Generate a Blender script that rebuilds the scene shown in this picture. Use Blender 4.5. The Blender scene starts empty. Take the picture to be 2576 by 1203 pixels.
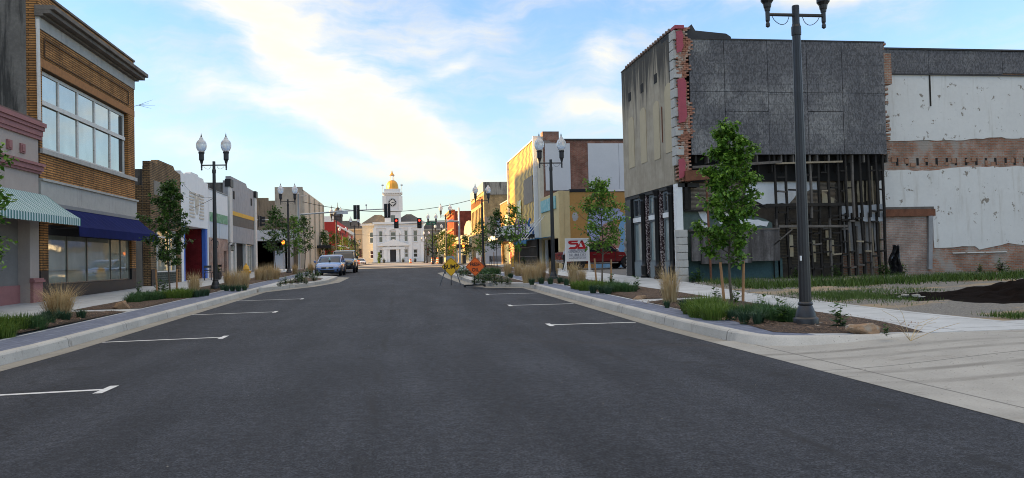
import bpy, math, random
from mathutils import Vector, Matrix
rnd = random.Random(7)
SC = bpy.context.scene
COL = SC.collection
PI = math.pi
# ------------------------------------------------------------------ camera model (also used to read positions off plans)
F = 1932.; PX = 1288.; PY = 601.5
def _cam():
    v = Vector((1005-PX, -(657-PY), F)).normalized()
    u = Vector((-math.sin(.02), math.cos(.02), 0))
    u = (u - v*u.dot(v)).normalized()
    x = Vector((u.y*v.z-u.z*v.y, u.z*v.x-u.x*v.z, u.x*v.y-u.y*v.x))
    return x, v, u
CXv, CYv, CZv = _cam()
CAM = Vector((0, 0, 1.4))
def ray(px, py):
    c = Vector((px-PX, -(py-PY), F))
    return Vector((c.dot(CXv), c.dot(CYv), c.dot(CZv)))
def aY(px, py, Y):
    r = ray(px, py); return CAM + r*(Y/r.y)
def aX(px, py, X):
    r = ray(px, py); return CAM + r*(X/r.x)
def gz(y):
    if y < 14: return 0.
    if y < 64: return .0125*(y-14)
    if y < 84:
        t = (y-64)/20; return .625+.25*t-.125*t*t
    return .75
cam_d = bpy.data.cameras.new('Camera'); cam = bpy.data.objects.new('Camera', cam_d); COL.objects.link(cam)
cam_d.sensor_width = 36; cam_d.lens = F/2576*36; cam_d.clip_end = 4000; cam_d.clip_start = .05
# columns of R: camera right/up/-fwd in world
right = Vector((CXv.x, CYv.x, CZv.x)); upv = Vector((CXv.y, CYv.y, CZv.y)); fw = Vector((CXv.z, CYv.z, CZv.z))
cam.matrix_world = Matrix(((right.x, upv.x, -fw.x, CAM.x), (right.y, upv.y, -fw.y, CAM.y), (right.z, upv.z, -fw.z, CAM.z), (0, 0, 0, 1)))
SC.camera = cam
# ------------------------------------------------------------------ tagging
OFF = {}
def tag(o, label, cat, group=None):
    o['label'] = label; o['category'] = cat
    if group: o['group'] = group
    return o
def thing(name, label, cat, loc=(0, 0, 0), rz=0, group=None):
    o = bpy.data.objects.new(name, None); COL.objects.link(o)
    o.location = loc; o.rotation_euler = (0, 0, rz); o.empty_display_size = .2
    OFF[o.name] = Vector(loc)
    return tag(o, label, cat, group)
def kids(o): return [c for c in bpy.data.objects if c.parent == o]
CH = {}
def dup(root, loc, rz=0, label=None, scale=None):
    r = root.copy(); COL.objects.link(r); r.location = loc; r.rotation_euler = (0, 0, rz)
    if scale: r.scale = (scale,)*3 if not hasattr(scale, '__len__') else scale
    if label: r['label'] = label
    def rec(a, b):
        for c in CH.get(a.name, []):
            n = c.copy(); COL.objects.link(n); n.parent = b
            rec(c, n)
    rec(root, r)
    return r
# ------------------------------------------------------------------ mesh builder
class MB:
    def __init__(s): s.v = []; s.f = []; s.m = []; s.mi = 0
    def add(s, vs, fs):
        b = len(s.v); s.v += [tuple(v) for v in vs]
        s.f += [tuple(b+i for i in f) for f in fs]; s.m += [s.mi]*len(fs)
        return s
    def quad(s, a, b, c, d): return s.add([a, b, c, d], [(0, 1, 2, 3)])
    def box(s, x0, x1, y0, y1, z0, z1):
        if x0 > x1: x0, x1 = x1, x0
        if y0 > y1: y0, y1 = y1, y0
        if z0 > z1: z0, z1 = z1, z0
        return s.add([(x0,y0,z0),(x1,y0,z0),(x1,y1,z0),(x0,y1,z0),(x0,y0,z1),(x1,y0,z1),(x1,y1,z1),(x0,y1,z1)],
                     [(0,3,2,1),(4,5,6,7),(0,1,5,4),(1,2,6,5),(2,3,7,6),(3,0,4,7)])
    def obox(s, c, ax, ay, az):   # centre and three half axes
        c = Vector(c); ax = Vector(ax); ay = Vector(ay); az = Vector(az)
        p = [c+ax*i+ay*j+az*k for k in (-1, 1) for i, j in ((-1,-1),(1,-1),(1,1),(-1,1))]
        return s.add(p, [(0,3,2,1),(4,5,6,7),(0,1,5,4),(1,2,6,5),(2,3,7,6),(3,0,4,7)])
    def beam(s, a, b, w, h, up=(0,0,1)):
        a = Vector(a); b = Vector(b); d = (b-a); L = d.length; d.normalize(); up = Vector(up)
        if abs(d.dot(up)) > .98: up = Vector((1,0,0)) if abs(d.x) < .9 else Vector((0,1,0))
        sx = d.cross(up).normalized(); u = sx.cross(d).normalized()
        return s.obox((a+b)/2, d*L/2, sx*w/2, u*h/2)
    def tube(s, pts, r, n=8, cap=True):
        pts = [Vector(p) for p in pts]
        rs = r if hasattr(r, '__len__') else [r]*len(pts)
        vs = []; fs = []
        ref = Vector((0.31, .2, 1)).normalized()
        d0 = (pts[-1]-pts[0]).normalized()
        if abs(d0.dot(ref)) > .9: ref = Vector((1, .1, 0)).normalized()
        for i, p in enumerate(pts):
            d = (pts[min(i+1, len(pts)-1)]-pts[max(i-1, 0)]).normalized()
            a = d.cross(ref).normalized(); b = d.cross(a)
            for k in range(n):
                t = 2*PI*k/n; vs.append(p+(a*math.cos(t)+b*math.sin(t))*rs[i])
        for i in range(len(pts)-1):
            for k in range(n):
                fs.append((i*n+k, i*n+(k+1) % n, (i+1)*n+(k+1) % n, (i+1)*n+k))
        if cap:
            fs.append(tuple(range(n))[::-1]); fs.append(tuple((len(pts)-1)*n+k for k in range(n)))
        return s.add(vs, fs)
    def lathe(s, prof, n=16, c=(0, 0, 0), flute=0):
        vs = []; fs = []
        for r, z in prof:
            for k in range(n):
                rr = r*(1-flute*(k % 2)); t = 2*PI*k/n
                vs.append((c[0]+rr*math.cos(t), c[1]+rr*math.sin(t), c[2]+z))
        for i in range(len(prof)-1):
            for k in range(n):
                fs.append((i*n+k, i*n+(k+1) % n, (i+1)*n+(k+1) % n, (i+1)*n+k))
        fs.append(tuple(range(n))[::-1]); fs.append(tuple((len(prof)-1)*n+k for k in range(n)))
        return s.add(vs, fs)
    def prism(s, poly, mp, d0, d1):   # poly in (u,v), mp(u,v,d)->xyz
        n = len(poly)
        vs = [mp(u, v, d0) for u, v in poly]+[mp(u, v, d1) for u, v in poly]
        fs = [tuple(range(n))[::-1], tuple(range(n, 2*n))]+[(i, (i+1) % n, n+(i+1) % n, n+i) for i in range(n)]
        return s.add(vs, fs)
    def loft(s, rings, close=True, cap=True):
        n = len(rings[0]); vs = [p for r in rings for p in r]; fs = []
        for i in range(len(rings)-1):
            for k in range(n if close else n-1):
                fs.append((i*n+k, i*n+(k+1) % n, (i+1)*n+(k+1) % n, (i+1)*n+k))
        if cap:
            fs.append(tuple(range(n))[::-1]); fs.append(tuple((len(rings)-1)*n+k for k in range(n)))
        return s.add(vs, fs)
    def build(s, name, mats, parent=None, smooth=False, bevel=0, sub=0, recalc=True):
        me = bpy.data.meshes.new(name)
        off = OFF.get(parent.name, Vector((0,0,0))) if parent else Vector((0,0,0))
        me.from_pydata([(x-off.x, y-off.y, z-off.z) for x, y, z in s.v], [], s.f)
        if not isinstance(mats, (list, tuple)): mats = [mats]
        for m in mats: me.materials.append(m)
        if len(mats) > 1: me.polygons.foreach_set('material_index', s.m)
        if recalc:
            import bmesh
            bm = bmesh.new(); bm.from_mesh(me); bmesh.ops.recalc_face_normals(bm, faces=bm.faces); bm.to_mesh(me); bm.free()
        if smooth:
            me.polygons.foreach_set('use_smooth', [True]*len(me.polygons))
            try: me.set_sharp_from_angle(angle=math.radians(smooth if smooth > 1 else 40))
            except Exception: pass
        me.update()
        o = bpy.data.objects.new(name, me); COL.objects.link(o)
        if parent:
            o.parent = parent; OFF[o.name] = off; CH.setdefault(parent.name, []).append(o)
        if bevel:
            b = o.modifiers.new('b', 'BEVEL'); b.width = bevel; b.segments = 2; b.limit_method = 'ANGLE'
        if sub:
            b = o.modifiers.new('s', 'SUBSURF'); b.levels = sub; b.render_levels = sub
        return o
def structure(o): o['kind'] = 'structure'; return o
def stuff(o, label, cat): o['kind'] = 'stuff'; o['label'] = label; o['category'] = cat; return o
# wall mappings: (u,v,d): d = outwards
def mapX(X, s): return lambda u, v, d: (X+s*d, u, v)      # facade along the street
def mapY(Y): return lambda u, v, d: (u, Y-d, v)           # wall facing the camera side
def wall(mb, mp, u0, u1, v0, v1, holes=(), t=.3):
    us = sorted({u0, u1} | {h[0] for h in holes} | {h[1] for h in holes}); vs = sorted({v0, v1} | {h[2] for h in holes} | {h[3] for h in holes})
    us = [u for u in us if u0 <= u <= u1]; vs = [v for v in vs if v0 <= v <= v1]
    for a, b in zip(us, us[1:]):
        for c, d in zip(vs, vs[1:]):
            mu, mv = (a+b)/2, (c+d)/2
            if any(h[0] < mu < h[1] and h[2] < mv < h[3] for h in holes): continue
            mb.quad(mp(a, c, 0), mp(b, c, 0), mp(b, d, 0), mp(a, d, 0))
    for a, b, c, d in list(holes)+[(u0, u1, v0, v1)]:
        mb.quad(mp(a,c,0), mp(b,c,0), mp(b,c,-t), mp(a,c,-t)); mb.quad(mp(a,d,0), mp(b,d,0), mp(b,d,-t), mp(a,d,-t))
        mb.quad(mp(a,c,0), mp(a,d,0), mp(a,d,-t), mp(a,c,-t)); mb.quad(mp(b,c,0), mp(b,d,0), mp(b,d,-t), mp(b,c,-t))
def pbox(mb, mp, u0, u1, v0, v1, d0, d1):
    a = mp(u0, v0, d0); b = mp(u1, v1, d1); return mb.box(a[0], b[0], a[1], b[1], a[2], b[2])
def part(name, m, par, mp, rects, d0, d1, bevel=0):
    mb = MB()
    for r in rects: pbox(mb, mp, *r, d0, d1)
    return mb.build(name, m, par, bevel=bevel)
def window(par, mp, u0, u1, v0, v1, glass, frame, d=-.2, fw=.06, mull=(), rails=(), sill=None, name='window', sd=.08):
    fr = MB(); dd = d+.06
    pbox(fr, mp, u0, u1, v0, v0+fw, d, dd); pbox(fr, mp, u0, u1, v1-fw, v1, d, dd)
    pbox(fr, mp, u0, u0+fw, v0+fw, v1-fw, d, dd); pbox(fr, mp, u1-fw, u1, v0+fw, v1-fw, d, dd)
    for m in mull:
        uu = u0+(u1-u0)*m; pbox(fr, mp, uu-fw/2, uu+fw/2, v0+fw, v1-fw, d, dd-.004)
    for m in rails:
        vv = v0+(v1-v0)*m; pbox(fr, mp, u0+fw, u1-fw, vv-fw/2, vv+fw/2, d, dd-.008)
    o = fr.build(name, frame, par)
    g = MB(); pbox(g, mp, u0+.01, u1-.01, v0+.01, v1-.01, d-.02, d+.02); g.build('pane', glass, o)
    if sill is not None: part('sill', sill, o, mp, [(u0-.08, u1+.08, v0-.14, v0-.002)], d, sd)
    return o
# ------------------------------------------------------------------ materials
def _new(name):
    m = bpy.data.materials.new(name); m.use_nodes = True; nt = m.node_tree
    return m, nt, nt.nodes, nt.links, nt.nodes['Principled BSDF']
def lin(c): return tuple(c)+(1,)
def _noise(N, L, vec, scale, detail=4, rough=.6):
    n = N.new('ShaderNodeTexNoise'); n.inputs['Scale'].default_value = scale; n.inputs['Detail'].default_value = detail; n.inputs['Roughness'].default_value = rough
    L.new(vec, n.inputs['Vector']); return n.outputs['Fac']
def _ramp(N, L, fac, a, b):
    r = N.new('ShaderNodeMapRange'); r.inputs[1].default_value = a; r.inputs[2].default_value = b; r.interpolation_type = 'SMOOTHSTEP'
    L.new(fac, r.inputs[0]); return r.outputs[0]
def _mix(N, L, fac, a, b, mode='MIX'):
    m = N.new('ShaderNodeMix'); m.data_type = 'RGBA'; m.blend_type = mode
    if hasattr(fac, 'links') or not isinstance(fac, (int, float)): L.new(fac, m.inputs[0])
    else: m.inputs[0].default_value = fac
    for i, x in ((6, a), (7, b)):
        if isinstance(x, tuple): m.inputs[i].default_value = lin(x[:3])
        else: L.new(x, m.inputs[i])
    return m.outputs[2]
def _math(N, L, op, a, b=0.):
    n = N.new('ShaderNodeMath'); n.operation = op
    for i, x in ((0, a), (1, b)):
        if isinstance(x, (int, float)): n.inputs[i].default_value = x
        else: L.new(x, n.inputs[i])
    return n.outputs[0]
def _map(N, L, vec, sc=(1,1,1), rot=(0,0,0), loc=(0,0,0)):
    n = N.new('ShaderNodeMapping'); n.inputs['Scale'].default_value = sc; n.inputs['Rotation'].default_value = rot; n.inputs['Location'].default_value = loc
    L.new(vec, n.inputs['Vector']); return n.outputs[0]
def _bump(N, L, P, h, strength, dist=.01):
    b = N.new('ShaderNodeBump'); b.inputs['Strength'].default_value = strength; b.inputs['Distance'].default_value = dist
    L.new(h, b.inputs['Height']); L.new(b.outputs[0], P.inputs['Normal'])
def pos(N):
    return N.new('ShaderNodeNewGeometry').outputs['Position']
MC = {}
def M(name, col, rough=.8, var=.18, scale=2.5, bump=.3, bscale=40, metal=0., streak=0., stain=(.03,.03,.028), patch=None, pth=(.55,.62), pscale=1.2, spec=.4, local=False, sth=(.5,.75)):
    if name in MC: return MC[name]
    m, nt, N, L, P = _new(name); MC[name] = m
    v = N.new('ShaderNodeTexCoord').outputs['Object'] if local else pos(N)
    n1 = _noise(N, L, v, scale, 6, .65); n2 = _noise(N, L, v, scale*9, 3)
    f = _math(N, L, 'ADD', _math(N, L, 'MULTIPLY', n1, .65), _math(N, L, 'MULTIPLY', n2, .35))
    lo = tuple(c*(1-var) for c in col); hi = tuple(min(1, c*(1+var)) for c in col)
    c = _mix(N, L, _ramp(N, L, f, .3, .7), lo, hi)
    if patch:
        pn = _noise(N, L, v, pscale, 8, .7)
        c = _mix(N, L, _ramp(N, L, pn, *pth), c, patch)
    if streak:
        sn = _noise(N, L, _map(N, L, v, (2.2, 2.2, .22)), 1.6, 6, .7)
        c = _mix(N, L, _math(N, L, 'MULTIPLY', _ramp(N, L, sn, *sth), streak), c, stain)
    L.new(c, P.inputs['Base Color']); P.inputs['Roughness'].default_value = rough; P.inputs['Metallic'].default_value = metal
    P.inputs['Specular IOR Level'].default_value = spec
    if bump: _bump(N, L, P, _noise(N, L, v, bscale, 4), bump, .01)
    return m
def brick(name, c1, c2, mortar, bw=.21, bh=.068, ms=.012, bump=.6, patch=None, pth=(.52,.6), pscale=.8, streak=0, stain=(.03,.028,.025), lines=False, sth=(.5,.75)):
    m, nt, N, L, P = _new(name); MC[name] = m
    v = pos(N); s = N.new('ShaderNodeSeparateXYZ'); L.new(v, s.inputs[0])
    cb = N.new('ShaderNodeCombineXYZ'); L.new(_math(N, L, 'ADD', s.outputs[0], s.outputs[1]), cb.inputs[0]); L.new(s.outputs[2], cb.inputs[1])
    b = N.new('ShaderNodeTexBrick'); L.new(cb.outputs[0], b.inputs['Vector'])
    b.inputs['Scale'].default_value = 1; b.inputs['Brick Width'].default_value = bw; b.inputs['Row Height'].default_value = bh
    b.inputs['Mortar Size'].default_value = ms; b.inputs['Mortar Smooth'].default_value = .3; b.inputs['Bias'].default_value = 0
    b.inputs['Color1'].default_value = lin(c1); b.inputs['Color2'].default_value = lin(c2); b.inputs['Mortar'].default_value = lin(mortar)
    n = _noise(N, L, v, 1.1, 7, .7)
    c = _mix(N, L, 1., b.outputs['Color'], _mix(N, L, _ramp(N, L, n, .3, .72), (.6,.58,.56), (1.25,1.22,1.2)), 'MULTIPLY')
    if patch: c = _mix(N, L, _ramp(N, L, _noise(N, L, v, pscale, 8, .7), *pth), c, patch)
    if streak:
        sn = _noise(N, L, _map(N, L, v, (2.2, 2.2, .25)), 1.4, 6, .7)
        c = _mix(N, L, _math(N, L, 'MULTIPLY', _ramp(N, L, sn, *sth), streak), c, stain)
    L.new(c, P.inputs['Base Color']); P.inputs['Roughness'].default_value = .9; P.inputs['Specular IOR Level'].default_value = .25
    _bump(N, L, P, _math(N, L, 'ADD', _math(N, L, 'SUBTRACT', 1., b.outputs['Fac']), _math(N, L, 'MULTIPLY', n, .5)), bump, .012)
    return m
def glass(name, col=(.05,.06,.06), rough=.03, spec=.9, warp=.0, metal=0.):
    m, nt, N, L, P = _new(name); MC[name] = m
    v = pos(N)
    c = _mix(N, L, _noise(N, L, _map(N, L, v, (.9,.9,.6)), 1.2, 3), tuple(x*.6 for x in col), tuple(min(1, x*1.4) for x in col))
    L.new(c, P.inputs['Base Color']); P.inputs['Roughness'].default_value = rough; P.inputs['Specular IOR Level'].default_value = spec; P.inputs['Metallic'].default_value = metal
    P.inputs['IOR'].default_value = 1.6
    P.inputs['Coat Weight'].default_value = .6; P.inputs['Coat Roughness'].default_value = .02
    if warp: _bump(N, L, P, _noise(N, L, v, .9, 1), warp, .05)
    return m
def paint(name, col, rough=.25, metal=.3, coat=1.):
    m, nt, N, L, P = _new(name); MC[name] = m
    v = pos(N)
    c = _mix(N, L, _noise(N, L, v, 6, 5), tuple(x*.85 for x in col), tuple(min(1, x*1.1) for x in col))
    L.new(c, P.inputs['Base Color']); P.inputs['Metallic'].default_value = metal; P.inputs['Roughness'].default_value = rough; P.inputs['Coat Weight'].default_value = coat; P.inputs['Coat Roughness'].default_value = .04
    return m
def emit(name, col, st):
    m, nt, N, L, P = _new(name); MC[name] = m
    P.inputs['Base Color'].default_value = lin(col); P.inputs['Emission Color'].default_value = lin(col); P.inputs['Emission Strength'].default_value = st
    return m
def leafmat(name, a, b, rough=.45, trans=.35):
    m, nt, N, L, P = _new(name); MC[name] = m
    v = pos(N)
    g = N.new('ShaderNodeNewGeometry').outputs['Random Per Island']
    f = _math(N, L, 'ADD', _math(N, L, 'MULTIPLY', _noise(N, L, v, 2.2, 3), .5), _math(N, L, 'MULTIPLY', g, .5))
    c = _mix(N, L, _ramp(N, L, f, .2, .8), a, b)
    L.new(c, P.inputs['Base Color']); P.inputs['Roughness'].default_value = rough; P.inputs['Specular IOR Level'].default_value = .35
    t = N.new('ShaderNodeBsdfTranslucent'); L.new(c, t.inputs[0])
    ms = N.new('ShaderNodeMixShader'); ms.inputs[0].default_value = trans
    L.new(P.outputs[0], ms.inputs[1]); L.new(t.outputs[0], ms.inputs[2]); L.new(ms.outputs[0], N['Material Output'].inputs[0])
    return m
def text(name, body, size, mat, par, loc, rot, ext=.004, bold=0., align='CENTER', sx=1.):
    cu = bpy.data.curves.new(name, 'FONT'); cu.body = body; cu.size = size; cu.extrude = ext; cu.align_x = align; cu.align_y = 'CENTER'; cu.offset = bold; cu.resolution_u = 3
    t = bpy.data.objects.new('tmp', cu); COL.objects.link(t)
    dg = bpy.context.evaluated_depsgraph_get(); me = bpy.data.meshes.new_from_object(t.evaluated_get(dg))
    bpy.data.objects.remove(t); bpy.data.curves.remove(cu)
    R = Matrix.Translation(Vector(loc)) @ rot.to_4x4() @ Matrix.Diagonal((sx, 1, 1, 1))
    off = OFF.get(par.name, Vector((0,0,0)))
    me.transform(Matrix.Translation(-off) @ R)
    me.materials.clear(); me.materials.append(mat)
    o = bpy.data.objects.new(name, me); COL.objects.link(o); o.parent = par; OFF[o.name] = off; CH.setdefault(par.name, []).append(o)
    return o
ROT_CAM = Matrix(((1,0,0),(0,0,-1),(0,1,0)))      # text on a wall facing -Y (upright)
ROT_PX = Matrix(((0,0,1),(1,0,0),(0,1,0)))        # text on a wall facing +X
ROT_NX = Matrix(((0,0,-1),(-1,0,0),(0,1,0)))      # text on a wall facing -X
# palette
white = M('white_paint', (.72,.72,.70), .7, .07, 1.5, .15)
conc = M('concrete', (.40,.40,.385), .85, .10, 1.2, .25, 60)
dark_metal = M('dark_metal', (.022,.022,.024), .42, .15, 3, .1, 60, spec=.5)
black = M('black_paint', (.012,.012,.013), .5, .1, 3, 0)
steel = M('galvanised_steel', (.36,.37,.38), .4, .12, 3, .1, 50, metal=.6)
wood = M('stake_wood', (.38,.20,.09), .75, .2, 8, .3, 50)
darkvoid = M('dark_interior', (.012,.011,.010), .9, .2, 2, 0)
rubber = M('tyre_rubber', (.015,.015,.016), .8, .1, 10, .2)
chrome = M('chrome', (.6,.6,.61), .18, .05, 4, 0, metal=.95)
tar = M('roof_tar', (.05,.05,.052), .9, .2, 1, .4)
glass_dark = glass('dark_glass', (.03,.035,.04))
glass_pale = glass('sky_glass', (.42,.44,.40), .02, 1.0, .02, .75)
glass_store = glass('shop_glass', (.30,.31,.25), .03, .9, .12)
# ------------------------------------------------------------------ world: sky with cirrus
SUN_EL = math.radians(14); SUN_AZ = math.radians(-81)     # azimuth from +Y towards +X
w = bpy.data.worlds.new('World'); SC.world = w; w.use_nodes = True
NT = w.node_tree; N = NT.nodes; L = NT.links; N.clear()
out = N.new('ShaderNodeOutputWorld'); bg = N.new('ShaderNodeBackground'); L.new(bg.outputs[0], out.inputs[0])
sky = N.new('ShaderNodeTexSky'); sky.sky_type = 'NISHITA'; sky.sun_disc = False; sky.sun_elevation = SUN_EL; sky.sun_rotation = SUN_AZ
sky.air_density = 1.0; sky.dust_density = .6; sky.ozone_density = 1.6
tc = N.new('ShaderNodeTexCoord').outputs['Generated']
sep = N.new('ShaderNodeSeparateXYZ'); L.new(tc, sep.inputs[0])
az = _math(N, L, 'ARCTAN2', sep.outputs[0], sep.outputs[1]); el = _math(N, L, 'ARCSINE', sep.outputs[2])
cmb = N.new('ShaderNodeCombineXYZ'); L.new(az, cmb.inputs[0]); L.new(el, cmb.inputs[1])
# warp
wn = N.new('ShaderNodeTexNoise'); wn.inputs['Scale'].default_value = 5; wn.inputs['Detail'].default_value = 5; L.new(cmb.outputs[0], wn.inputs['Vector'])
ws = N.new('ShaderNodeVectorMath'); ws.operation = 'SUBTRACT'; L.new(wn.outputs['Color'], ws.inputs[0]); ws.inputs[1].default_value = (.5,.5,.5)
wsc = N.new('ShaderNodeVectorMath'); wsc.operation = 'SCALE'; L.new(ws.outputs[0], wsc.inputs[0]); wsc.inputs['Scale'].default_value = .11
wv = N.new('ShaderNodeVectorMath'); wv.operation = 'ADD'; L.new(cmb.outputs[0], wv.inputs[0]); L.new(wsc.outputs[0], wv.inputs[1])
s2 = N.new('ShaderNodeSeparateXYZ'); L.new(wv.outputs[0], s2.inputs[0])
A, E_ = s2.outputs[0], s2.outputs[1]
def blob(px, py, ang, la, lw, amp):
    a0 = (px-1005)/F; e0 = (657-py)/F; t = math.radians(ang)      # ang: clockwise = falling to the right
    ca, sa = math.cos(t), -math.sin(t)
    da = _math(N, L, 'SUBTRACT', A, a0); de = _math(N, L, 'SUBTRACT', E_, e0)
    u = _math(N, L, 'ADD', _math(N, L, 'MULTIPLY', da, ca/la*F), _math(N, L, 'MULTIPLY', de, sa/la*F))
    v = _math(N, L, 'ADD', _math(N, L, 'MULTIPLY', da, -sa/lw*F), _math(N, L, 'MULTIPLY', de, ca/lw*F))
    r = _math(N, L, 'ADD', _math(N, L, 'MULTIPLY', u, u), _math(N, L, 'MULTIPLY', v, v))
    return _math(N, L, 'MULTIPLY', _math(N, L, 'EXPONENT', _math(N, L, 'MULTIPLY', r, -1.)), amp)
blobs = [(640,110,30,340,80,.85),(930,255,27,320,95,.70),(760,30,10,360,90,.66),(620,262,14,360,48,.68),(1010,360,12,300,50,.75),(960,430,6,420,34,.55),(480,350,10,220,40,.45),
         (1150,200,8,160,120,.32),(1250,60,-22,300,42,.4),(1150,185,-25,85,24,.55),(1500,170,-30,80,75,.8),(1480,310,12,180,42,.75),(1660,260,20,160,110,.6),(1980,40,10,300,62,1.1),(2450,30,8,380,60,.8),
         (1000,520,2,700,36,.35),(-300,250,20,500,120,.8),(3000,300,-10,700,150,.8),(2000,-700,15,1500,260,.8),(600,-500,20,900,150,.8),(-2300,350,5,1300,330,1.1),(4800,200,5,1500,240,.8)]
tot = None
for b in blobs:
    x = blob(*b); tot = x if tot is None else _math(N, L, 'ADD', tot, x)
mp = _map(N, L, wv.outputs[0], (3., 12., 1), (0, 0, math.radians(22)))
fine = _noise(N, L, mp, 2.0, 8, .62)
fine2 = _noise(N, L, wv.outputs[0], 9., 6, .6)
fm = _math(N, L, 'ADD', _math(N, L, 'MULTIPLY', fine, 1.05), _math(N, L, 'MULTIPLY', fine2, .5))
mask = _ramp(N, L, _math(N, L, 'ADD', _math(N, L, 'MULTIPLY', tot, .85), _math(N, L, 'MULTIPLY', _math(N, L, 'SUBTRACT', fm, .80), 2.3)), -.25, 1.4)
above = _ramp(N, L, el, -.02, .05)
mask = _math(N, L, 'MULTIPLY', _math(N, L, 'MULTIPLY', mask, above), .93)
SKYS = .15
hz = _math(N, L, 'EXPONENT', _math(N, L, 'MULTIPLY', _math(N, L, 'ABSOLUTE', el), -1/.16))
veil = _math(N, L, 'MULTIPLY', _ramp(N, L, fine2, .3, .7), .10)
skyc = _mix(N, L, 1., sky.outputs[0], (.50, .69, .90), 'MULTIPLY')
skyc = _mix(N, L, _math(N, L, 'ADD', veil, .02), skyc, (1.9,2.2,2.4))
skyc = _mix(N, L, _math(N, L, 'MULTIPLY', hz, .84), skyc, (2.05,1.9,1.42))
high = _ramp(N, L, el, .40, .95)
mask = _math(N, L, 'MAXIMUM', mask, _math(N, L, 'MULTIPLY', high, .85))
cl = _mix(N, L, _ramp(N, L, tot, .15, 1.1), (2.2,2.1,1.85), (3.0,2.68,2.05))
cl = _mix(N, L, high, cl, (4.1,3.65,3.05))
fin = _mix(N, L, mask, skyc, cl)
L.new(fin, bg.inputs[0]); bg.inputs[1].default_value = SKYS
sun_d = bpy.data.lights.new('Sun', 'SUN'); sun_d.energy = 5.0; sun_d.angle = math.radians(.5); sun_d.color = (1., .66, .27)
sun = bpy.data.objects.new('Sun', sun_d); COL.objects.link(sun)
dirv = Vector((math.sin(SUN_AZ)*math.cos(SUN_EL), math.cos(SUN_AZ)*math.cos(SUN_EL), math.sin(SUN_EL)))
sun.rotation_euler = dirv.to_track_quat('Z', 'Y').to_euler(); sun.location = (-40, 0, 40)
SC.view_settings.view_transform = 'Standard'; SC.view_settings.look = 'None'; SC.view_settings.exposure = 1.5; SC.view_settings.gamma = 1
SC.cycles.max_bounces = 6; SC.cycles.filter_width = 1.0
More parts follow.
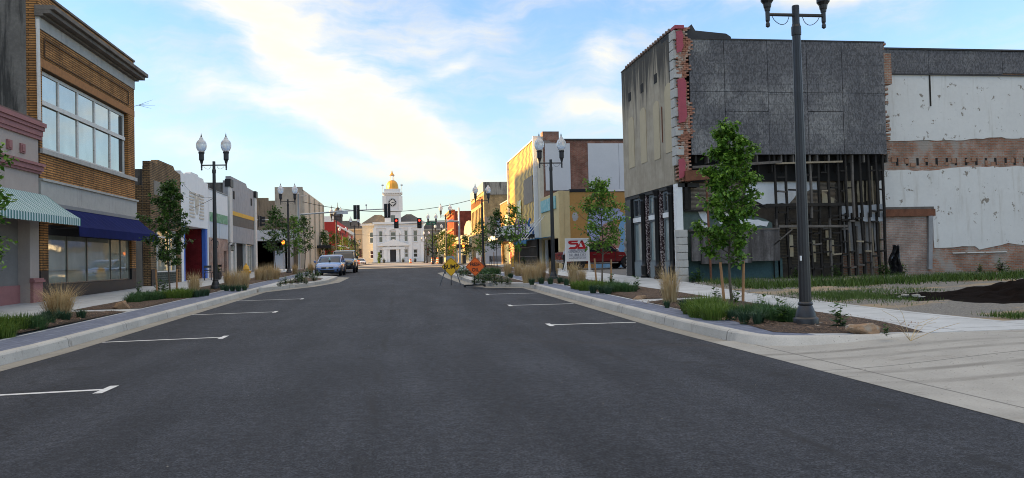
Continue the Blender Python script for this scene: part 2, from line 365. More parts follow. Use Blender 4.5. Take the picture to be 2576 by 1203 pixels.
# ------------------------------------------------------------------ ground materials
def asphalt_mat():
    m, nt, N, L, P = _new('asphalt'); v = pos(N)
    sp = _noise(N, L, v, 48, 6, .85); mid = _noise(N, L, v, 11, 6, .8)
    big = _noise(N, L, _map(N, L, v, (1.1, .16, 1)), 1.0, 6, .6)
    patch = _noise(N, L, v, .55, 6, .65)
    c = _mix(N, L, _ramp(N, L, sp, .42, .60), (.0085,.0094,.0120), (.056,.061,.073))
    c = _mix(N, L, 1., c, _mix(N, L, _ramp(N, L, mid, .38, .64), (.62,.62,.63), (1.40,1.40,1.39)), 'MULTIPLY')
    c = _mix(N, L, 1., c, _mix(N, L, _ramp(N, L, big, .35, .65), (.76,.76,.77), (1.24,1.24,1.24)), 'MULTIPLY')
    c = _mix(N, L, 1., c, _mix(N, L, _ramp(N, L, patch, .3, .7), (.82,.82,.83), (1.15,1.15,1.15)), 'MULTIPLY')
    # dark seam and tyre scuffs that run along the road
    s = N.new('ShaderNodeSeparateXYZ'); L.new(v, s.inputs[0])
    wob = _math(N, L, 'MULTIPLY', _math(N, L, 'SUBTRACT', _noise(N, L, v, .8, 4), .5), .3)
    for x0, wd, k in ((-.28, .07, .9), (2.95, .07, .85), (-2.4, .35, .2), (-1.1, .3, .16), (1.0, .35, .2), (2.3, .3, .16)):
        d = _math(N, L, 'ABSOLUTE', _math(N, L, 'SUBTRACT', _math(N, L, 'ADD', s.outputs[0], wob), x0))
        f = _math(N, L, 'MULTIPLY', _math(N, L, 'MULTIPLY', _ramp(N, L, d, wd*1.3, 0.), _ramp(N, L, _noise(N, L, _map(N, L, v, (1, .3, 1)), 1.7, 4), .42, .6)), k)
        c = _mix(N, L, f, c, (.018,.018,.02))
    for x0 in (-4.5, 4.0):
        d = _math(N, L, 'ABSOLUTE', _math(N, L, 'SUBTRACT', s.outputs[0], x0))
        f = _math(N, L, 'MULTIPLY', _ramp(N, L, d, .8, .2), _ramp(N, L, _noise(N, L, v, 1.5, 5, .7), .56, .66))
        c = _mix(N, L, _math(N, L, 'MULTIPLY', f, .7), c, (.012,.012,.013))
    ck = N.new('ShaderNodeTexVoronoi'); ck.feature = 'DISTANCE_TO_EDGE'; ck.inputs['Scale'].default_value = .22
    wv_ = N.new('ShaderNodeVectorMath'); wv_.operation = 'ADD'; L.new(v, wv_.inputs[0])
    cn = N.new('ShaderNodeTexNoise'); cn.inputs['Scale'].default_value = 1.6; cn.inputs['Detail'].default_value = 6; L.new(v, cn.inputs['Vector']); L.new(cn.outputs['Color'], wv_.inputs[1]); L.new(wv_.outputs[0], ck.inputs['Vector'])
    f = _math(N, L, 'MULTIPLY', _ramp(N, L, ck.outputs['Distance'], .006, .001), _ramp(N, L, _noise(N, L, v, .3, 2), .5, .58))
    c = _mix(N, L, _math(N, L, 'MULTIPLY', f, .8), c, (.010,.010,.011))
    # brown drag marks from the muddy lot
    d = _math(N, L, 'SUBTRACT', _math(N, L, 'ADD', s.outputs[1], _math(N, L, 'MULTIPLY', s.outputs[0], .62)), 14.1)
    d = _math(N, L, 'ABSOLUTE', _math(N, L, 'ADD', d, _math(N, L, 'MULTIPLY', wob, 1.2)))
    f = _math(N, L, 'MULTIPLY', _math(N, L, 'MULTIPLY', _ramp(N, L, d, .35, .02), _ramp(N, L, s.outputs[0], .8, 2.4)), _ramp(N, L, mid, .4, .6))
    c = _mix(N, L, _math(N, L, 'MULTIPLY', f, .55), c, (.03,.022,.016))
    L.new(c, P.inputs['Base Color']); P.inputs['Roughness'].default_value = .82; P.inputs['Specular IOR Level'].default_value = .3
    _bump(N, L, P, _math(N, L, 'ADD', _math(N, L, 'MULTIPLY', sp, .6), _math(N, L, 'MULTIPLY', mid, .6)), .75, .012)
    return m
def conc_mat(name, col, joint=None, stains=.5, jx=0., tyres=False):
    m, nt, N, L, P = _new(name); v = pos(N)
    n = _noise(N, L, v, .9, 7, .65); f = _noise(N, L, v, 45, 3)
    c = _mix(N, L, _ramp(N, L, n, .3, .7), tuple(x*.86 for x in col), tuple(x*1.08 for x in col))
    c = _mix(N, L, _ramp(N, L, f, .3, .7), c, _mix(N, L, 1., c, (.88,.88,.87), 'MULTIPLY'))
    st = _noise(N, L, _map(N, L, v, (.5, 2.2, 1)), 1.4, 6, .7)
    c = _mix(N, L, _math(N, L, 'MULTIPLY', _ramp(N, L, st, .56, .75), stains), c, (.17,.15,.125))
    sp = _ramp(N, L, _noise(N, L, v, 22, 1), .70, .74)
    c = _mix(N, L, _math(N, L, 'MULTIPLY', sp, stains*.8), c, (.09,.08,.07))
    h = _noise(N, L, v, 70, 3)
    if tyres:
        s_ = N.new('ShaderNodeSeparateXYZ'); L.new(v, s_.inputs[0])
        cu = _math(N, L, 'MULTIPLY', _math(N, L, 'POWER', _math(N, L, 'ABSOLUTE', _math(N, L, 'SUBTRACT', s_.outputs[0], 12.)), 2.), -.018)
        for y0, k in ((9.35, .6), (8.75, .45), (7.6, .55), (6.9, .4), (5.2, .35)):
            dd = _math(N, L, 'ABSOLUTE', _math(N, L, 'SUBTRACT', _math(N, L, 'ADD', s_.outputs[1], _math(N, L, 'MULTIPLY', cu, .6)), y0))
            c = _mix(N, L, _math(N, L, 'MULTIPLY', _math(N, L, 'MULTIPLY', _ramp(N, L, dd, .14, .03), _ramp(N, L, n, .35, .6)), k), c, (.10,.09,.075))
    if joint:
        s = N.new('ShaderNodeSeparateXYZ'); L.new(v, s.inputs[0])
        for ax, off in ((1, 0.), (0, jx)):
            if ax == 0 and not jx: continue
            t = _math(N, L, 'PINGPONG', _math(N, L, 'SUBTRACT', s.outputs[ax], off), joint/2)
            g = _ramp(N, L, t, .025, .005)
            c = _mix(N, L, _math(N, L, 'MULTIPLY', g, .75), c, (.10,.095,.09))
    L.new(c, P.inputs['Base Color']); P.inputs['Roughness'].default_value = .85; P.inputs['Specular IOR Level'].default_value = .3
    _bump(N, L, P, h, .3, .006)
    return m
def paver_mat():
    m, nt, N, L, P = _new('stamped_paving'); v = pos(N)
    b = N.new('ShaderNodeTexBrick'); L.new(_map(N, L, v, (1,1,1), (0,0,PI/2)), b.inputs['Vector'])
    b.inputs['Scale'].default_value = 1; b.inputs['Brick Width'].default_value = .3; b.inputs['Row Height'].default_value = .15; b.inputs['Mortar Size'].default_value = .012
    b.inputs['Color1'].default_value = lin((.13,.15,.22)); b.inputs['Color2'].default_value = lin((.19,.215,.285)); b.inputs['Mortar'].default_value = lin((.09,.10,.13))
    c = _mix(N, L, _ramp(N, L, _noise(N, L, v, 3, 6, .7), .3, .7), (.09,.11,.165), b.outputs['Color'])
    L.new(c, P.inputs['Base Color']); P.inputs['Roughness'].default_value = .75
    _bump(N, L, P, _math(N, L, 'SUBTRACT', 1., b.outputs['Fac']), .5, .01); return m
def gravel_mat():
    m, nt, N, L, P = _new('gravel_soil'); v = pos(N)
    n = _noise(N, L, _map(N, L, v, (.6,1.3,1)), .45, 7, .65); f = _noise(N, L, v, 24, 5, .75)
    c = _mix(N, L, _ramp(N, L, f, .3, .72), (.085,.08,.072), (.27,.26,.235))
    c = _mix(N, L, _ramp(N, L, n, .50, .62), c, _mix(N, L, f, (.24,.18,.11), (.36,.28,.18)))
    L.new(c, P.inputs['Base Color']); P.inputs['Roughness'].default_value = .95
    _bump(N, L, P, f, 1., .03); return m
def mulch_mat():
    m, nt, N, L, P = _new('mulch'); v = pos(N)
    w1 = _noise(N, L, _map(N, L, v, (9, 30, 20), (0,0,.6)), 2., 4, .7); w2 = _noise(N, L, _map(N, L, v, (30, 8, 20), (0,0,.3)), 2., 4, .7)
    f = _math(N, L, 'MAXIMUM', w1, w2)
    c = _mix(N, L, _ramp(N, L, f, .42, .72), (.022,.014,.009), (.21,.135,.085))
    L.new(c, P.inputs['Base Color']); P.inputs['Roughness'].default_value = .95; _bump(N, L, P, f, 1., .05); return m
m_asph = asphalt_mat(); m_walk = conc_mat('walk_concrete', (.46,.48,.49), 1.55, .25, .6); m_kerb = conc_mat('kerb_concrete', (.46,.45,.42), 3.0, .75)
m_gut = conc_mat('gutter_concrete', (.28,.265,.23), 3.0, .8); m_drive = conc_mat('driveway_concrete', (.36,.35,.32), 4.2, .85, 1.1, True)
m_far = conc_mat('pale_roadway', (.42,.36,.30), None, .3); m_pave = paver_mat(); m_grav = gravel_mat(); m_mulch = mulch_mat()
m_line = M('line_paint', (.60,.60,.59), .7, .16, 12, .2, 90, patch=(.16,.16,.165), pth=(.60,.72), pscale=9)
# ------------------------------------------------------------------ sheets that follow the grade
def sheet(name, mat, xl, xr, y0, y1, dz=0., step=1., nx=1):
    fl = xl if callable(xl) else (lambda y: xl); fr = xr if callable(xr) else (lambda y: xr); fz = dz if callable(dz) else (lambda x, y: dz)
    n = max(1, int((y1-y0)/step)); mb = MB(); vs = []; fs = []
    for i in range(n+1):
        y = y0+(y1-y0)*i/n
        for k in range(nx+1):
            x = fl(y)+(fr(y)-fl(y))*k/nx; vs.append((x, y, gz(y)+fz(x, y)))
    for i in range(n):
        for k in range(nx):
            a = i*(nx+1)+k; fs.append((a, a+1, a+nx+2, a+nx+1))
    mb.add(vs, fs)
    return structure(mb.build(name, mat))
def slab(name, mat, poly, h, depth=.22, step=None):   # raised polygon block with sides
    pts = []
    for (x0, y0), (x1, y1) in zip(poly, poly[1:]+poly[:1]):
        n = max(1, int(math.hypot(x1-x0, y1-y0)/1.0))
        for i in range(n): pts.append((x0+(x1-x0)*i/n, y0+(y1-y0)*i/n))
    mb = MB(); n = len(pts); cx = sum(p[0] for p in pts)/n; cy = sum(p[1] for p in pts)/n
    vs = [(x, y, gz(y)+h) for x, y in pts]+[(x, y, gz(y)+h-depth) for x, y in pts]
    mb.add(vs, [tuple(range(n))]+[(i, (i+1) % n, n+(i+1) % n, n+i) for i in range(n)])
    o = mb.build(name, mat)
    import bmesh
    bm = bmesh.new(); bm.from_mesh(o.data); bmesh.ops.triangulate(bm, faces=[f for f in bm.faces if len(f.verts) > 4]); bm.to_mesh(o.data); bm.free()
    return structure(o)
mb = MB(); ys = [-60, -20, 0, 14]+[14+5*i for i in range(1, 15)]+[95, 150, 300, 800, 3000]
xs = [-1500, -300, -60, -12, 0, 12, 60, 300, 1500]
mb.add([(x, y, gz(y)-.06) for y in ys for x in xs], [(i*9+k, i*9+k+1, i*9+k+10, i*9+k+9) for i in range(len(ys)-1) for k in range(8)])
structure(mb.build('ground', m_grav))
sheet('road', m_asph, -5.5, 4.85, -30, 77.5, 0., 1.0, 6)
sheet('cross_street', m_asph, -160, 160, 81, 94, -.012, 13, 1)
sheet('crosswalk', m_far, -12, 11, 77.5, 81, .004, 3.5)
sheet('roadway', m_far, -7, 7, 94, 262, .0, 20)
sheet('square', m_far, -90, 90, 262, 300, .0, 20)
sheet('sidewalk', m_far, -12, -7, 95, 262, .1, 20); sheet('sidewalk', m_far, 7, 11, 95, 262, .1, 20)
# left side
sheet('gutter', m_gut, -5.95, -5.496, -30, 77.5, lambda x, y: .004-.03*(-5.5-x)/.45)
def kerb(name, mat, x0, x1, y0, y1, h=.15):   # x0 = road face
    s = 1 if x1 > x0 else -1; mb = MB(); n = int((y1-y0)/1.0); rings = []
    for i in range(n+1):
        y = y0+(y1-y0)*i/n; g = gz(y)
        rings.append([(x0, y, g-.06), (x0+s*.03, y, g+h-.035), (x0+s*.055, y, g+h-.008), (x0+s*.09, y, g+h+.002), (x1, y, g+h+.002), (x1, y, g-.06)])
    mb.loft(rings); return structure(mb.build(name, mat))
kerb('kerb', m_kerb, -5.95, -6.14, -30, 77)
sheet('paving_strip', m_pave, -7.02, -6.14, -30, 77, .15)
sheet('sidewalk', m_walk, -12.4, -7.02, -30, 77, .147, 1., 2)
# right side
sheet('gutter', m_gut, 4.846, 5.27, 11.0, 77.5, lambda x, y: .004-.03*(x-4.85)/.42)
kerb('kerb', m_kerb, 5.27, 5.45, 11.6, 77)
sheet('paving_strip', m_pave, 5.45, 6.12, 11.6, 77, .15)
sheet('sidewalk', m_walk, 6.12, lambda y: 10.1+.9*min(1, max(0, (y-22)/6)), 11.6, 77, .147, 1., 2)
# driveway: flush at the road, rising to the walk
def sm(t): t = min(1, max(0, t)); return t*t*(3-2*t)
sheet('driveway', m_drive, 4.846, 11.2, -30, 11.62, lambda x, y: .004+.145*sm((x-5.0)/3.2), 1., 14)
sheet('driveway', m_drive, 11.2, 40, -30, lambda: 0, .15) if False else sheet('driveway', m_walk, 11.2, 40, -30, 8.2, .146, 2., 3)
# nose of the planter on the drive: kerb that sweeps round and dies into the slab
arc = [(5.27,11.6),(5.30,11.15),(5.42,10.85),(5.65,10.66),(6.0,10.52),(6.5,10.42),(7.1,10.36),(7.75,10.36)]
mb = MB(); rings = []
for i, (x, y) in enumerate(arc):
    a = Vector(arc[max(0, i-1)]); b = Vector(arc[min(len(arc)-1, i+1)]); d = (b-a).normalized(); nrm = Vector((-d.y, d.x))
    if nrm.y < 0 and i > 2: nrm = -nrm
    if i <= 2 and nrm.x < 0: nrm = -nrm
    t = i/(len(arc)-1); h = .152-.0*t; g = gz(y)
    f = Vector((x, y))-nrm*(.05+.12*sm(t*1.6)); k = Vector((x, y))+nrm*.17
    rings.append([(f.x, f.y, g-.05), (x, y, g+h-.02), (x+nrm.x*.06, y+nrm.y*.06, g+h+.001), (k.x, k.y, g+h+.001), (k.x, k.y, g-.05)])
mb.loft(rings); structure(mb.build('kerb', m_kerb, smooth=50))
slab('sidewalk', m_walk, [(6.12,11.65),(6.12,10.7),(7.2,10.5),(8.6,10.4),(11.2,10.3),(11.2,11.65)], .153)
# the stamped strip sweeps round too
slab('paving_strip', m_pave, [(5.44,11.65),(5.46,11.2),(5.62,10.95),(5.9,10.78),(6.35,10.64),(6.9,10.56),(6.6,10.72),(6.3,10.9),(6.14,11.2),(6.12,11.65)], .1515, .1)
# bulb-outs
BL = [(-5.9,33.6),(-4.4,37.4),(-3.75,41),(-3.7,47.2),(-4.1,48.6),(-5.9,51)]
BR = [(5.3,30.9),(3.9,31.9),(3.35,35),(3.05,44),(3.1,53),(3.7,55.5),(5.3,58)]
def grow(poly, dx, s): return [(x+s*dx if i not in (0, len(poly)-1) else x, y) for i, (x, y) in enumerate(poly)]
slab('gutter', m_gut, [(-5.5,33.0),(-4.0,36.9),(-3.15,41.5),(-3.1,48.9),(-3.7,50.2),(-5.5,52)], .006, .05)
slab('kerb', m_kerb, BL, .15)
slab('gutter', m_gut, [(4.86,30.5),(3.5,31.4),(2.9,34.5),(2.6,44),(2.6,53.8),(3.3,56.4),(4.86,59)], .006, .05)
slab('kerb', m_kerb, BR, .15)
slab('sidewalk', m_walk, [(-6.0,34.2),(-4.55,37.9),(-3.95,41),(-3.95,47),(-4.3,48.2),(-6.0,50.6)], .154, .1)
slab('sidewalk', m_walk, [(5.4,31.2),(4.05,32.1),(3.6,35.2),(3.3,44),(3.3,52.8),(3.8,55.1),(5.4,57.4)], .154, .1)
# cross-paths between beds are the plain walk; beds: mounded mulch
def bed(poly, hh=.05):
    xs = [p[0] for p in poly]; ys = [p[1] for p in poly]; mb = MB(); vs = []; fs = []
    st = .16 if min(ys) < 24 else .4
    nx = int((max(xs)-min(xs))/st)+2; ny = int((max(ys)-min(ys))/st)+2
    def inside(x, y):
        r = False; j = len(poly)-1
        for i in range(len(poly)):
            if (poly[i][1] > y) != (poly[j][1] > y) and x < (poly[j][0]-poly[i][0])*(y-poly[i][1])/(poly[j][1]-poly[i][1])+poly[i][0]: r = not r
            j = i
        return r
    idx = {}
    pts = [(x, y, 0.) for x, y in poly]
    for i in range(ny):
        for k in range(nx):
            x = min(xs)+(max(xs)-min(xs))*k/(nx-1); y = min(ys)+(max(ys)-min(ys))*i/(ny-1)
            if not inside(x, y): continue
            d = min(math.hypot(x-(a[0]+(b[0]-a[0])*t), y-(a[1]+(b[1]-a[1])*t)) for a, b in zip(poly, poly[1:]+poly[:1])
                    for t in [max(0, min(1, ((x-a[0])*(b[0]-a[0])+(y-a[1])*(b[1]-a[1]))/((b[0]-a[0])**2+(b[1]-a[1])**2)))])
            if d < .05: continue
            pts.append((x, y, hh*min(1, d/.35)+rnd.uniform(-.012, .018)))
    from mathutils import geometry
    n = len(poly)
    r = geometry.delaunay_2d_cdt([Vector(p[:2]) for p in pts], [(i, (i+1) % n) for i in range(n)], [], 1, 1e-5)
    vz = []
    for v, o in zip(r[0], r[3]): vz.append((v.x, v.y, gz(v.y)+.158+(pts[o[0]][2] if o else 0)))
    mb.add(vz, [tuple(f) for f in r[2]])
    o = mb.build('mulch_bed', m_mulch, smooth=True); o['kind'] = 'stuff'; return o
BEDS_R = [[(6.2,18.9),(6.15,14),(5.75,11.3),(6.1,10.95),(6.7,10.72),(7.75,10.55),(8.3,12.5),(8.35,18.9)], [(6.2,28.4),(6.2,19.9),(8.3,19.9),(8.3,28.4)], [(6.2,46),(6.2,29.5),(8.2,29.5),(8.2,46)], [(6.2,72),(6.2,48),(8.2,48),(8.2,72)]]
BEDS_L = [[(-7.1,21.4),(-7.1,6),(-8.9,6),(-8.9,21.4)], [(-7.1,32.2),(-7.1,22.6),(-8.9,22.6),(-8.9,32.2)], [(-7.1,46),(-7.1,33),(-8.9,33),(-8.9,46)], [(-7.1,72),(-7.1,48),(-8.9,48),(-8.9,72)]]
BED_BL = [(-5.75,37.2),(-4.7,39),(-4.15,41.2),(-4.2,43.8),(-5.75,46.5)]; BED_BR = [(5.35,32.0),(4.3,32.7),(3.85,35.5),(3.6,42.5),(5.35,43)]; BED_BR2 = [(5.35,45.5),(3.6,45.2),(3.6,52),(5.35,53)]
for b in BEDS_R+BEDS_L+[BED_BL, BED_BR, BED_BR2]: bed(b)
# parking stall lines (a bar with a short cross head), flush paint
def stall(x0, x1, y, dy, head):
    mb = MB(); z = .004
    def q(p): mb.add([(x, yy, gz(yy)+z) for x, yy in p], [(0,1,2,3)])
    n = 5
    for i in range(n):
        a = i/n; b = (i+1)/n
        xa = x0+(x1-x0)*a; xb = x0+(x1-x0)*b
        q([(xa, y+dy*a-.05), (xb, y+dy*b-.05), (xb, y+dy*b+.05), (xa, y+dy*a+.05)])
    s = 1 if x1 > x0 else -1
    q([(x1, y+dy-head), (x1+s*.1, y+dy-head), (x1+s*.1, y+dy+head), (x1, y+dy+head)])
    structure(mb.build('parking_line', m_line))
for y in (9.4, 15.35, 21.6, 27.4): stall(-5.5, -3.42, y-.05, .12, .27)
for y in (15.5, 21.2, 26.8): stall(4.8, 3.07, y-.12, .12, .27)
# vacant lot surfaces: gravel is the ground, raised a little; dirt tones come from the material
def lotz(x, y): return .13+.03*math.sin(x*1.3+y*.7)+.02*math.sin(x*3.1-y*2.3)
sheet('lot', m_grav, lambda y: 10.05+.9*min(1, max(0, (y-22)/6)), 60, 11.3, 36, lotz, .8, 60)
sheet('lot', m_grav, 11.15, 60, 8.1, 11.3, lotz, .8, 60)
sheet('alley', M('alley_asphalt', (.11,.11,.11), .9, .25, 2, .6, 60), 10.95, 40, 36.5, 52, .13, 4, 2)
# scattered road grit
mb = MB()
for i in range(150):
    x = rnd.uniform(-5, 9); y = rnd.uniform(3.2, 24); r = rnd.uniform(.004, .010)
    z = gz(y)+(.004+.145*sm((x-5.0)/3.2) if (x > 4.85 and y < 11) else 0)
    if x > 4.85 and y >= 10.4: continue
    a = rnd.random()*6
    mb.add([(x+r*math.cos(a), y+r*math.sin(a), z), (x+r*math.cos(a+2), y+r*math.sin(a+2), z), (x+r*math.cos(a+4), y+r*math.sin(a+4), z), (x, y, z+r*.9)], [(0,1,3),(1,2,3),(2,0,3)])
o = mb.build('grit', M('grit_stone', (.20,.18,.15), .9, .3, 20, 0)); stuff(o, 'small pale stones scattered on the asphalt and drive', 'grit')
# ================================================================== LEFT ROW
XL = -12.0
mL = mapX(XL, 1)
def LF(px, py): p = aX(px, py, XL); return p.y, p.z
tanbrick = brick('ribbed_tan_brick', (.50,.245,.08), (.40,.19,.06), (.12,.07,.035), .55, .085, .020, 1., streak=.55, stain=(.07,.045,.03))
brownbrick = brick('brown_brick', (.32,.21,.105), (.24,.155,.075), (.09,.07,.05), .24, .085, .02, .9, streak=.6, stain=(.04,.035,.03))
redbrick = brick('old_red_brick', (.30,.115,.07), (.36,.17,.11), (.27,.24,.21), .21, .07, .014, .8)
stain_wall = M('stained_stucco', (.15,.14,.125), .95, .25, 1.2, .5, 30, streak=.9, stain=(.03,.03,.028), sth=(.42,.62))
pinkst = M('rose_grey_stucco', (.40,.335,.295), .95, .06, 2, .4, 80, streak=.2, stain=(.2,.17,.15))
mauve = M('mauve_trim', (.30,.135,.13), .8, .12, 3, .2)
stone = M('pale_stone_band', (.40,.385,.35), .9, .1, 2, .3, 50, streak=.45, stain=(.14,.13,.12))
weath = M('weathered_cornice', (.15,.13,.11), .9, .3, 2, .5, 30, streak=.6, stain=(.04,.038,.035))
oldwhite = M('peeling_white_paint', (.60,.59,.55), .8, .1, 3, .2, 40, patch=(.25,.22,.18), pth=(.60,.7), pscale=4)
navy = M('navy_canvas', (.012,.017,.085), .95, .15, 2, .3, 60, spec=.1)
blacktile = M('black_tile', (.018,.019,.021), .4, .3, 2, .1, 20, patch=(.06,.055,.05), pth=(.62,.7), pscale=1.5, spec=.25)
def striped():
    m, nt, N, L, P = _new('striped_canvas'); s = N.new('ShaderNodeSeparateXYZ'); L.new(pos(N), s.inputs[0])
    t = _math(N, L, 'PINGPONG', s.outputs[1], .085); f = _math(N, L, 'GREATER_THAN', t, .0425)
    L.new(_mix(N, L, f, (.50,.58,.57), (.05,.17,.16)), P.inputs['Base Color']); P.inputs['Roughness'].default_value = .8; return m
stripes = striped()
def bodybox(par, x0, x1, y0, y1, z0, z1, m, roofm=None, name='wall_body'):
    mb = MB(); mb.box(x0, x1, y0, y1, z0, z1); o = mb.build(name, m, par)
    if roofm:
        r = MB(); r.box(x0+.25, x1-.25, y0+.25, y1-.25, z1+.002, z1+.02); r.build('roof', roofm, par)
    return o
def awning(par, m, X, s, y0, y1, ztop, zfront, proj, val, name='awning', frame=None):
    mb = MB(); xf = X+s*proj; n = max(8, int((y1-y0)/.18)); t = .02
    a = []; 
    for i in range(n+1):
        y = y0+(y1-y0)*i/n; b = .012*math.sin(i*2.1)
        a.append([(X+s*.03, y, ztop), (X+s*proj*.5, y, (ztop+zfront)/2-.02+b), (xf, y, zfront), (xf, y, zfront-val-.015*(i % 2)), (xf-s*t, y, zfront-val-.015*(i % 2)), (xf-s*t, y, zfront-t), (X+s*.03, y, ztop-t*2)])
    mb.loft(a)
    o = mb.build(name, m, par)
    if frame:
        f = MB()
        for y in (y0+.04, (y0+y1)/2, y1-.04):
            f.tube([(X+s*.02, y, zfront-.03), (xf-s*.05, y, zfront-.03)], .018, 6); f.tube([(X+s*.04, y, ztop-.08), (xf-s*.05, y, zfront-.05)], .015, 6)
        f.build('awning_frame', frame, o)
    return o
# ---- rose stucco corner shop at the left edge
b = thing('stucco_shop', 'rose-grey stucco shop with mauve cornice bands and a striped awning, left edge of the street', 'shop', (XL, 18, .15))
bodybox(b, -26, XL-.45, 6, 27.9, -.2, 6.0, pinkst, tar)
mb = MB(); wall(mb, mL, 6, 27.9, .1, 6.25, [(22.4, 27.25, .1, 3.1), (12, 20.5, .1, 3.1)], .45); mb.build('wall', pinkst, b)
mb = MB()
for (d, v0, v1) in ((.07, 5.78, 5.9), (.11, 5.9, 6.08), (.16, 6.08, 6.2), (.21, 6.2, 6.34)): pbox(mb, mL, 6, 27.97+d*.4, v0, v1, -.1, d)
mb.build('cornice', mauve, b)
mb = MB()
for (d, v0, v1) in ((.08, 4.62, 4.7), (.14, 4.7, 4.86), (.2, 4.86, 4.95)): pbox(mb, mL, 6, 27.93+d*.3, v0, v1, -.02, d)
mb.build('band', mauve, b)
for y in (25.9, 26.75, 24.1, 23.2):
    mb = MB(); pbox(mb, mL, y-.15, y+.15, 5.18, 5.48, -.02, .05); pbox(mb, mL, y-.1, y+.1, 5.23, 5.43, .05, .075); mb.build('rosette', mauve, b)
mb = MB(); pbox(mb, mL, 27.25, 27.93, .1, .98, .002, .10); pbox(mb, mL, 27.2, 27.98, .98, 1.06, .002, .16); pbox(mb, mL, 27.22, 27.96, 1.06, 1.12, .002, .12); mb.build('pier_base', mauve, b)
part('recessed_wall', M('shaded_stucco', (.20,.185,.17), .95, .1, 2, .4, 80), b, mL, [(22.4, 27.25, .9, 3.1)], -.449, -.36)  # recess wall coloured darker for the shade under the awning
part('recessed_base', mauve, b, mL, [(22.4, 27.25, .1, .9)], -.449, -.30)
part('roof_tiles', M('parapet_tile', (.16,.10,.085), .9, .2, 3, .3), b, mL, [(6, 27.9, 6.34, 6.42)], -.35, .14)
awning(b, stripes, XL, 1, 15, 28.35, 3.95, 3.12, 1.15, .24, frame=dark_metal)
# ---- two-storey ribbed brick building
b = thing('brick_shop', 'two-storey tan ribbed-brick shop with white-framed upper windows and a navy awning', 'building', (XL, 32.8, .3))
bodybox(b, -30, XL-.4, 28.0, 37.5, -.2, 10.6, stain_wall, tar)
mb = MB(); wall(mb, mL, 28.0, 37.5, 4.5, 10.9, [(28.22, 36.65, 5.52, 8.32)], .4); wall(mb, mL, 28.0, 37.5, 1.35, 3.76, [(28.6, 36.95, 1.35, 2.95)], .4)
mb.build('wall', tanbrick, b)
mb = MB(); wall(mb, mL, 28.0, 37.5, .05, 1.346, [(28.6, 36.95, .86, 1.346)], .4); mb.build('bulkhead', blacktile, b)
mb = MB(); pbox(mb, mL, 27.98, 37.56, 3.765, 4.42, -.1, .05); pbox(mb, mL, 27.97, 37.6, 4.42, 4.5, -.1, .12); pbox(mb, mL, 27.97, 37.6, 3.70, 3.765, -.1, .10); mb.build('sign_band', stone, b)
part('frieze', stone, b, mL, [(27.98, 37.53, 9.62, 10.02)], -.1, .03)
mb = MB(); 
for d, v0, v1 in ((.18, 10.02, 10.1), (.42, 10.1, 10.24), (.55, 10.24, 10.4)): pbox(mb, mL, 27.9, 37.55+d*.45, v0, v1, -.1, d)
mb.build('cornice', weath, b, bevel=.015)
part('parapet_coping', weath, b, mL, [(27.98, 37.55, 10.9, 10.98)], -.45, .05)
mb = MB(); a0, a1, c0, c1 = 28.35, 36.7, 8.72, 9.38
for r in ((a0, a1, c1-.05, c1), (a0, a1, c0, c0+.05), (a0, a0+.06, c0+.05, c1-.05), (a1-.06, a1, c0+.05, c1-.05)): pbox(mb, mL, *r, -.02, .035)
mb.build('brick_panel', M('dark_panel_brick', (.09,.05,.025), .95, .3, 6, .5), b)
part('soldier_course', M('orange_soldier_brick', (.33,.15,.055), .9, .2, 8, .5, 60, streak=.3), b, mL, [(28.0, 37.5, 8.34, 8.62)], -.02, .012)
W = window(b, mL, 28.24, 36.62, 5.53, 8.3, glass_pale, oldwhite, -.22, .12, (.2,.4,.6,.8), (.6,))
part('sill', stone, b, mL, [(28.0, 37.52, 5.36, 5.515)], -.2, .10)
mb = MB(); pbox(mb, mL, 28.24, 36.62, 7.11, 7.27, -.15, -.12); mb.build('transom_rail', oldwhite, W)
mb = MB(); pbox(mb, mL, 36.05, 36.42, 5.7, 8.1, -.197, -.192); mb.build('curtain', M('dark_curtain', (.05,.05,.045), .9), W)
sf = window(b, mL, 28.62, 36.93, .87, 2.93, glass_store, M('bronze_frame', (.16,.15,.13), .4, .1, 4, 0, metal=.6), -.15, .05, (.21,.43,.73,.87))
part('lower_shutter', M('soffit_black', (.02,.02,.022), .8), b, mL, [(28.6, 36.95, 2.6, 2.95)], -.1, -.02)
awning(b, navy, XL, 1, 28.75, 37.55, 3.66, 2.86, .95, .32, frame=dark_metal)
part('awning_housing', M('grey_housing', (.20,.20,.20), .6, .1, 4, .1), b, mL, [(28.5, 37.5, 3.56, 3.69)], .002, .16)
mb = MB(); mb.tube([(XL+.03, 27.93, 6.4), (XL+.0, 27.93, 9.9)], .06, 8); mb.build('downpipe', oldwhite, b)
mb = MB()
for k in range(3): mb.tube([(XL-.2, 37.6, 8.9-.1*k), (XL+.2, 37.75+.12*k, 8.95+.05*k), (XL+.45, 37.9+.1*k, 9.1+.12*k)], .008, 4)
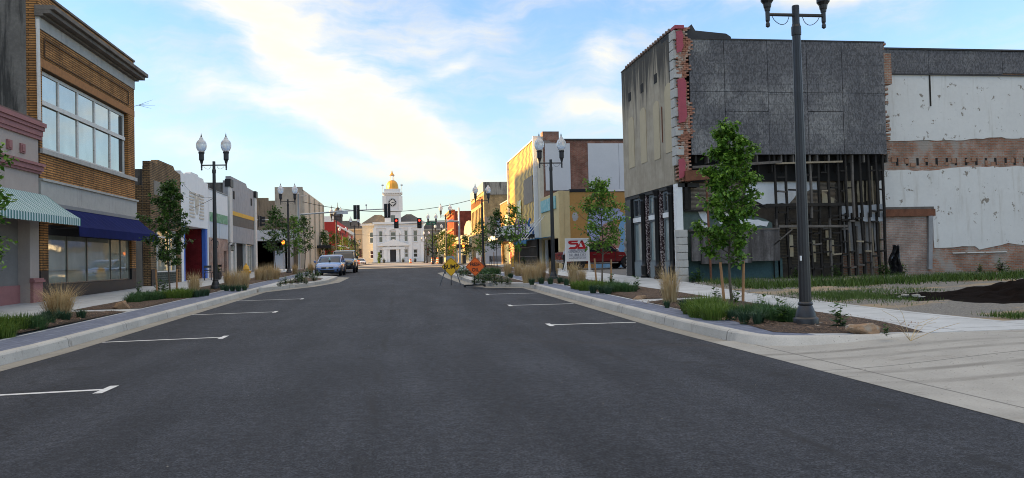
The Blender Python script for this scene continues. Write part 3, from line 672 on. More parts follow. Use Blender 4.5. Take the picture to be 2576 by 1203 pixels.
# ---- brown brick neighbour
b = thing('brown_brick_shop', 'one-storey brown brick shop with stained parapet and dark tiled bulkhead, behind the navy awning', 'shop', (XL, 42.3, .4))
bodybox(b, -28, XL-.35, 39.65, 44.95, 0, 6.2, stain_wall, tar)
mb = MB(); wall(mb, mL, 39.65, 44.95, .1, 6.35, [(40.5, 44.4, .2, 3.35)], .35); mb.build('wall', brownbrick, b)
mb = MB(); mb.prism([(39.65,6.35),(44.95,6.35),(44.95,6.5),(43.9,6.62),(43.6,6.82),(41.0,6.82),(40.7,6.62),(39.65,6.6)], mL, -.34, 0); mb.build('stepped_parapet', brownbrick, b)
part('corner_pier', blacktile, b, mL, [(39.62, 40.5, .1, 1.25)], .002, .04)
part('panel', M('grey_panel', (.22,.20,.17), .9, .2, 2, .3, streak=.5), b, mL, [(40.2, 44.5, 5.0, 5.7)], -.02, .015)
window(b, mL, 40.52, 44.38, 1.12, 3.33, glass_store, oldwhite, -.2, .06, (.18,.75), (.82,))
part('tile_bulkhead', brick('green_tile', (.03,.045,.035), (.045,.055,.045), (.14,.14,.13), .3, .12, .014, .3), b, mL, [(40.5, 44.4, .2, 1.1)], -.3, -.12)
mb = MB(); mb.prism([(-20,2.9),(-16,2.7),(-14.5,3.1),(-13,2.6),(-12.4,3.0),(-12.4,.3),(-20,.3)], mapY(39.65), .002, .03); mb.build('plaster_patch', M('grey_render', (.27,.255,.23), .95, .15, 2, .4, 40), b)
part('side_brick', brownbrick, b, mapY(39.65), [(-20, -12.36, 3.3, 5.4)], .002, .012)
# ---- white shop with relief emblem
b = thing('white_shop', 'white painted shop with a square relief emblem, blue posts and a dark red recess', 'shop', (XL, 48.1, .45))
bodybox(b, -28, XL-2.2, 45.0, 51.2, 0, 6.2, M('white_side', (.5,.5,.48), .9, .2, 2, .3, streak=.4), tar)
offwhite = M('chalky_white_render', (.74,.74,.725), .9, .05, 2, .25, 60, streak=.3, stain=(.32,.31,.30), sth=(.55,.8))
mb = MB(); wall(mb, mL, 45.0, 51.2, .2, 6.45, [(45.5, 51.0, .2, 3.72)], .3)
mb.prism([(45.0,6.45),(51.2,6.45),(51.2,6.62),(50.2,6.62),(50.0,6.8),(48.9,6.8),(48.7,6.92),(47.2,6.92),(47.0,6.8),(46.0,6.72),(45.7,6.62),(45.0,6.75)], mL, -.3, 0)
mb.build('wall', offwhite, b)
mb = MB(); mb.box(XL-2.19, XL-.3, 45.0, 45.3, 0, 6.3); mb.box(XL-2.19, XL-.3, 50.9, 51.2, 0, 6.3); mb.box(XL-2.19, XL-.3, 45.31, 50.89, 3.72, 6.3); mb.build('return_wall', offwhite, b)
mb = MB(); mb.quad((XL-2.1, 45.31, .3), (XL-2.1, 51, .3), (XL-2.1, 51, 3.72), (XL-2.1, 45.31, 3.72)); mb.box(XL-2.0, XL-.31, 50.55, 50.86, .3, 3.7); mb.box(XL-1.6, XL-1.5, 46.9, 50.54, .3, 3.7); mb.build('red_recess', brick('dark_red_brick', (.17,.012,.016), (.20,.018,.02), (.10,.01,.012), .21, .07, .012, .5), b)
blue = M('blue_trim', (.05,.14,.50), .6, .08, 3, .1)
part('post', blue, b, mL, [(45.5, 45.95, .2, 3.72)], -.28, -.05); part('post', blue, b, mL, [(50.62, 51.0, .2, 3.72)], -.28, -.05)
mb = MB(); mb.tube([(XL-.35, 46.8, .4), (XL-.35, 46.8, 3.7)], .05, 8); mb.build('pole', white, b)
mb = MB(); e0, e1, f0, f1 = 46.75, 50.0, 4.25, 5.75
for k in range(4):
    q = (f1-f0)/4*.5
    for side in (0, 1):
        u0, u1 = (e0, e0+1.15-.1*k) if side == 0 else (e1-1.15+.1*k, e1)
        pbox(mb, mL, u0, u1, f0+k*.2, f0+k*.2+.1, .002, .035); pbox(mb, mL, u0, u1, f1-k*.2-.1, f1-k*.2, .002, .035)
for s_ in (-1, 1):
    c = (e0+e1)/2
    for k in range(2):
        mb.prism([(c+s_*(.15+.3*k), f1), (c+s_*(.28+.3*k), f1), (c+s_*(.1+.1*k), f0+.55-.3*k), (c+s_*(.0+.08*k), f0+.55-.3*k)], mL, .002, .035)
mb.build('emblem', M('rust_cream_relief', (.58,.52,.43), .9, .2, 4, .2), b)
mb = MB(); mb.tube([(XL+.02, 45.5, 6.1), (XL+1.5, 40.8, 5.3), (-7.7, 33.6, 4.75)], .008, 4)
# ---- white and brick narrow shop with green sign
b = thing('green_sign_shop', 'narrow white shop with a faded green sign board over a pink brick front', 'shop', (XL, 54, .5))
bodybox(b, -28, XL-.3, 51.25, 56.85, 0, 6.0, tar, tar)
mb = MB(); wall(mb, mL, 51.25, 56.85, 3.2, 6.3, (), .3); mb.build('wall', offwhite, b)
pinkbrick = brick('pink_brick', (.36,.21,.16), (.42,.27,.21), (.40,.35,.31), .22, .075, .014, .5)
mb = MB(); wall(mb, mL, 51.25, 56.85, .2, 3.2, [(55.4, 56.3, .3, 2.4)], .3); mb.build('lower_wall', pinkbrick, b)
part('door', M('dark_door', (.03,.022,.018), .6), b, mL, [(55.4, 56.3, .3, 2.4)], -.29, -.2)
part('sign_board', M('faded_green', (.16,.33,.19), .8, .25, 3, .2, patch=(.30,.42,.31), pth=(.5,.62), pscale=3), b, mL, [(51.5, 56.5, 4.25, 4.85)], .002, .06)
part('panel', M('pale_blue_board', (.50,.56,.60), .8, .06, 2, .1), b, mL, [(51.5, 54.0, 3.22, 4.24)], .002, .03); part('panel', M('pale_blue_board', (1,1,1)), b, mL, [(54.06, 56.6, 3.22, 4.24)], .002, .03)
part('coping', M('grey_coping', (.3,.3,.29), .9), b, mL, [(51.25, 56.85, 6.3, 6.38)], -.32, .04)
def lantern(par, y, z):
    mb = MB(); X = XL
    mb.tube([(X+.01, y, z+.25), (X+.12, y, z+.42), (X+.28, y, z+.42), (X+.30, y, z+.3)], .02, 6); mb.lathe([(.02,.28),(.15,.18),(.15,.16),(.02,.14)], 8, (X+.3, y, z)); mb.lathe([(.05,-.22),(.11,-.2),(.11,-.17),(.03,-.16)], 8, (X+.3, y, z))
    for k in range(4): mb.tube([(X+.3+.1*math.cos(k*PI/2), y+.1*math.sin(k*PI/2), z-.18), (X+.3+.13*math.cos(k*PI/2), y+.13*math.sin(k*PI/2), z+.16)], .01, 4)
    o = mb.build('lantern', black, par); g = MB(); g.lathe([(.07,-.17),(.1,.15)], 8, (X+.3, y, z)); g.build('lantern_glass', glass_store, o)
lantern(b, 51.9, 2.75); lantern(b, 56.75, 2.6)
# ---- grey shop with yellow stripe
b = thing('grey_shop', 'grey rendered shop with a yellow stripe and white pilasters, ending the left block', 'shop', (XL, 62, .6))
greyst = M('grey_render_wall', (.32,.32,.325), .9, .12, 2, .3, 60, streak=.5, stain=(.12,.12,.12), sth=(.5,.75))
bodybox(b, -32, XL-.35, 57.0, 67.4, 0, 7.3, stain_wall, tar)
mb = MB(); wall(mb, mL, 57.0, 67.4, .3, 7.45, [(57.9, 66.6, .3, 3.05)], .35); mb.prism([(57.0,7.45),(57.9,7.45),(57.9,7.85),(63.6,7.85),(64.0,7.6),(67.4,7.55),(67.4,7.45)][::1], mL, -.35, 0); mb.build('wall', greyst, b)
part('stripe', M('yellow_stripe', (.62,.36,.04), .7), b, mL, [(57.85, 66.75, 5.05, 5.35)], .002, .03)
part('fascia', M('brown_fascia', (.13,.115,.095), .9, .2, 3, .3), b, mL, [(57.85, 66.75, 4.3, 5.04)], .002, .015)
for y0, y1 in ((57.0, 57.85), (66.75, 67.5)): part('pilaster', oldwhite, b, mL, [(y0, y1, .3, 7.0)], .002, .12)
for y0, y1 in ((56.95, 57.9), (66.7, 67.55)): part('capital', black, b, mL, [(y0, y1, 7.0, 7.55)], -.2, .2)
for y in (58.9, 65.7): part('vent', darkvoid, b, mL, [(y-.3, y+.3, 6.25, 6.85)], .002, .01)
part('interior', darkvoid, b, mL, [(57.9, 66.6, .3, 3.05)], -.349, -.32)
for y in (59.7, 63.6): part('post', oldwhite, b, mL, [(y-.2, y+.2, .3, 3.05)], -.3, -.06)
window(b, mL, 57.95, 59.4, .9, 3.0, glass_store, oldwhite, -.25, .05, (.5,)); window(b, mL, 63.9, 66.55, .9, 3.0, glass_store, oldwhite, -.25, .05, (.33,.66))
# ---- beyond the cross street: low white shop and tall stained building
b = thing('low_white_shop', 'low white shop with deep canopy fascia at the far left corner of the crossing', 'shop', (-20, 95, .75))
bodybox(b, -34, -13.2, 95.4, 99.8, .3, 5.2, greyst, tar)
mY = mapY(93.6)
part('canopy', M('white_fascia', (.52,.53,.53), .8, .08, 1.5, .1), b, mY, [(-34, -11.9, 4.15, 5.45)], -2.0, 0)
mb = MB(); wall(mb, mapY(95.4), -34, -13.2, .5, 4.15, [(-32, -18.2, 1.6, 3.0)], .25); mb.build('wall', M('white_lower', (.45,.45,.44), .9), b)
part('window', glass_dark, b, mapY(95.4), [(-32, -18.2, 1.6, 3.0)], -.2, -.1)
part('brick_planter', brick('planter_brick', (.25,.09,.05), (.2,.07,.04), (.15,.1,.08)), b, mapY(95.4), [(-33, -17.8, .5, 1.9)], .05, .9)
part('door', white, b, mapY(95.4), [(-14.9, -13.6, .7, 3.0)], .002, .05)
for x in (-17.2, -13.0): part('post', oldwhite, b, mapY(93.9), [(x-.15, x+.15, .5, 4.15)], -.3, 0)
b = thing('stained_block', 'tall tan building with a soot-streaked side wall rising over the low white shop', 'building', (XL, 112, .75))
tanstain = M('tan_stained_wall', (.21,.165,.115), .95, .2, .6, .3, 20, streak=.85, stain=(.06,.05,.04), sth=(.45,.7))
bodybox(b, -40, XL-.4, 100, 126, .3, 9.4, tanstain, tar)
part('parapet_wall', tanstain, b, mapY(100), [(-40, -16.2, 9.0, 9.75)], -.3, .004); part('parapet_wall', M('pale_corner', (.36,.32,.26), .9, .15, 1, .3, streak=.6), b, mapY(100), [(-15.4, -12.0, 7.2, 11.1)], -.4, .006)
part('brick_patch', brick('orange_brick', (.38,.15,.06), (.30,.11,.045), (.15,.1,.07)), b, mapY(100), [(-34, -22, 5.5, 7.4)], .002, .05)
mb = MB(); wall(mb, mL, 100, 126, .5, 10.8, (), .4); mb.build('wall', M('cream_panels', (.45,.40,.32), .9, .08, 1, .1), b)
for y in (100, 106.5, 113, 119.5, 125.5): part('pilaster', M('cream_pilaster', (.40,.36,.29), .9), b, mL, [(y, y+.5, .5, 10.6)], .002, .2)
part('awning', black, b, mL, [(116, 124, 3.6, 4.0)], .01, 2.0)
b = thing('red_block', 'red painted brick building with a boarded arched side window beyond the crossing on the left', 'building', (XL, 168, .75))
rpaint = M('red_painted_brick', (.33,.028,.022), .85, .15, 1, .2, 20)
bodybox(b, -24, XL-.4, 152, 186, .3, 9.3, rpaint, tar)
mb = MB(); wins = [(y, y+1.6, z0, z1) for y in (154, 158, 162, 166, 170, 174, 178, 182) for z0, z1 in ((5.4, 7.8),)]
wall(mb, mL, 152, 186, .5, 9.6, wins, .4); mb.build('wall', rpaint, b)
for h in wins: window(b, mL, *h, glass_pale, white, -.2, .18)
for z in (8.4, 4.6): part('cornice', white, b, mL, [(151.9, 186.1, z, z+.3)], .01, .35)
mb = MB(); mb.prism([(-14.6,4.0),(-13.4,4.0),(-13.4,7.2),(-13.7,7.6),(-14.0,7.7),(-14.3,7.6),(-14.6,7.2)], mapY(152), .01, .12); mb.build('boarded_window', M('board_grey', (.33,.28,.22), .9), b)
part('parapet', white, b, mapY(152), [(-15.8, -12.5, 9.3, 10.4)], -.4, .02)
b = thing('turret_block', 'red and cream brick block with a slate domed corner turret, far left distance', 'building', (-15, 205, .75))
bodybox(b, -26, -13.5, 196, 230, .3, 9.6, rpaint, tar); part('cornice', oldwhite, b, mapX(-13.5, 1), [(195.7, 230, 9.0, 9.9)], .01, .6)
wins = [(y, y+1.6) for y in (198, 203, 208, 213, 218)]
for y0, y1 in wins: window(b, mapX(-13.5, 1), y0, y1, 6, 9.2, glass_pale, white, .06, .2)
slate = M('slate_roof', (.075,.072,.072), .8, .25, .5, .2, 10, patch=(.12,.10,.085), pth=(.5,.6), pscale=.4)
q_ = aY(850, 546, 200); mb = MB(); mb.lathe([(1.15,-5),(1.15,.0),(1.3,.1),(1.3,.3),(1.2,.7),(1.0,1.3),(.7,1.9),(.3,2.3),(.08,2.6),(.05,3.6),(.01,3.7)], 16, (q_.x, 200, q_.z)); mb.build('turret_roof', slate, b)
mb = MB(); mb.lathe([(.4,-5),(.42,.6),(.2,1.4),(.03,2.9)], 10, (q_.x-1.5, 199, q_.z)); mb.build('pinnacle', slate, b)
# ================================================================== RIGHT ROW
XR = 11.0
mR = mapX(XR, -1)
ruinst = M('ruin_stucco', (.275,.235,.175), .95, .10, 1.2, .4, 50, streak=.55, stain=(.10,.09,.075), sth=(.48,.72))
def soot_mat():
    m, nt, N, L, P = _new('sooty_stucco'); v = pos(N); s = N.new('ShaderNodeSeparateXYZ'); L.new(v, s.inputs[0])
    n = _noise(N, L, v, 1.4, 6, .65)
    c = _mix(N, L, _ramp(N, L, n, .3, .7), (.31,.262,.19), (.42,.36,.27))
    st = _noise(N, L, _map(N, L, v, (2.4, 2.4, .12)), 1.5, 6, .72)
    hgt = _ramp(N, L, _math(N, L, 'ADD', s.outputs[2], _math(N, L, 'MULTIPLY', _math(N, L, 'SUBTRACT', st, .5), 9.)), 8.0, 9.9)
    c = _mix(N, L, _math(N, L, 'MULTIPLY', hgt, .93), c, (.03,.028,.025))
    st2 = _noise(N, L, _map(N, L, v, (3.2, 3.2, .2)), 2.1, 6, .7)
    c = _mix(N, L, _math(N, L, 'MULTIPLY', _ramp(N, L, st2, .52, .72), .5), c, (.10,.09,.075))
    L.new(c, P.inputs['Base Color']); P.inputs['Roughness'].default_value = .95; _bump(N, L, P, _noise(N, L, v, 50, 4), .4, .01); return m
soot = soot_mat()
def osb_mat():
    m, nt, N, L, P = _new('weathered_sheathing'); v = pos(N)
    ch = N.new('ShaderNodeTexVoronoi'); ch.inputs['Scale'].default_value = 24; L.new(_map(N, L, v, (1, 1, .5), (0, .5, 0)), ch.inputs['Vector'])
    n = _noise(N, L, v, 22, 5, .75); b = _noise(N, L, v, .35, 4, .6)
    sc = N.new('ShaderNodeSeparateColor'); L.new(ch.outputs['Color'], sc.inputs[0])
    f = _math(N, L, 'ADD', _math(N, L, 'MULTIPLY', sc.outputs[0], .5), _math(N, L, 'MULTIPLY', n, .6))
    c = _mix(N, L, _ramp(N, L, f, .25, .85), (.090,.088,.087), (.205,.200,.197))
    c = _mix(N, L, _ramp(N, L, b, .45, .62), _mix(N, L, 1., c, (.72,.72,.76), 'MULTIPLY'), _mix(N, L, 1., c, (1.3,1.3,1.28), 'MULTIPLY'))
    sx = N.new('ShaderNodeSeparateXYZ'); L.new(v, sx.inputs[0])
    for ax, per in ((2, .41), (0, .61)):
        g = _ramp(N, L, _math(N, L, 'PINGPONG', sx.outputs[ax], per/2), .014, .003)
        c = _mix(N, L, _math(N, L, 'MULTIPLY', g, .45), c, (.035,.035,.036))
    st = _noise(N, L, _map(N, L, v, (1.6, 1.6, .15)), 1.6, 6, .7)
    c = _mix(N, L, _math(N, L, 'MULTIPLY', _ramp(N, L, st, .5, .72), .4), c, (.06,.06,.062))
    L.new(c, P.inputs['Base Color']); P.inputs['Roughness'].default_value = .85; _bump(N, L, P, f, .8, .02); return m
osb = osb_mat()
cream = M('cream_infill', (.46,.385,.255), .9, .06, 2, .2, 50, streak=.25, stain=(.25,.2,.14))
ruinbrick = brick('broken_brick', (.30,.12,.07), (.36,.20,.13), (.33,.29,.24), .21, .07, .016, 1.)
char = M('charred_timber', (.022,.019,.016), .95, .45, 3, .5, 30, streak=.6, stain=(.012,.011,.01))
greytim = M('grey_timber', (.125,.11,.095), .95, .3, 4, .5, 40, streak=.5, stain=(.05,.045,.04))
paletim = M('pale_timber', (.28,.23,.16), .9, .2, 4, .4, 40)
pinkpaint = M('pink_paint', (.36,.075,.10), .8, .1, 3, .2)
quoin = M('quoin_block', (.44,.425,.39), .9, .10, 2, .4, 50, streak=.2)
rust = M('rusted_steel', (.16,.065,.035), .9, .35, 4, .5, 40)
b = thing('ruined_building', 'ruined two-storey stucco building, its open side sheathed in dark boards above charred studs', 'building', (15, 29.1, .2))
rn = random.Random(11)
YS = 29.1
# body behind
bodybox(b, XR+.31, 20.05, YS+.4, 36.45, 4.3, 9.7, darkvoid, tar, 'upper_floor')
niches = [(34.62,35.47,5.56,7.62),(32.84,33.68,5.56,7.72),(31.08,31.82,5.48,7.68),(29.48,30.38,5.58,8.05)]
mb = MB(); wall(mb, mR, YS+.45, 36.45, 4.24, 10.42, (), .3); mb.build('wall', soot, b)
mb = MB()
for u0, u1, v0, v1 in niches:
    r = (u1-u0)/2; c = (u0+u1)/2
    mb.prism([(u0,v0),(u1,v0),(u1,v1)]+[(c+r*math.cos(t*PI/10), v1+r*.8*math.sin(t*PI/10)) for t in range(1, 10)]+[(u0,v1)], mR, .002, .02)
mb.build('blind_arch', cream, b)
for y in (35.15, 33.3, 31.45): part('vent', darkvoid, b, mR, [(y-.2, y+.2, 8.75, 9.15)], .002, .01)
mb = MB()
for k in range(19): 
    y = YS+.5+.33*k; mb.tube([(XR-.06, y, 10.46), (XR+.35, y, 10.46)], .085, 6)
mb.box(XR-.03, XR+.3, YS+.45, 36.45, 10.425, 10.46); mb.build('coping_tile', M('clay_coping', (.17,.115,.09), .9, .25, 3, .3), b)
mb = MB(); pbox(mb, mR, 30.72, 30.78, 6.1, 7.6, .002, .03); mb.build('iron_strap', rust, b)
# quoins at the broken corner, pink pilaster, broken brick
mb = MB(); z = 4.95; k = 0
while z < 10.1:
    pbox(mb, mR, 29.02+(0 if k % 2 else .10), 29.54, z, z+.36, -.25, .07); z += .385; k += 1
mb.build('quoins', quoin, b, bevel=.02)
jagp = [((XR+.05, XR+.40), 6.6, 8.4), ((XR+.05, XR+.34), 9.4, 10.3), ((XR+.0, XR+.28), 4.4, 5.2)]
for (xa, xb), za, zb_ in jagp:
    q = [(xa, za), (xb-.1, za+.05), (xb, za+.3), (xb-.04, (za+zb_)/2), (xb, zb_-.2), (xb-.08, zb_), (xa, zb_-.05)]; mb = MB(); mb.prism(q, mapY(29.015), 0, .05); mb.build('painted_patch', pinkpaint, b)
mb = MB(); z = 4.3
while z < 10.4:
    for c in range(5):
        x0 = XR+.02+.21*c+(.1 if int(z/.075) % 2 else 0); lim = XR+.46+.09*math.sin(z*2.1)+.06*math.sin(z*7.3)+rn.uniform(-.04, .04)
        if x0 > lim: break
        d = rn.uniform(0, .045)
        mb.box(x0+.004, x0+.2, YS-.05-d, YS+.4, z, z+.063)
    z += .075
mb.build('broken_brick_edge', M('loose_brick', (.33,.15,.095), .95, .4, 5, .6, 40, patch=(.42,.35,.28), pth=(.5,.62), pscale=3), b)
mb = MB(); mb.prism([(XR-.05,10.35),(XR+.5,10.3),(XR+.75,10.6),(XR+.9,10.35),(XR+2.2,10.25),(XR+2.4,10.12),(XR+2.4,10.0),(XR+.6,10.0),(XR,10.2)], mapY(YS), -1.5, -.02); mb.build('torn_roof_felt', tar, b)
mb = MB(); mb.box(XR-.02, XR+.36, 28.93, 29.4, 10.36, 10.5); mb.build('corner_cap', pinkpaint, b)
# dark sheathing: real boards with joints
mS = mapY(YS)
S = MB(); x = XR+.72; cols = [(XR+.58, 13.05), (13.06, 14.9), (14.91, 16.6), (16.61, 18.15), (18.16, 20.05)]
for i, (x0, x1) in enumerate(cols):
    jm = 7.9+(-.02 if i > 1 else .0); sag = .02*i
    for z0, z1 in ((5.35, 7.1-.0), (7.11, jm)) if i % 2 else ((5.35, jm),):
        pbox(S, mS, x0, x1-.012, z0, z1-.012, -.02, .02+rn.uniform(-.004, .006))
    pbox(S, mS, x0, x1-.012, jm, 10.02-sag*.6, -.02, .03+rn.uniform(-.004, .006))
S.build('sheathing', osb, b)
mb = MB(); pbox(mb, mS, XR+.7, 20.08, 9.98, 10.03, -.3, .06); mb.build('sheathing_edge', tar, b)
mb = MB(); pbox(mb, mS, 20.06, 20.5, 8.3, 9.6, -.8, -.15); 
for k in range(26): 
    z = 5.2+k*.19; mb.box(20.06, 20.1+rn.uniform(.05, .35), YS+.2, YS+.45, z, z+rn.uniform(.05, .16))
mb.build('ragged_edge', ruinbrick, b)
# floor slab edge, joists
mb = MB(); mb.box(XR+.31, 20.05, YS+.7, 36.4, 4.2, 4.3); mb.build('ceiling', char, b)
for k in range(17):
    x = 11.75+k*.52; mb = MB(); mb.box(x, x+.06, YS+.05, YS+.9, 5.02, 5.34); mb.build('joist', greytim if k % 3 else char, b)
for k in range(11):
    x = 12.1+k*.58; mb = MB(); mb.box(x, x+.06, YS+.1, YS+.9, 4.66, 4.95); mb.build('joist', char, b)
mb = MB(); mb.obox((13.5, YS+.02, 4.95), (1.9, 0, .10), (0, .05, 0), (-.003, 0, .05)); mb.build('sagging_plate', greytim, b)
mb = MB(); mb.obox((16.6, YS+.03, 5.02), (1.45, 0, .03), (0, .05, 0), (0, 0, .035)); mb.build('sagging_plate', paletim, b)
mb = MB(); mb.obox((11.72, YS-.12, 4.52), (.5, 0, .03), (0, .1, 0), (0, 0, .2)); mb.build('steel_beam', rust, b)
# back wall inside, lath and plaster
YB = 29.68; mB_ = mapY(YB)
mb = MB(); pbox(mb, mB_, XR+.3, 20.05, .1, 4.66, -.3, 0); mb.build('back_wall', M('lath_backing', (.055,.045,.035), .95, .4, 4, .4), b)
for x0, x1, z0, z1 in ((11.5, 14.0, 3.15, 4.6), (14.0, 15.2, 3.3, 4.66), (16.9, 18.1, 3.35, 4.66), (15.8, 17.0, 3.35, 3.9)):
    mb = MB(); z = z0
    while z < z1:
        mb.box(x0+rn.uniform(0, .12), x1-rn.uniform(0, .12), YB-.03-rn.uniform(0, .012), YB-.005, z, z+.034); z += .052
    mb.build('lath', M('lath_wood', (.25,.20,.15), .95, .3, 6, .4, 40), b)
mb = MB(); z = .9
while z < 2.6:
    for x0 in (15.25, 16.0, 16.7, 17.4): mb.box(x0, x0+rn.uniform(.55, .68), YB-.03, YB-.005, z, z+.03)
    z += .062
mb.build('dark_lath', M('sooty_lath', (.10,.08,.055), .95, .3, 6, .4, 40), b)
pl = M('old_plaster', (.70,.70,.69), .9, .08, 2.5, .3, 40, patch=(.42,.39,.35), pth=(.6,.72), pscale=1.5)
def jag(pts, m, name, Y, d0=.0, d1=.04, amp=.07, seg=.22):
    q = []; 
    for (x0, z0), (x1, z1) in zip(pts, pts[1:]+pts[:1]):
        n = max(1, int(math.hypot(x1-x0, z1-z0)/seg))
        for i in range(n):
            t = i/n; a = amp if i else 0
            q.append((x0+(x1-x0)*t+rn.uniform(-a, a), z0+(z1-z0)*t+rn.uniform(-a, a)))
    mb = MB(); mb.prism(q, mapY(Y), d0, d1); return mb.build(name, m, b)
jag([(14.05,4.55),(17.2,4.5),(17.2,3.95),(16.3,3.8),(15.9,3.35),(14.05,3.45)], pl, 'plaster_patch', YB, .036, .06)
jag([(11.55,4.55),(11.75,4.6),(11.8,4.3),(11.55,4.2)], pl, 'plaster_patch', YB, .036, .06)
jag([(17.35,3.9),(17.9,3.55),(17.85,3.3),(17.35,3.3)], cream, 'plaster_patch', YB-.1, .036, .06, .05)
jag([(17.2,4.6),(17.55,4.62),(17.55,4.35),(17.2,4.4)], cream, 'plaster_patch', YB-.1, .036, .06, .04)
for x0, x1, z0, z1 in ((15.85, 16.0, 1.2, 2.1), (16.75, 16.98, .95, 1.85), (17.5, 17.8, 1.2, 1.85), (17.45, 17.7, 1.95, 2.25)): jag([(x0,z0),(x1,z0),(x1,z1),(x0,z1)], cream, 'plaster_patch', YB-.1, .036, .06, .02)
# right bay: paler wall with brick foot, metal sheet
mb = MB(); pbox(mb, mB_, 18.2, 20.05, .3, 1.3, .002, .06); mb.build('brick_foot', ruinbrick, b)
for x0, x1, z0, z1 in ((18.35, 18.75, 3.4, 4.8), (18.95, 19.25, 3.4, 4.75), (19.35, 19.7, 3.45, 4.8)): jag([(x0,z0),(x1,z0),(x1,z1),(x0,z1)], M('yellowed_board', (.27,.23,.155), .9, .25, 3, .3, streak=.5), 'wall_board', YB-.08, .03, .05, .02)
for x0, x1, z0, z1 in ((18.3, 18.75, 1.3, 2.6), (18.8, 19.15, 1.25, 2.6), (19.25, 19.6, 1.3, 2.6), (19.65, 19.95, 1.35, 2.55)): jag([(x0,z0),(x1,z0),(x1,z1),(x0,z1)], M('grey_board', (.26,.25,.24), .9, .25, 2, .3, streak=.5), 'wall_board', YB-.08, .03, .05, .03)
jag([(18.15,3.25),(18.7,3.22),(18.7,2.7),(18.15,2.72)], M('loose_metal_sheet', (.42,.44,.46), .5, .12, 3, .3, 20), 'metal_sheet', YS+.35, 0, .03, .01)
jag([(18.85,3.26),(20.0,3.3),(20.05,2.62),(19.5,2.55),(18.85,2.64)], M('loose_metal_sheet', (1,1,1)), 'metal_sheet', YS+.3, 0, .03, .02)
# studs, blocking
def stud(x, z0, z1, m, lean=.0, w=.075, dy=0.):
    mb = MB(); a = Vector((x+rn.uniform(-.02, .02), YS+.12+dy, z0)); c = Vector((x+lean, YS+.12+dy, z1)); md = (a+c)/2+Vector((rn.uniform(-.03, .03), 0, 0))
    mb.beam(a, md, w, .1, (0,1,0)); mb.beam(md, c, w, .1, (0,1,0)); return mb.build('stud', m, b)
SX = [15.22,15.7,16.22,16.72,17.12,17.55,17.98,18.32,18.62,18.98,19.32,19.68,19.98]
for i, x in enumerate(SX):
    top = 5.34; bot = .3+rn.uniform(0, .12)
    stud(x-.05, 2.75, top, char if i % 5 != 3 else greytim, rn.uniform(-.07, .03)); stud(x+.02, bot, 2.95, char if i % 5 else greytim, rn.uniform(-.1, .0), dy=.11)
for x in (18.47, 18.8, 19.15, 19.5, 19.83): stud(x, .35, 2.6+rn.uniform(-.9, .9), greytim if rn.random() < .6 else paletim, rn.uniform(-.05, .05), .06, .25)
for x in (18.45, 19.1, 19.45, 19.62, 19.8): stud(x, 3.2, 4.9, paletim, rn.uniform(-.04, .04), .05, .3)
def block(i, z, m=char, tilt=0.): 
    mb = MB(); x0, x1 = SX[i], SX[i+1]; mb.obox(((x0+x1)/2, YS+.14, z), ((x1-x0)/2-.03, 0, tilt), (0, .045, 0), (0, 0, .032)); mb.build('blocking', m, b)
for i in range(len(SX)-1):
    for z in (4.55, 3.95, 3.3, 2.95, 2.62, 2.25, 1.75, 1.25, .78):
        if rn.random() < (.72 if i < 7 else .5): block(i, z+rn.uniform(-.14, .14), char if rn.random() < .78 else (paletim if rn.random() < .35 else greytim), rn.uniform(-.02, .02))
mb = MB(); mb.obox((16.7, YS+.05, 2.42), (1.5, 0, -.02), (0, .03, 0), (0, 0, .05)); mb.build('ledger', greytim, b)
mb = MB(); mb.obox((16.4, YS+.06, 3.3), (1.7, 0, .0), (0, .05, 0), (0, 0, .06)); mb.build('ledger', char, b)
mb = MB(); mb.beam((14.9, YS-.1, 1.7), (15.7, YS-.1, 2.3), .04, .04); mb.beam((14.6, YS-.08, 2.3), (15.3, YS-.08, 1.95), .03, .03); mb.build('loose_strip', greytim, b)
mb = MB(); mb.beam((13.0, YS+.05, 3.1), (14.9, YS+.05, 3.32), .06, .1); mb.beam((13.9, YS+.0, 3.6), (14.7, YS+.0, 3.2), .06, .06); mb.build('fallen_lath', char, b)
# green plaster wall with hoarding boards
green = M('green_plaster', (.085,.115,.10), .9, .25, 1.4, .3, 40, patch=(.15,.18,.15), pth=(.5,.65), pscale=1.6)
teal = M('teal_base', (.045,.085,.085), .9, .25, 1.4, .3, 40)
jag([(11.28,3.15),(14.2,2.95),(15.05,2.6),(15.05,1.3),(11.28,1.3)], green, 'green_wall', YS+.3, -.1, 0, .04)
mb = MB(); pbox(mb, mapY(YS+.3), 11.9, 15.05, .1, 1.35, -.1, .01); pbox(mb, mapY(YS+.3), 11.28, 11.9, .1, 1.35, -.1, -.02); pbox(mb, mapY(YS+.2), 15.05, 15.38, .35, 1.15, -.02, .02); mb.build('teal_base', teal, b)
for pts in ([(11.3,3.2),(11.9,3.1),(12.1,2.7),(12.35,2.6),(12.2,3.15)], [(11.95,2.75),(12.35,2.5),(12.3,2.35),(12.05,2.45)], [(12.6,3.1),(13.3,3.0),(13.2,2.5),(12.8,2.6)], [(13.5,2.9),(14.9,2.65),(14.8,2.45),(13.6,2.6)]): jag(pts, pl, 'peeling_plaster', YS+.3, .004, .025, .05)
bd = M('hoarding_board', (.115,.105,.10), .9, .4, 1.5, .3, 40, streak=.8, stain=(.04,.035,.032), sth=(.4,.65), patch=(.24,.23,.22), pth=(.55,.7), pscale=1.2)
for x0, x1, z0, z1, d in ((11.44, 11.8, 1.12, 2.2, .1), (11.83, 13.9, 1.0, 2.25, .14), (13.92, 15.14, 1.06, 2.31, .12)):
    mb = MB(); pbox(mb, mapY(YS), x0, x1, z0, z1, .0, d); mb.build('hoarding', bd, b)
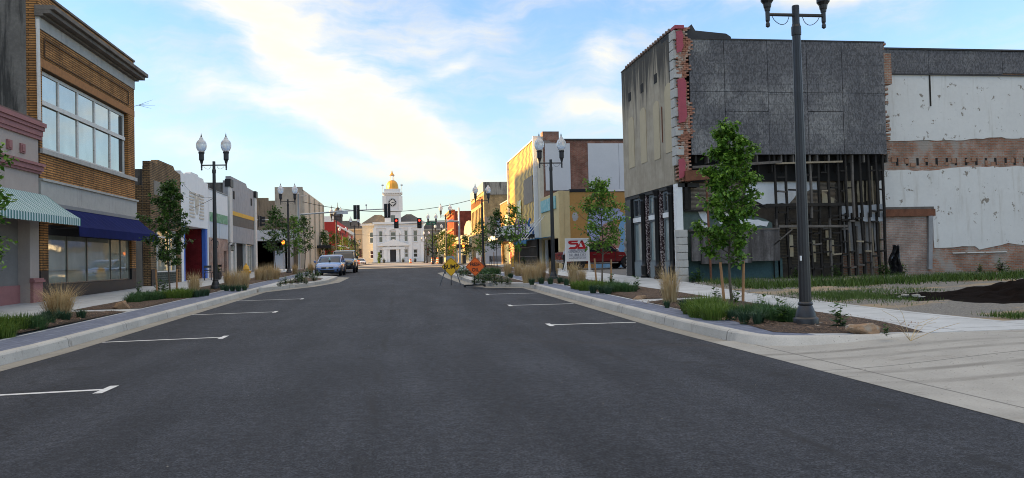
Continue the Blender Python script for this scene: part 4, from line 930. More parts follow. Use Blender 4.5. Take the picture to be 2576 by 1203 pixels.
mb = MB(); pbox(mb, mapY(YS), 11.44, 15.14, 2.31, 2.38, -.25, .15); mb.build('hoarding_top', greytim, b)
mb = MB(); mb.tube([(12.15, YS-.22, .25), (12.12, YS-.22, 2.0), (12.1, YS-.16, 4.3)], .045, 8); mb.build('prop_post', rust, b)
mb = MB(); mb.box(11.3, 11.42, YS+.1, YS+.2, 3.15, 4.3); mb.box(11.45, 11.6, YS+.25, YS+.3, 3.15, 4.4); mb.box(11.3, 13.0, YS+.1, YS+.25, 3.1, 3.18); mb.build('frame_timber', char, b)
# rusticated pier and cast-iron shopfront
mb = MB(); z = .28; k = 0
while z < 2.35:
    mb.box(XR-.1+.01*(k % 2), XR+.28-.01*(k % 2), YS-.12, YS+.3, z, z+.285); z += .30; k += 1
mb.build('rusticated_pier', quoin, b, bevel=.02)
part('white_post', white, b, mR, [(29.22, 29.55, 2.38, 4.22)], -.2, .05); part('white_post', white, b, mR, [(29.42, 29.6, .3, 2.38)], -.2, .04)
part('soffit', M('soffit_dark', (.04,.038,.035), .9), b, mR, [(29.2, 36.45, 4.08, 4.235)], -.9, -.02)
iron = M('black_iron', (.010,.010,.011), .45, .1, 4, .1)
lattice = M('lattice_column', (.16,.11,.11), .8, .2, 6, 0)
def lat():
    m, nt, N, L, P = _new('lattice'); v = pos(N)
    vo = N.new('ShaderNodeTexVoronoi'); vo.feature = 'DISTANCE_TO_EDGE'; vo.inputs['Scale'].default_value = 9; L.new(v, vo.inputs['Vector'])
    L.new(_mix(N, L, _ramp(N, L, vo.outputs['Distance'], .12, .2), (.035,.015,.018), (.42,.36,.34)), P.inputs['Base Color']); P.inputs['Roughness'].default_value = .8; return m
lattm = lat()
for y in (33.55, 31.68, 29.95):
    mb = MB(); mb.lathe([(.2,0),(.2,.12),(.165,.16),(.175,.5),(.19,.55),(.14,.62),(.125,.8),(.11,3.4),(.14,3.45),(.14,3.52),(.12,3.56),(.18,3.74),(.2,3.8)], 14, (XR-.02, y, .36)); mb.build('iron_column', iron, b, smooth=True)
    part('lattice_panel', lattm, b, mR, [(y-.34, y-.12, .55, 4.06)], -.16, -.03)
part('corner_post', iron, b, mR, [(35.35, 36.2, .3, 4.07)], -.3, .06)
mb = MB(); 
for k in range(22): mb.lathe([(.035,0),(.055,.05),(.035,.12)], 8, (XR-.04, 36.22, .4+k*.165))
mb.lathe([(.06,0),(.13,.12),(.08,.3),(.15,.5),(.06,.75)], 10, (XR-.04, 36.25, 1.5)); mb.build('scroll_trim', M('scroll_grey', (.25,.24,.22), .8, .3, 8, .3), b)
frm = M('grey_green_frame', (.13,.145,.15), .7, .1, 3, .2); wglass = glass('whited_glass', (.26,.33,.33), .08, .7, .05)
bays = [(33.75, 35.32), (31.9, 33.02), (30.15, 31.15), (29.62, 29.72)]
for i, (y0, y1) in enumerate(bays[:3]):
    part('stall_riser', M('grey_riser', (.17,.20,.21), .8, .1, 2, .2), b, mR, [(y0, y1, .3, 1.1)], -.3, -.06)
    window(b, mR, y0, y1, 1.1, 2.95, wglass, frm, -.15, .07); part('white_lintel', white, b, mR, [(y0, y1, 2.955, 3.16)], -.3, -.04)
    window(b, mR, y0, y1, 3.165, 4.06, glass_dark if i != 1 else wglass, frm, -.15, .09, (.5,))
mb = MB(); mb.box(XR-.05, XR+.35, 29.6, 36.2, .1, .3); mb.build('threshold', quoin, b)
# ---- white plastered party wall to the right
b = thing('plastered_wall_building', 'tall building with a white plastered party wall scarred by bare brick bands, right edge', 'building', (26, 30, .2))
bodybox(b, 20.5, 46, 30.3, 40, .1, 9.9, ruinbrick, tar)
oldbrick = brick('scarred_brick', (.38,.15,.08), (.36,.23,.165), (.31,.28,.24), .22, .072, .014, .9, patch=(.33,.29,.25), pth=(.5,.62), pscale=1.1)
mW = mapY(30.05)
mb = MB(); pbox(mb, mW, 20.1, 46, .1, 9.9, -.24, 0); mb.build('brick_wall', oldbrick, b)
plast = M('white_plaster', (.64,.63,.595), .9, .05, .8, .25, 30, patch=(.25,.22,.18), pth=(.595,.625), pscale=2.2, streak=.5, stain=(.36,.32,.25), sth=(.52,.78))
rn = random.Random(4)
jag([(20.12,8.92),(46,9.02),(46,6.12),(26.4,6.14),(26.2,6.2),(24.0,6.05),(20.12,6.06)], plast, 'plaster', 30.05, .0, .03, .025, .3)
jag([(20.12,4.8),(22.6,4.74),(23.1,4.78),(24.2,4.9),(46,4.93),(46,1.45),(27.0,1.46),(26.3,1.56),(25.6,1.42),(24.9,1.3),(24.7,1.45),(22.75,1.42),(22.7,2.9),(20.12,3.2)], plast, 'plaster', 30.05, .0, .03, .03, .3)
part('parapet_sheathing', osb, b, mapY(30.0), [(20.4, 22.75, 8.93, 9.97), (22.77, 26.3, 8.95, 9.96), (26.32, 31, 9.0, 9.95), (31.02, 46, 9.02, 9.94)], 0, .03)
part('coping', tar, b, mapY(30.0), [(20.4, 46, 9.97, 10.04)], -.4, .08); part('flashing', tar, b, mapY(30.0), [(20.4, 46, 8.88, 8.93)], 0, .05)
for k in range(24):
    x = 21.1+k*.47+rn.uniform(-.03, .03); part('joist_pocket', darkvoid, b, mW, [(x, x+.11, 4.98, 5.3)], .002, .006)
for k in range(34): 
    x = 20.2+k*.32+rn.uniform(-.05, .05); z_ = 4.92+rn.uniform(0, .25)
    if k % 3: part('loose_brick', M('pocket_brick', (.30,.17,.11), .95, .3, 4, .5, 40), b, mW, [(x, x+rn.uniform(.12, .24), z_, z_+rn.uniform(.06, .22))], .0, .02+rn.uniform(0, .03))
part('door_infill', brick('pale_infill_brick', (.33,.20,.155), (.40,.29,.235), (.34,.32,.29), .22, .072, .016, 1.), b, mW, [(20.12, 22.42, .15, 2.8)], .002, .03)
part('door_lintel', rust, b, mW, [(20.12, 22.78, 2.8, 3.1)], .002, .14); part('lintel_cap', greytim, b, mW, [(20.12, 22.74, 3.1, 3.2)], .002, .1)
mb = MB(); mb.obox((22.5, 29.95, 1.66), (.09, 0, 0), (0, .05, 0), (.06, 0, 1.14)); mb.build('door_jamb', M('grey_jamb', (.27,.27,.27), .9, .15, 3, .3), b)
mb = MB(); mb.box(22.78, 22.84, 29.99, 30.02, 7.55, 8.9); mb.build('conduit', char, b)
part('ledge', plast, b, mW, [(23.6, 26.2, 1.16, 1.2)], .002, .06)
# ---- orange building with mural
b = thing('mural_building', 'one-storey yellow shop with orange side wall and patchy blue mural, behind the red pickup', 'shop', (XR, 55, .6))
orange = M('orange_wall', (.43,.235,.07), .9, .10, .9, .3, 40, patch=(.36,.30,.22), pth=(.66,.72), pscale=.9)
yel = M('pale_yellow', (.55,.43,.22), .85, .08, 2, .2, 40)
bodybox(b, XR+.2, 22, 52.02, 58.9, .2, 5.85, orange, tar)
mO = mapY(52.0)
part('side_wall', orange, b, mO, [(XR+.75, 22, .3, 5.9)], -.1, 0); part('corner_strip', yel, b, mO, [(XR-.02, XR+.74, .3, 5.98)], -.1, .04)
mb = MB(); wall(mb, mR, 51.9, 58.95, .4, 6.0, [(52.6, 58.3, .5, 2.75)], .3); mb.build('wall', yel, b)
part('sign_board', M('faded_teal', (.20,.42,.43), .8, .15, 3, .1, patch=(.36,.50,.48), pth=(.5,.6), pscale=4), b, mR, [(53.0, 58.6, 4.85, 5.75)], .002, .08)
part('coping', black, b, mO, [(XR+.75, 14.2, 5.92, 6.1)], -.3, .06); part('coping', white, b, mO, [(14.22, 22, 5.92, 6.04)], -.3, .06)
part('shopfront', M('deep_green_front', (.02,.03,.025), .5), b, mR, [(52.6, 58.3, .5, 2.75)], -.29, -.2); part('post', white, b, mR, [(57.3, 57.6, .5, 2.75)], -.19, -.02)
def blot(cx, cz, rx, rz, m, d, n=26, amp=.16, name='mural'):
    q = []
    for i in range(n):
        t = 2*PI*i/n; r = 1+rn.uniform(-amp, amp); q.append((cx+rx*r*math.cos(t), cz+rz*r*math.sin(t)))
    mb = MB(); mb.prism(q, mO, .002, d); return mb.build(name, m, b)
mblue = M('mural_sky_blue', (.20,.40,.62), .85, .15, 2, .2, 40); mlav = M('mural_lavender', (.36,.40,.58), .85, .25, 2.5, .2, 40); mskin = M('mural_rose', (.45,.26,.19), .85, .15, 2, .2); mgrey = M('bare_render', (.38,.38,.37), .9, .15, 2, .3)
mb = MB(); mb.prism([(13.2,2.2),(15.2,3.4),(15.5,4.2),(18.5,4.2),(18.5,.35),(13.4,.35)], mO, .002, .006); mb.build('mural', mblue, b)
mb = MB(); mb.prism([(15.6,3.6),(18.5,3.5),(18.5,1.9),(15.7,1.8)], mO, .006, .010); mb.build('mural', mgrey, b)
blot(13.7, 3.5, .75, 1.25, mlav, .009); blot(14.6, 4.3, .9, .5, mlav, .011); blot(14.6, 2.7, .75, 1.1, mskin, .014, 20, .08)
blot(12.4, 2.5, .38, .2, mgrey, .006); blot(12.1, 4.2, .22, .3, mgrey, .006); blot(16.6, 5.0, .16, .8, mgrey, .008)
# ---- screen-fronted theatre
b = thing('screen_theatre', 'tall theatre with golden metal screen front, marquee and white-panelled brick side wall', 'theatre', (XR, 67, .7))
def screen_mat():
    m, nt, N, L, P = _new('metal_screen'); s = N.new('ShaderNodeSeparateXYZ'); L.new(pos(N), s.inputs[0])
    zz = _math(N, L, 'ADD', _math(N, L, 'MULTIPLY', s.outputs[1], 1.35), _math(N, L, 'MULTIPLY', _math(N, L, 'PINGPONG', s.outputs[2], .34), 1.0))
    f = _math(N, L, 'PINGPONG', zz, .5)
    L.new(_mix(N, L, _ramp(N, L, f, .1, .42), (.13,.075,.012), (.74,.46,.08)), P.inputs['Base Color']); P.inputs['Metallic'].default_value = .25; P.inputs['Roughness'].default_value = .5
    _bump(N, L, P, f, .8, .08); return m
bodybox(b, XR+.3, 24, 59.05, 75.0, .3, 10.6, redbrick, tar)
part('metal_screen', screen_mat(), b, mR, [(60.3, 75.0, 4.15, 10.9)], -.3, .12); part('fin', white, b, mR, [(60.0, 60.28, 3.0, 11.1)], -.3, .3); part('fin', white, b, mR, [(75.02, 75.2, 3.0, 10.95)], -.3, .3)
part('edge_trim', white, b, mR, [(60.3, 75.0, 10.9, 11.0)], -.3, .2)
part('corner_wall', M('cream_corner', (.52,.47,.37), .9, .1, 2, .2), b, mR, [(59.0, 59.98, .4, 10.9)], -.3, 0)
part('grey_panel', M('louvre_grey', (.21,.18,.15), .8, .15, 3, .2), b, mR, [(61.6, 66.0, 6.0, 8.15)], .122, .16)
ban = M('festival_banner', (.45,.50,.14), .7, .3, 1, 0, patch=(.75,.70,.62), pth=(.45,.55), pscale=2.2)
part('banner', ban, b, mR, [(67.6, 69.6, 4.65, 6.6)], .17, .19)
mT = mapY(59.02)
part('side_brick', brick('theatre_brick', (.24,.085,.055), (.30,.15,.10), (.22,.18,.15), .24, .08, .014, .8, patch=(.28,.24,.21), pth=(.55,.64), pscale=.7), b, mT, [(XR+.31, 24, .3, 10.6)], -.02, .0)
wp = M('white_board_panel', (.60,.60,.60), .8, .04, 1, .1, 30, patch=(.25,.24,.23), pth=(.73,.76), pscale=1.4)
part('white_panel', wp, b, mT, [(11.45, 13.45, 6.65, 10.35)], .002, .06); part('white_panel', wp, b, mT, [(14.9, 17.4, 6.55, 10.35), (17.42, 20.15, 6.5, 10.35)], .002, .06)
part('chimney_block', redbrick, b, mT, [(XR+.3, 12.6, 10.6, 11.3)], -.9, .012); part('coping', tar, b, mT, [(12.62, 24, 10.6, 10.72)], -.4, .06)
# marquee with prow
mb = MB(); mb.prism([(-11.0,61.0),(-8.9,64.5),(-8.9,71.5),(-11.0,75.0)], lambda u, v, d: (-u, v, d), 3.35, 4.2); mb.build('marquee', M('marquee_white', (.58,.58,.56), .7, .06, 2, .1), b)
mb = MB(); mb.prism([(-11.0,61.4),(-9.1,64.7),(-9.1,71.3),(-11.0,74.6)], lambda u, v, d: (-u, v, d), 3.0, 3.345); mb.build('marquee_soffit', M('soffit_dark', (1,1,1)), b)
mb = MB()
for k in range(10): mb.lathe([(.01,-.1),(.09,-.05),(.09,.05),(.01,.1)], 8, (9.1+.19*k, 64.3-.33*k, 2.95))
mb.build('bulbs', M('bulb', (.7,.65,.55), .3), b)
mb = MB()
for k in range(5): mb.tube([(9.3+.2*k, 61.2, 3.2), (9.3+.2*k+.06*math.sin(k*2), 61.2, 4.1+.12*(k % 2)), (9.4+.2*k, 61.2, 4.55-.1*(k % 3))], .055, 6)
mb.build('neon_letters', M('neon_mauve', (.20,.12,.30), .5), b)
mb = MB(); mb.tube([(10.42,61.2,3.3),(10.6,61.2,3.75),(10.35,61.2,4.15),(10.55,61.2,4.6)], .1, 8); mb.tube([(10.75,61.2,3.3),(10.7,61.2,4.0)], .06, 6); mb.build('neon_figure', M('neon_blue', (.04,.13,.36), .5), b)
aw = M('teal_blue_canvas', (.02,.15,.30), .7)
mb = MB(); mb.prism([(XR,2.95),(XR-1.9,2.72),(XR-1.9,2.45),(XR-1.86,2.45),(XR-1.86,2.68),(XR,2.9)], lambda u, v, d: (u, d, v), 55.0, 61.0); mb.build('awning', aw, b)
mb = MB()
for k in range(3): mb.tube([(XR-1.6, 57+1.6*k, 2.8), (XR+.02, 57.6+1.6*k, 4.6)], .03, 5)
mb.build('stay_rods', white, b)
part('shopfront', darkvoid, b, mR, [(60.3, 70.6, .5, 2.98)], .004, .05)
mb = MB()
for k in range(26): pbox(mb, mR, 60.4+.39*k, 60.45+.39*k, .5, 2.98, .1, .14)
for z in (.9, 1.5, 2.3): pbox(mb, mR, 60.4, 70.5, z, z+.05, .145, .17)
mb.build('security_bars', M('bar_grey', (.16,.14,.12), .6, .1, 3, 0, metal=.5), b)
part('ticket_bay', M('ochre_front', (.50,.33,.13), .8, .15, 2, .2), b, mR, [(71.0, 74.9, .5, 2.98)], .004, .3)
mb = MB()
for y in (71.5, 72.7, 73.9): pbox(mb, mR, y, y+.55, 1.3, 2.8, .304, .33)
mb.build('poster', M('red_poster', (.42,.05,.03), .6, .3, 3, 0, patch=(.6,.5,.35), pth=(.5,.58), pscale=3), b)
# ---- low yellow brick
b = thing('yellow_brick_shop', 'low golden brick shop with a small banner beside the theatre screen', 'shop', (XR, 79, .7))
ybrick = brick('golden_brick', (.44,.25,.085), (.38,.20,.065), (.25,.16,.08), .24, .08, .012, .6)
bodybox(b, XR+.3, 22, 75.3, 83, .3, 7.0, ybrick, tar)
mb = MB(); wall(mb, mR, 75.22, 83, .5, 7.25, [(76.2, 82, .6, 3)], .3); mb.build('wall', ybrick, b); part('coping', stone, b, mR, [(75.22, 83, 7.25, 7.36)], -.32, .06)
part('shopfront', glass_store, b, mR, [(76.2, 82, .6, 3)], -.29, -.2); part('banner', ban, b, mR, [(77.4, 79.2, 4.4, 5.9)], .004, .03); part('canopy', white, b, mR, [(75.3, 82.8, 3.3, 3.75)], .004, 1.4)
# ---- tan corner building
b = thing('tan_corner_building', 'three-storey tan brick corner building with arcaded upper windows and a blue painted side panel', 'building', (XR, 108, .75))
tanb = brick('tan_brick_far', (.56,.40,.19), (.48,.33,.15), (.28,.2,.12), .3, .1, .014, .5)
bodybox(b, XR+.3, 30, 99.05, 117, .3, 11.2, tanb, tar)
wins = [(100.2+2.05*k, 101.5+2.05*k, 5.4, 8.4) for k in range(8)]
mb = MB(); wall(mb, mR, 99, 117, .5, 11.4, wins+[(100.5, 116, .6, 3.2)], .35); mb.build('wall', tanb, b)
for h in wins: window(b, mR, *h, glass_dark, cream, -.3, .12, (), (.5,))
part('shopfront', glass_store, b, mR, [(100.5, 116, .6, 3.2)], -.34, -.25); part('stone_band', stone, b, mR, [(98.97, 117, 10.2, 11.4)], .004, .1)
for k in range(12): part('brick_ornament', M('orange_soldier_brick', (1,1,1)), b, mR, [(99.6+1.45*k, 100.3+1.45*k, 8.9, 9.7)], .004, .08)
mC = mapY(99.0)
part('stained_band', M('stained_concrete_band', (.36,.33,.27), .95, .15, .8, .3, streak=.9, stain=(.07,.065,.06), sth=(.45,.6)), b, mC, [(XR-.01, 30, 9.75, 11.4)], -.04, .06)
part('lower_wall', M('pink_tan_render', (.36,.28,.21), .9, .1, .6, .2), b, mC, [(XR, 30, 3.4, 6.9)], -.02, .03); part('base_wall', M('grey_base_render', (.42,.42,.43), .9, .1, .6, .2), b, mC, [(XR, 30, .5, 3.39)], -.02, .05)
part('dark_window', darkvoid, b, mC, [(14.2, 15.5, 8.0, 8.6)], .002, .06)
part('side_mural', M('mural_wave_blue', (.22,.26,.42), .9, .3, 1.2, .2, 10, patch=(.42,.44,.55), pth=(.48,.58), pscale=.9), b, mC, [(12.6, 17.5, 4.0, 6.6)], .031, .05)
# ---- beyond
b = thing('cream_arch_shop', 'low cream shop with an arched parapet, past the tan corner building', 'shop', (XR, 124, .75))
bodybox(b, XR+.3, 24, 117.1, 131, .3, 5.6, cream, tar)
mb = MB(); mb.prism([(117.1,.5),(131,.5),(131,6.2),(129.5,7.0),(126,7.6),(122,7.6),(118.6,7.0),(117.1,6.2)], mR, -.3, 0); mb.build('wall', M('cream_far', (.50,.42,.27), .9), b)
part('shopfront', glass_store, b, mR, [(118, 130, .6, 3.2)], .004, .05); part('canopy', black, b, mR, [(117.5, 130.5, 3.3, 3.7)], .004, 1.6); part('cornice', stone, b, mR, [(117.1, 131, 5.2, 5.5)], .004, .2)
b = thing('ochre_shop', 'low ochre shop with tall posts in front of the red brick block', 'shop', (XR, 143, .75))
bodybox(b, XR+.3, 24, 131.2, 155.8, .3, 5.3, orange, tar)
mb = MB(); wall(mb, mR, 131.1, 155.8, .5, 5.6, [(133, 142, .6, 3.6), (145, 154, .6, 3.6)], .3); mb.build('wall', M('ochre_front', (1,1,1)), b)
for h in ((133, 142, .6, 3.6), (145, 154, .6, 3.6)): window(b, mR, *h, glass_store, white, -.25, .15, (.25,.5,.75))
part('cornice', cream, b, mR, [(131.1, 155.8, 5.1, 5.6)], .004, .3)
b = thing('red_brick_block', 'tall red brick building with an ornate orange-red cornice front, far right of the street', 'building', (XR, 165, .75))
rb = brick('deep_red_brick', (.27,.06,.035), (.23,.05,.03), (.16,.05,.035), .3, .1, .014, .4)
bodybox(b, XR+.4, 32, 156.05, 175, .3, 11.3, rb, tar)
wins = [(158+2.8*k, 159.5+2.8*k, z0, z0+2.2) for k in range(6) for z0 in (4.6, 8.0)]
mb = MB(); wall(mb, mR, 156, 175, .5, 11.6, wins, .4); mb.build('wall', M('vermilion_front', (.55,.11,.035), .85, .1, 1, .2), b)
for h in wins: window(b, mR, *h, glass_dark, white, -.3, .15)
for z, d in ((7.3, .3), (10.6, .4), (11.3, .7)): part('cornice', M('orange_cornice', (.50,.20,.05), .8), b, mR, [(155.9, 175.1, z, z+.35)], .004, d)
mb = MB()
for k in range(9): pbox(mb, mR, 156.3+2.1*k, 156.9+2.1*k, 10.96, 11.29, .41, .65)
mb.build('brackets', cream, b)
b = thing('distant_brick_row', 'far terrace of small red and cream shops before the courthouse square on the right', 'building', (XR, 200, .75))
bodybox(b, XR+.3, 30, 178, 225, .3, 8.4, rb, tar)
wins = [(180+3.4*k, 182+3.4*k, 4.8, 7) for k in range(13)]
mb = MB(); wall(mb, mR, 178, 225, .5, 8.8, wins, .3); mb.build('wall', cream, b)
for h in wins: window(b, mR, *h, glass_dark, white, -.25, .15)
part('cornice', stone, b, mR, [(178, 225, 8.2, 8.7)], .004, .4)
# ================================================================== COURTHOUSE
YC = 280.; b = thing('courthouse', 'white domed courthouse with a clock tower and gilded dome closing the end of the street', 'courthouse', (0, YC, .6))
def C(zx, zy): p = aY(754+zx*.26268, 402+zy*.26268, YC); return p.x, p.z
cw = M('courthouse_white', (.66,.655,.645), .85, .03, .3, 0); cwing = M('courthouse_sun_warmed', (.62,.54,.42), .9, .03, .3, 0); ctrim = M('courthouse_trim', (.72,.71,.69), .85, .03, .3, 0)
gold = M('gold_leaf', (.62,.30,.05), .42, .1, .6, .1, 5, metal=.55)
mF = mapY(YC); G = .55
xL0, zE = C(600, 622); xP0, _ = C(712, 622); xP1, _ = C(1185, 610); xLeft = xL0
_, zTop = C(800, 612)
def cwin(x, y0, y1, w, mp, arch=False):
    cx, z1 = C(x, y0); _, z0 = C(x, y1); hw = w/2
    window(b, mp, cx-hw, cx+hw, z0, z1, glass_dark, ctrim, -.3, .25, (), (.5,), ctrim, sd=.15)
    return (cx-hw, cx+hw, z0, z1)
def hole(x, y0, y1, w): cx, z1 = C(x, y0); _, z0 = C(x, y1); return (cx-w/2, cx+w/2, z0, z1)
H = [(775, 680, 795, 1.55), (1017, 672, 785, 1.5), (778, 860, 945, 1.3), (1021, 853, 936, 1.4), (1106, 672, 787, 1.7), (1108, 853, 936, 1.7)]
HL = [(684, 688, 800, 1.6), (689, 868, 948, 1.6)]
mb = MB(); wall(mb, mF, xP0, xP1, G, zTop, [hole(*h) for h in H]+[(C(895,685)[0]-2.2, C(895,685)[0]+2.2, C(895,780)[1], C(895,685)[1]), (C(900,860)[0]-2.3, C(900,860)[0]+2.3, G, C(900,860)[1])], .5); mb.build('wall', cw, b)
for h in H: cwin(*h, mF)
ac, az1 = C(895, 685); _, az0 = C(895, 780); window(b, mF, ac-2.2, ac+2.2, az0, az1, glass_dark, ctrim, -.3, .4, (.27,.73), (.5,))
mb = MB(); q = [(ac+3.0*math.cos(t*PI/12), az1-1.2+2.6*math.sin(t*PI/12)) for t in range(13)]; q2 = [(ac+2.3*math.cos(t*PI/12), az1-1.2+1.9*math.sin(t*PI/12)) for t in range(12, -1, -1)]
for i in range(12): mb.prism([q[i], q[i+1], q2[11-i], q2[12-i]], mF, .01, .35)
mb.build('arch_surround', ctrim, b)
dc, dz1 = C(900, 860); part('door', M('dark_entrance', (.02,.02,.024), .5), b, mF, [(dc-2.3, dc+2.3, G, dz1)], -.45, -.3)
part('doorcase', ctrim, b, mF, [(dc-3.6, dc-2.4, G, dz1), (dc+2.4, dc+3.6, G, dz1), (dc-4.0, dc+4.0, dz1+.02, dz1+.9)], .01, .6)
mb = MB(); pz = C(900, 825)[1]; mb.prism([(dc-5.6,pz),(dc+5.6,pz),(dc+5.6,pz+.35),(dc,pz+2.4),(dc-5.6,pz+.35)], mF, .01, .9); mb.build('pediment', ctrim, b)
part('cornice', ctrim, b, mF, [(xP0-.5, xP1+.5, zTop-.2, zTop+.5)], -1, .7); part('frieze', ctrim, b, mF, [(xP0, xP1, zTop-1.6, zTop-1.35)], .01, .25)
for zx in (716, 845, 935, 1055, 1175): x = C(zx, 700)[0]; part('pilaster', ctrim, b, mF, [(x-.6, x+.6, G, zTop-1.6)], .01, .3)
part('plinth', stone, b, mapY(YC-4), [(xP0-1, xP1+1, .3, C(900, 978)[1])], -4, 0)
mb = MB(); mb.box(xP0+.2, xP1-.2, YC+.5, YC+24, .3, zTop-.1); mb.build('main_block', cw, b)
# left wing face lies in its own return; warm sunlight is put into its colour
mLW = mapY(YC+3)
mb = MB(); wall(mb, mLW, xLeft-.2, xP0+.2, G, zTop-.3, [hole(*h) for h in HL], .5); mb.build('wing_wall', cwing, b)
for h in HL: cwin(*h, mLW)
part('cornice', ctrim, b, mLW, [(xLeft-.8, xP0-.02, zTop-.5, zTop+.3)], -.6, .6); mb = MB(); mb.box(xLeft, xP0, YC+3.5, YC+22, .3, zTop-.4); mb.build('wing_block', cwing, b)
# hipped roofs
def hip(x0, x1, y0, y1, z0, z1, ins, name='roof', m=None):
    mb = MB(); i = ins; vs = [(x0,y0,z0),(x1,y0,z0),(x1,y1,z0),(x0,y1,z0),(x0+i,y0+i,z1),(x1-i,y0+i,z1),(x1-i,y1-i,z1),(x0+i,y1-i,z1)]
    mb.add(vs, [(0,1,5,4),(1,2,6,5),(2,3,7,6),(3,0,4,7),(4,5,6,7)]); return mb.build(name, m or slate, b)
zr = C(760, 518)[1]; hip(xLeft-.3, C(900,600)[0], YC+2, YC+22, zTop+.35, zr, 4.5); hip(C(900,600)[0], C(1185,600)[0]+.4, YC+2, YC+22, zTop+.55, C(1000,512)[1], 4.6)
# tower
tx0, _ = C(812, 500); tx1, _ = C(968, 500); tc_ = (tx0+tx1)/2; tw = (tx1-tx0)/2; YT = YC+1.0
def tz(zy): return aY(754+885*.26268, 402+zy*.26268, YC).z
mb = MB(); mb.box(tc_-tw, tc_+tw, YT, YT+2*tw, zTop-1, tz(335)); mb.build('tower_shaft', cw, b)
part('tower_band', ctrim, b, mapY(YT), [(tc_-tw-.3, tc_+tw+.3, tz(490), tz(484))], -2*tw-.3, .3)
mb = MB()
for s_ in (-1, 1): mb.box(tc_+s_*tw-.7, tc_+s_*tw+.7, YT-.25, YT+1.2, tz(484), tz(345))
mb.build('tower_pilaster', ctrim, b)
for h, d in ((342, .5), (328, 1.2), (314, 1.9)): pass
mb = MB(); mb.box(tc_-tw-.25, tc_+tw+.25, YT-.25, YT+2*tw+.25, tz(338), tz(326)); mb.box(tc_-tw-.7, tc_+tw+.7, YT-.7, YT+2*tw+.7, tz(322), tz(311))
for k in range(9): x = tc_-tw-.4+(2*tw+.8)*k/8; mb.box(x-.15, x+.15, YT-.6, YT-.25, tz(326), tz(322))
mb.build('tower_cornice', ctrim, b)
mb = MB(); mb.box(tc_-tw, tc_+tw, YT, YT+2*tw, tz(311), tz(276)); mb.build('attic', cw, b)
cx, cz = C(887, 407); R_ = 5.3*.95
disc = lambda r, n=32: [(cx+r*math.cos(2*PI*k/n), cz+r*math.sin(2*PI*k/n)) for k in range(n)]
mT2 = mapY(YT); R_ = C(925,407)[0]-C(887,407)[0]
mb = MB(); mb.prism(disc(R_), mT2, .002, .15); clk = mb.build('clock', black, b)
mb = MB(); mb.prism(disc(R_*.62), mT2, .152, .2); mb.build('clock_face', M('clock_white', (.62,.60,.55), .6), clk)
mb = MB()
for k in range(12):
    t = 2*PI*k/12; r0, r1 = R_*.68, R_*.94; d = Vector((math.sin(t), math.cos(t))); n = Vector((d.y, -d.x))*R_*.07
    mb.prism([(cx+d.x*r0+n.x, cz+d.y*r0+n.y), (cx+d.x*r1+n.x, cz+d.y*r1+n.y), (cx+d.x*r1-n.x, cz+d.y*r1-n.y), (cx+d.x*r0-n.x, cz+d.y*r0-n.y)], mT2, .152, .2)
mb.build('numerals', M('clock_white', (1,1,1)), clk)
mb = MB()
for a, r in ((100, .8), (255, .35)): t = math.radians(a); d = Vector((math.sin(t), math.cos(t))); n = Vector((d.y, -d.x))*.14; mb.prism([(cx+n.x, cz+n.y), (cx+d.x*R_*r, cz+d.y*R_*r), (cx-n.x, cz-n.y)], mT2, .21, .26)
mb.build('clock_hands', black, clk)
mb = MB(); yc = YT+tw; r0 = (C(941,270)[0]-C(820,270)[0])/2; zb, zt = tz(276), tz(187)
prof = [(r0*1.06, zb), (r0*1.02, zb+.25)]+[(r0*max(.36, math.cos(t*PI/2/10)**.7) if t < 10 else r0*.36, zb+.25+(zt-zb-.25)*math.sin(t*PI/2/10)) for t in range(0, 10)]+[(r0*.30, zt)]
mb.lathe(prof, 24, (tc_, yc, 0), flute=.035); mb.build('dome', gold, b)
mb = MB(); zl = tz(140)
for k in range(8): t = 2*PI*k/8; mb.tube([(tc_+.62*math.cos(t), yc+.62*math.sin(t), zt-.1), (tc_+.62*math.cos(t), yc+.62*math.sin(t), zl)], .09, 6)
mb.lathe([(.85, zt-.3), (.85, zt)], 12, (tc_, yc, 0)); mb.build('lantern', ctrim, b)
mb = MB(); mb.lathe([(.92,zl),(.95,zl+.15),(.62,zl+.45),(.36,zl+.85),(.2,zl+1.2),(.26,zl+1.35),(.12,zl+1.55),(.06,tz(91)),(.02,tz(90))], 14, (tc_, yc, 0)); mb.build('finial', gold, b, smooth=True)
mb = MB()
for s_ in (-1, 1): x = tc_+s_*(tw+.5); mb.tube([(x, YT-.5, tz(311)), (x, YT-.5, tz(230))], .07, 5); mb.box(x-.4, x+.4, YT-.8, YT-.3, tz(248), tz(238))
mb.build('antenna', steel, b)
wx, wz1 = C(892, 530); part('tower_window', glass_dark, b, mT2, [(wx-.75, wx+.75, tz(596), wz1)], .004, .05)
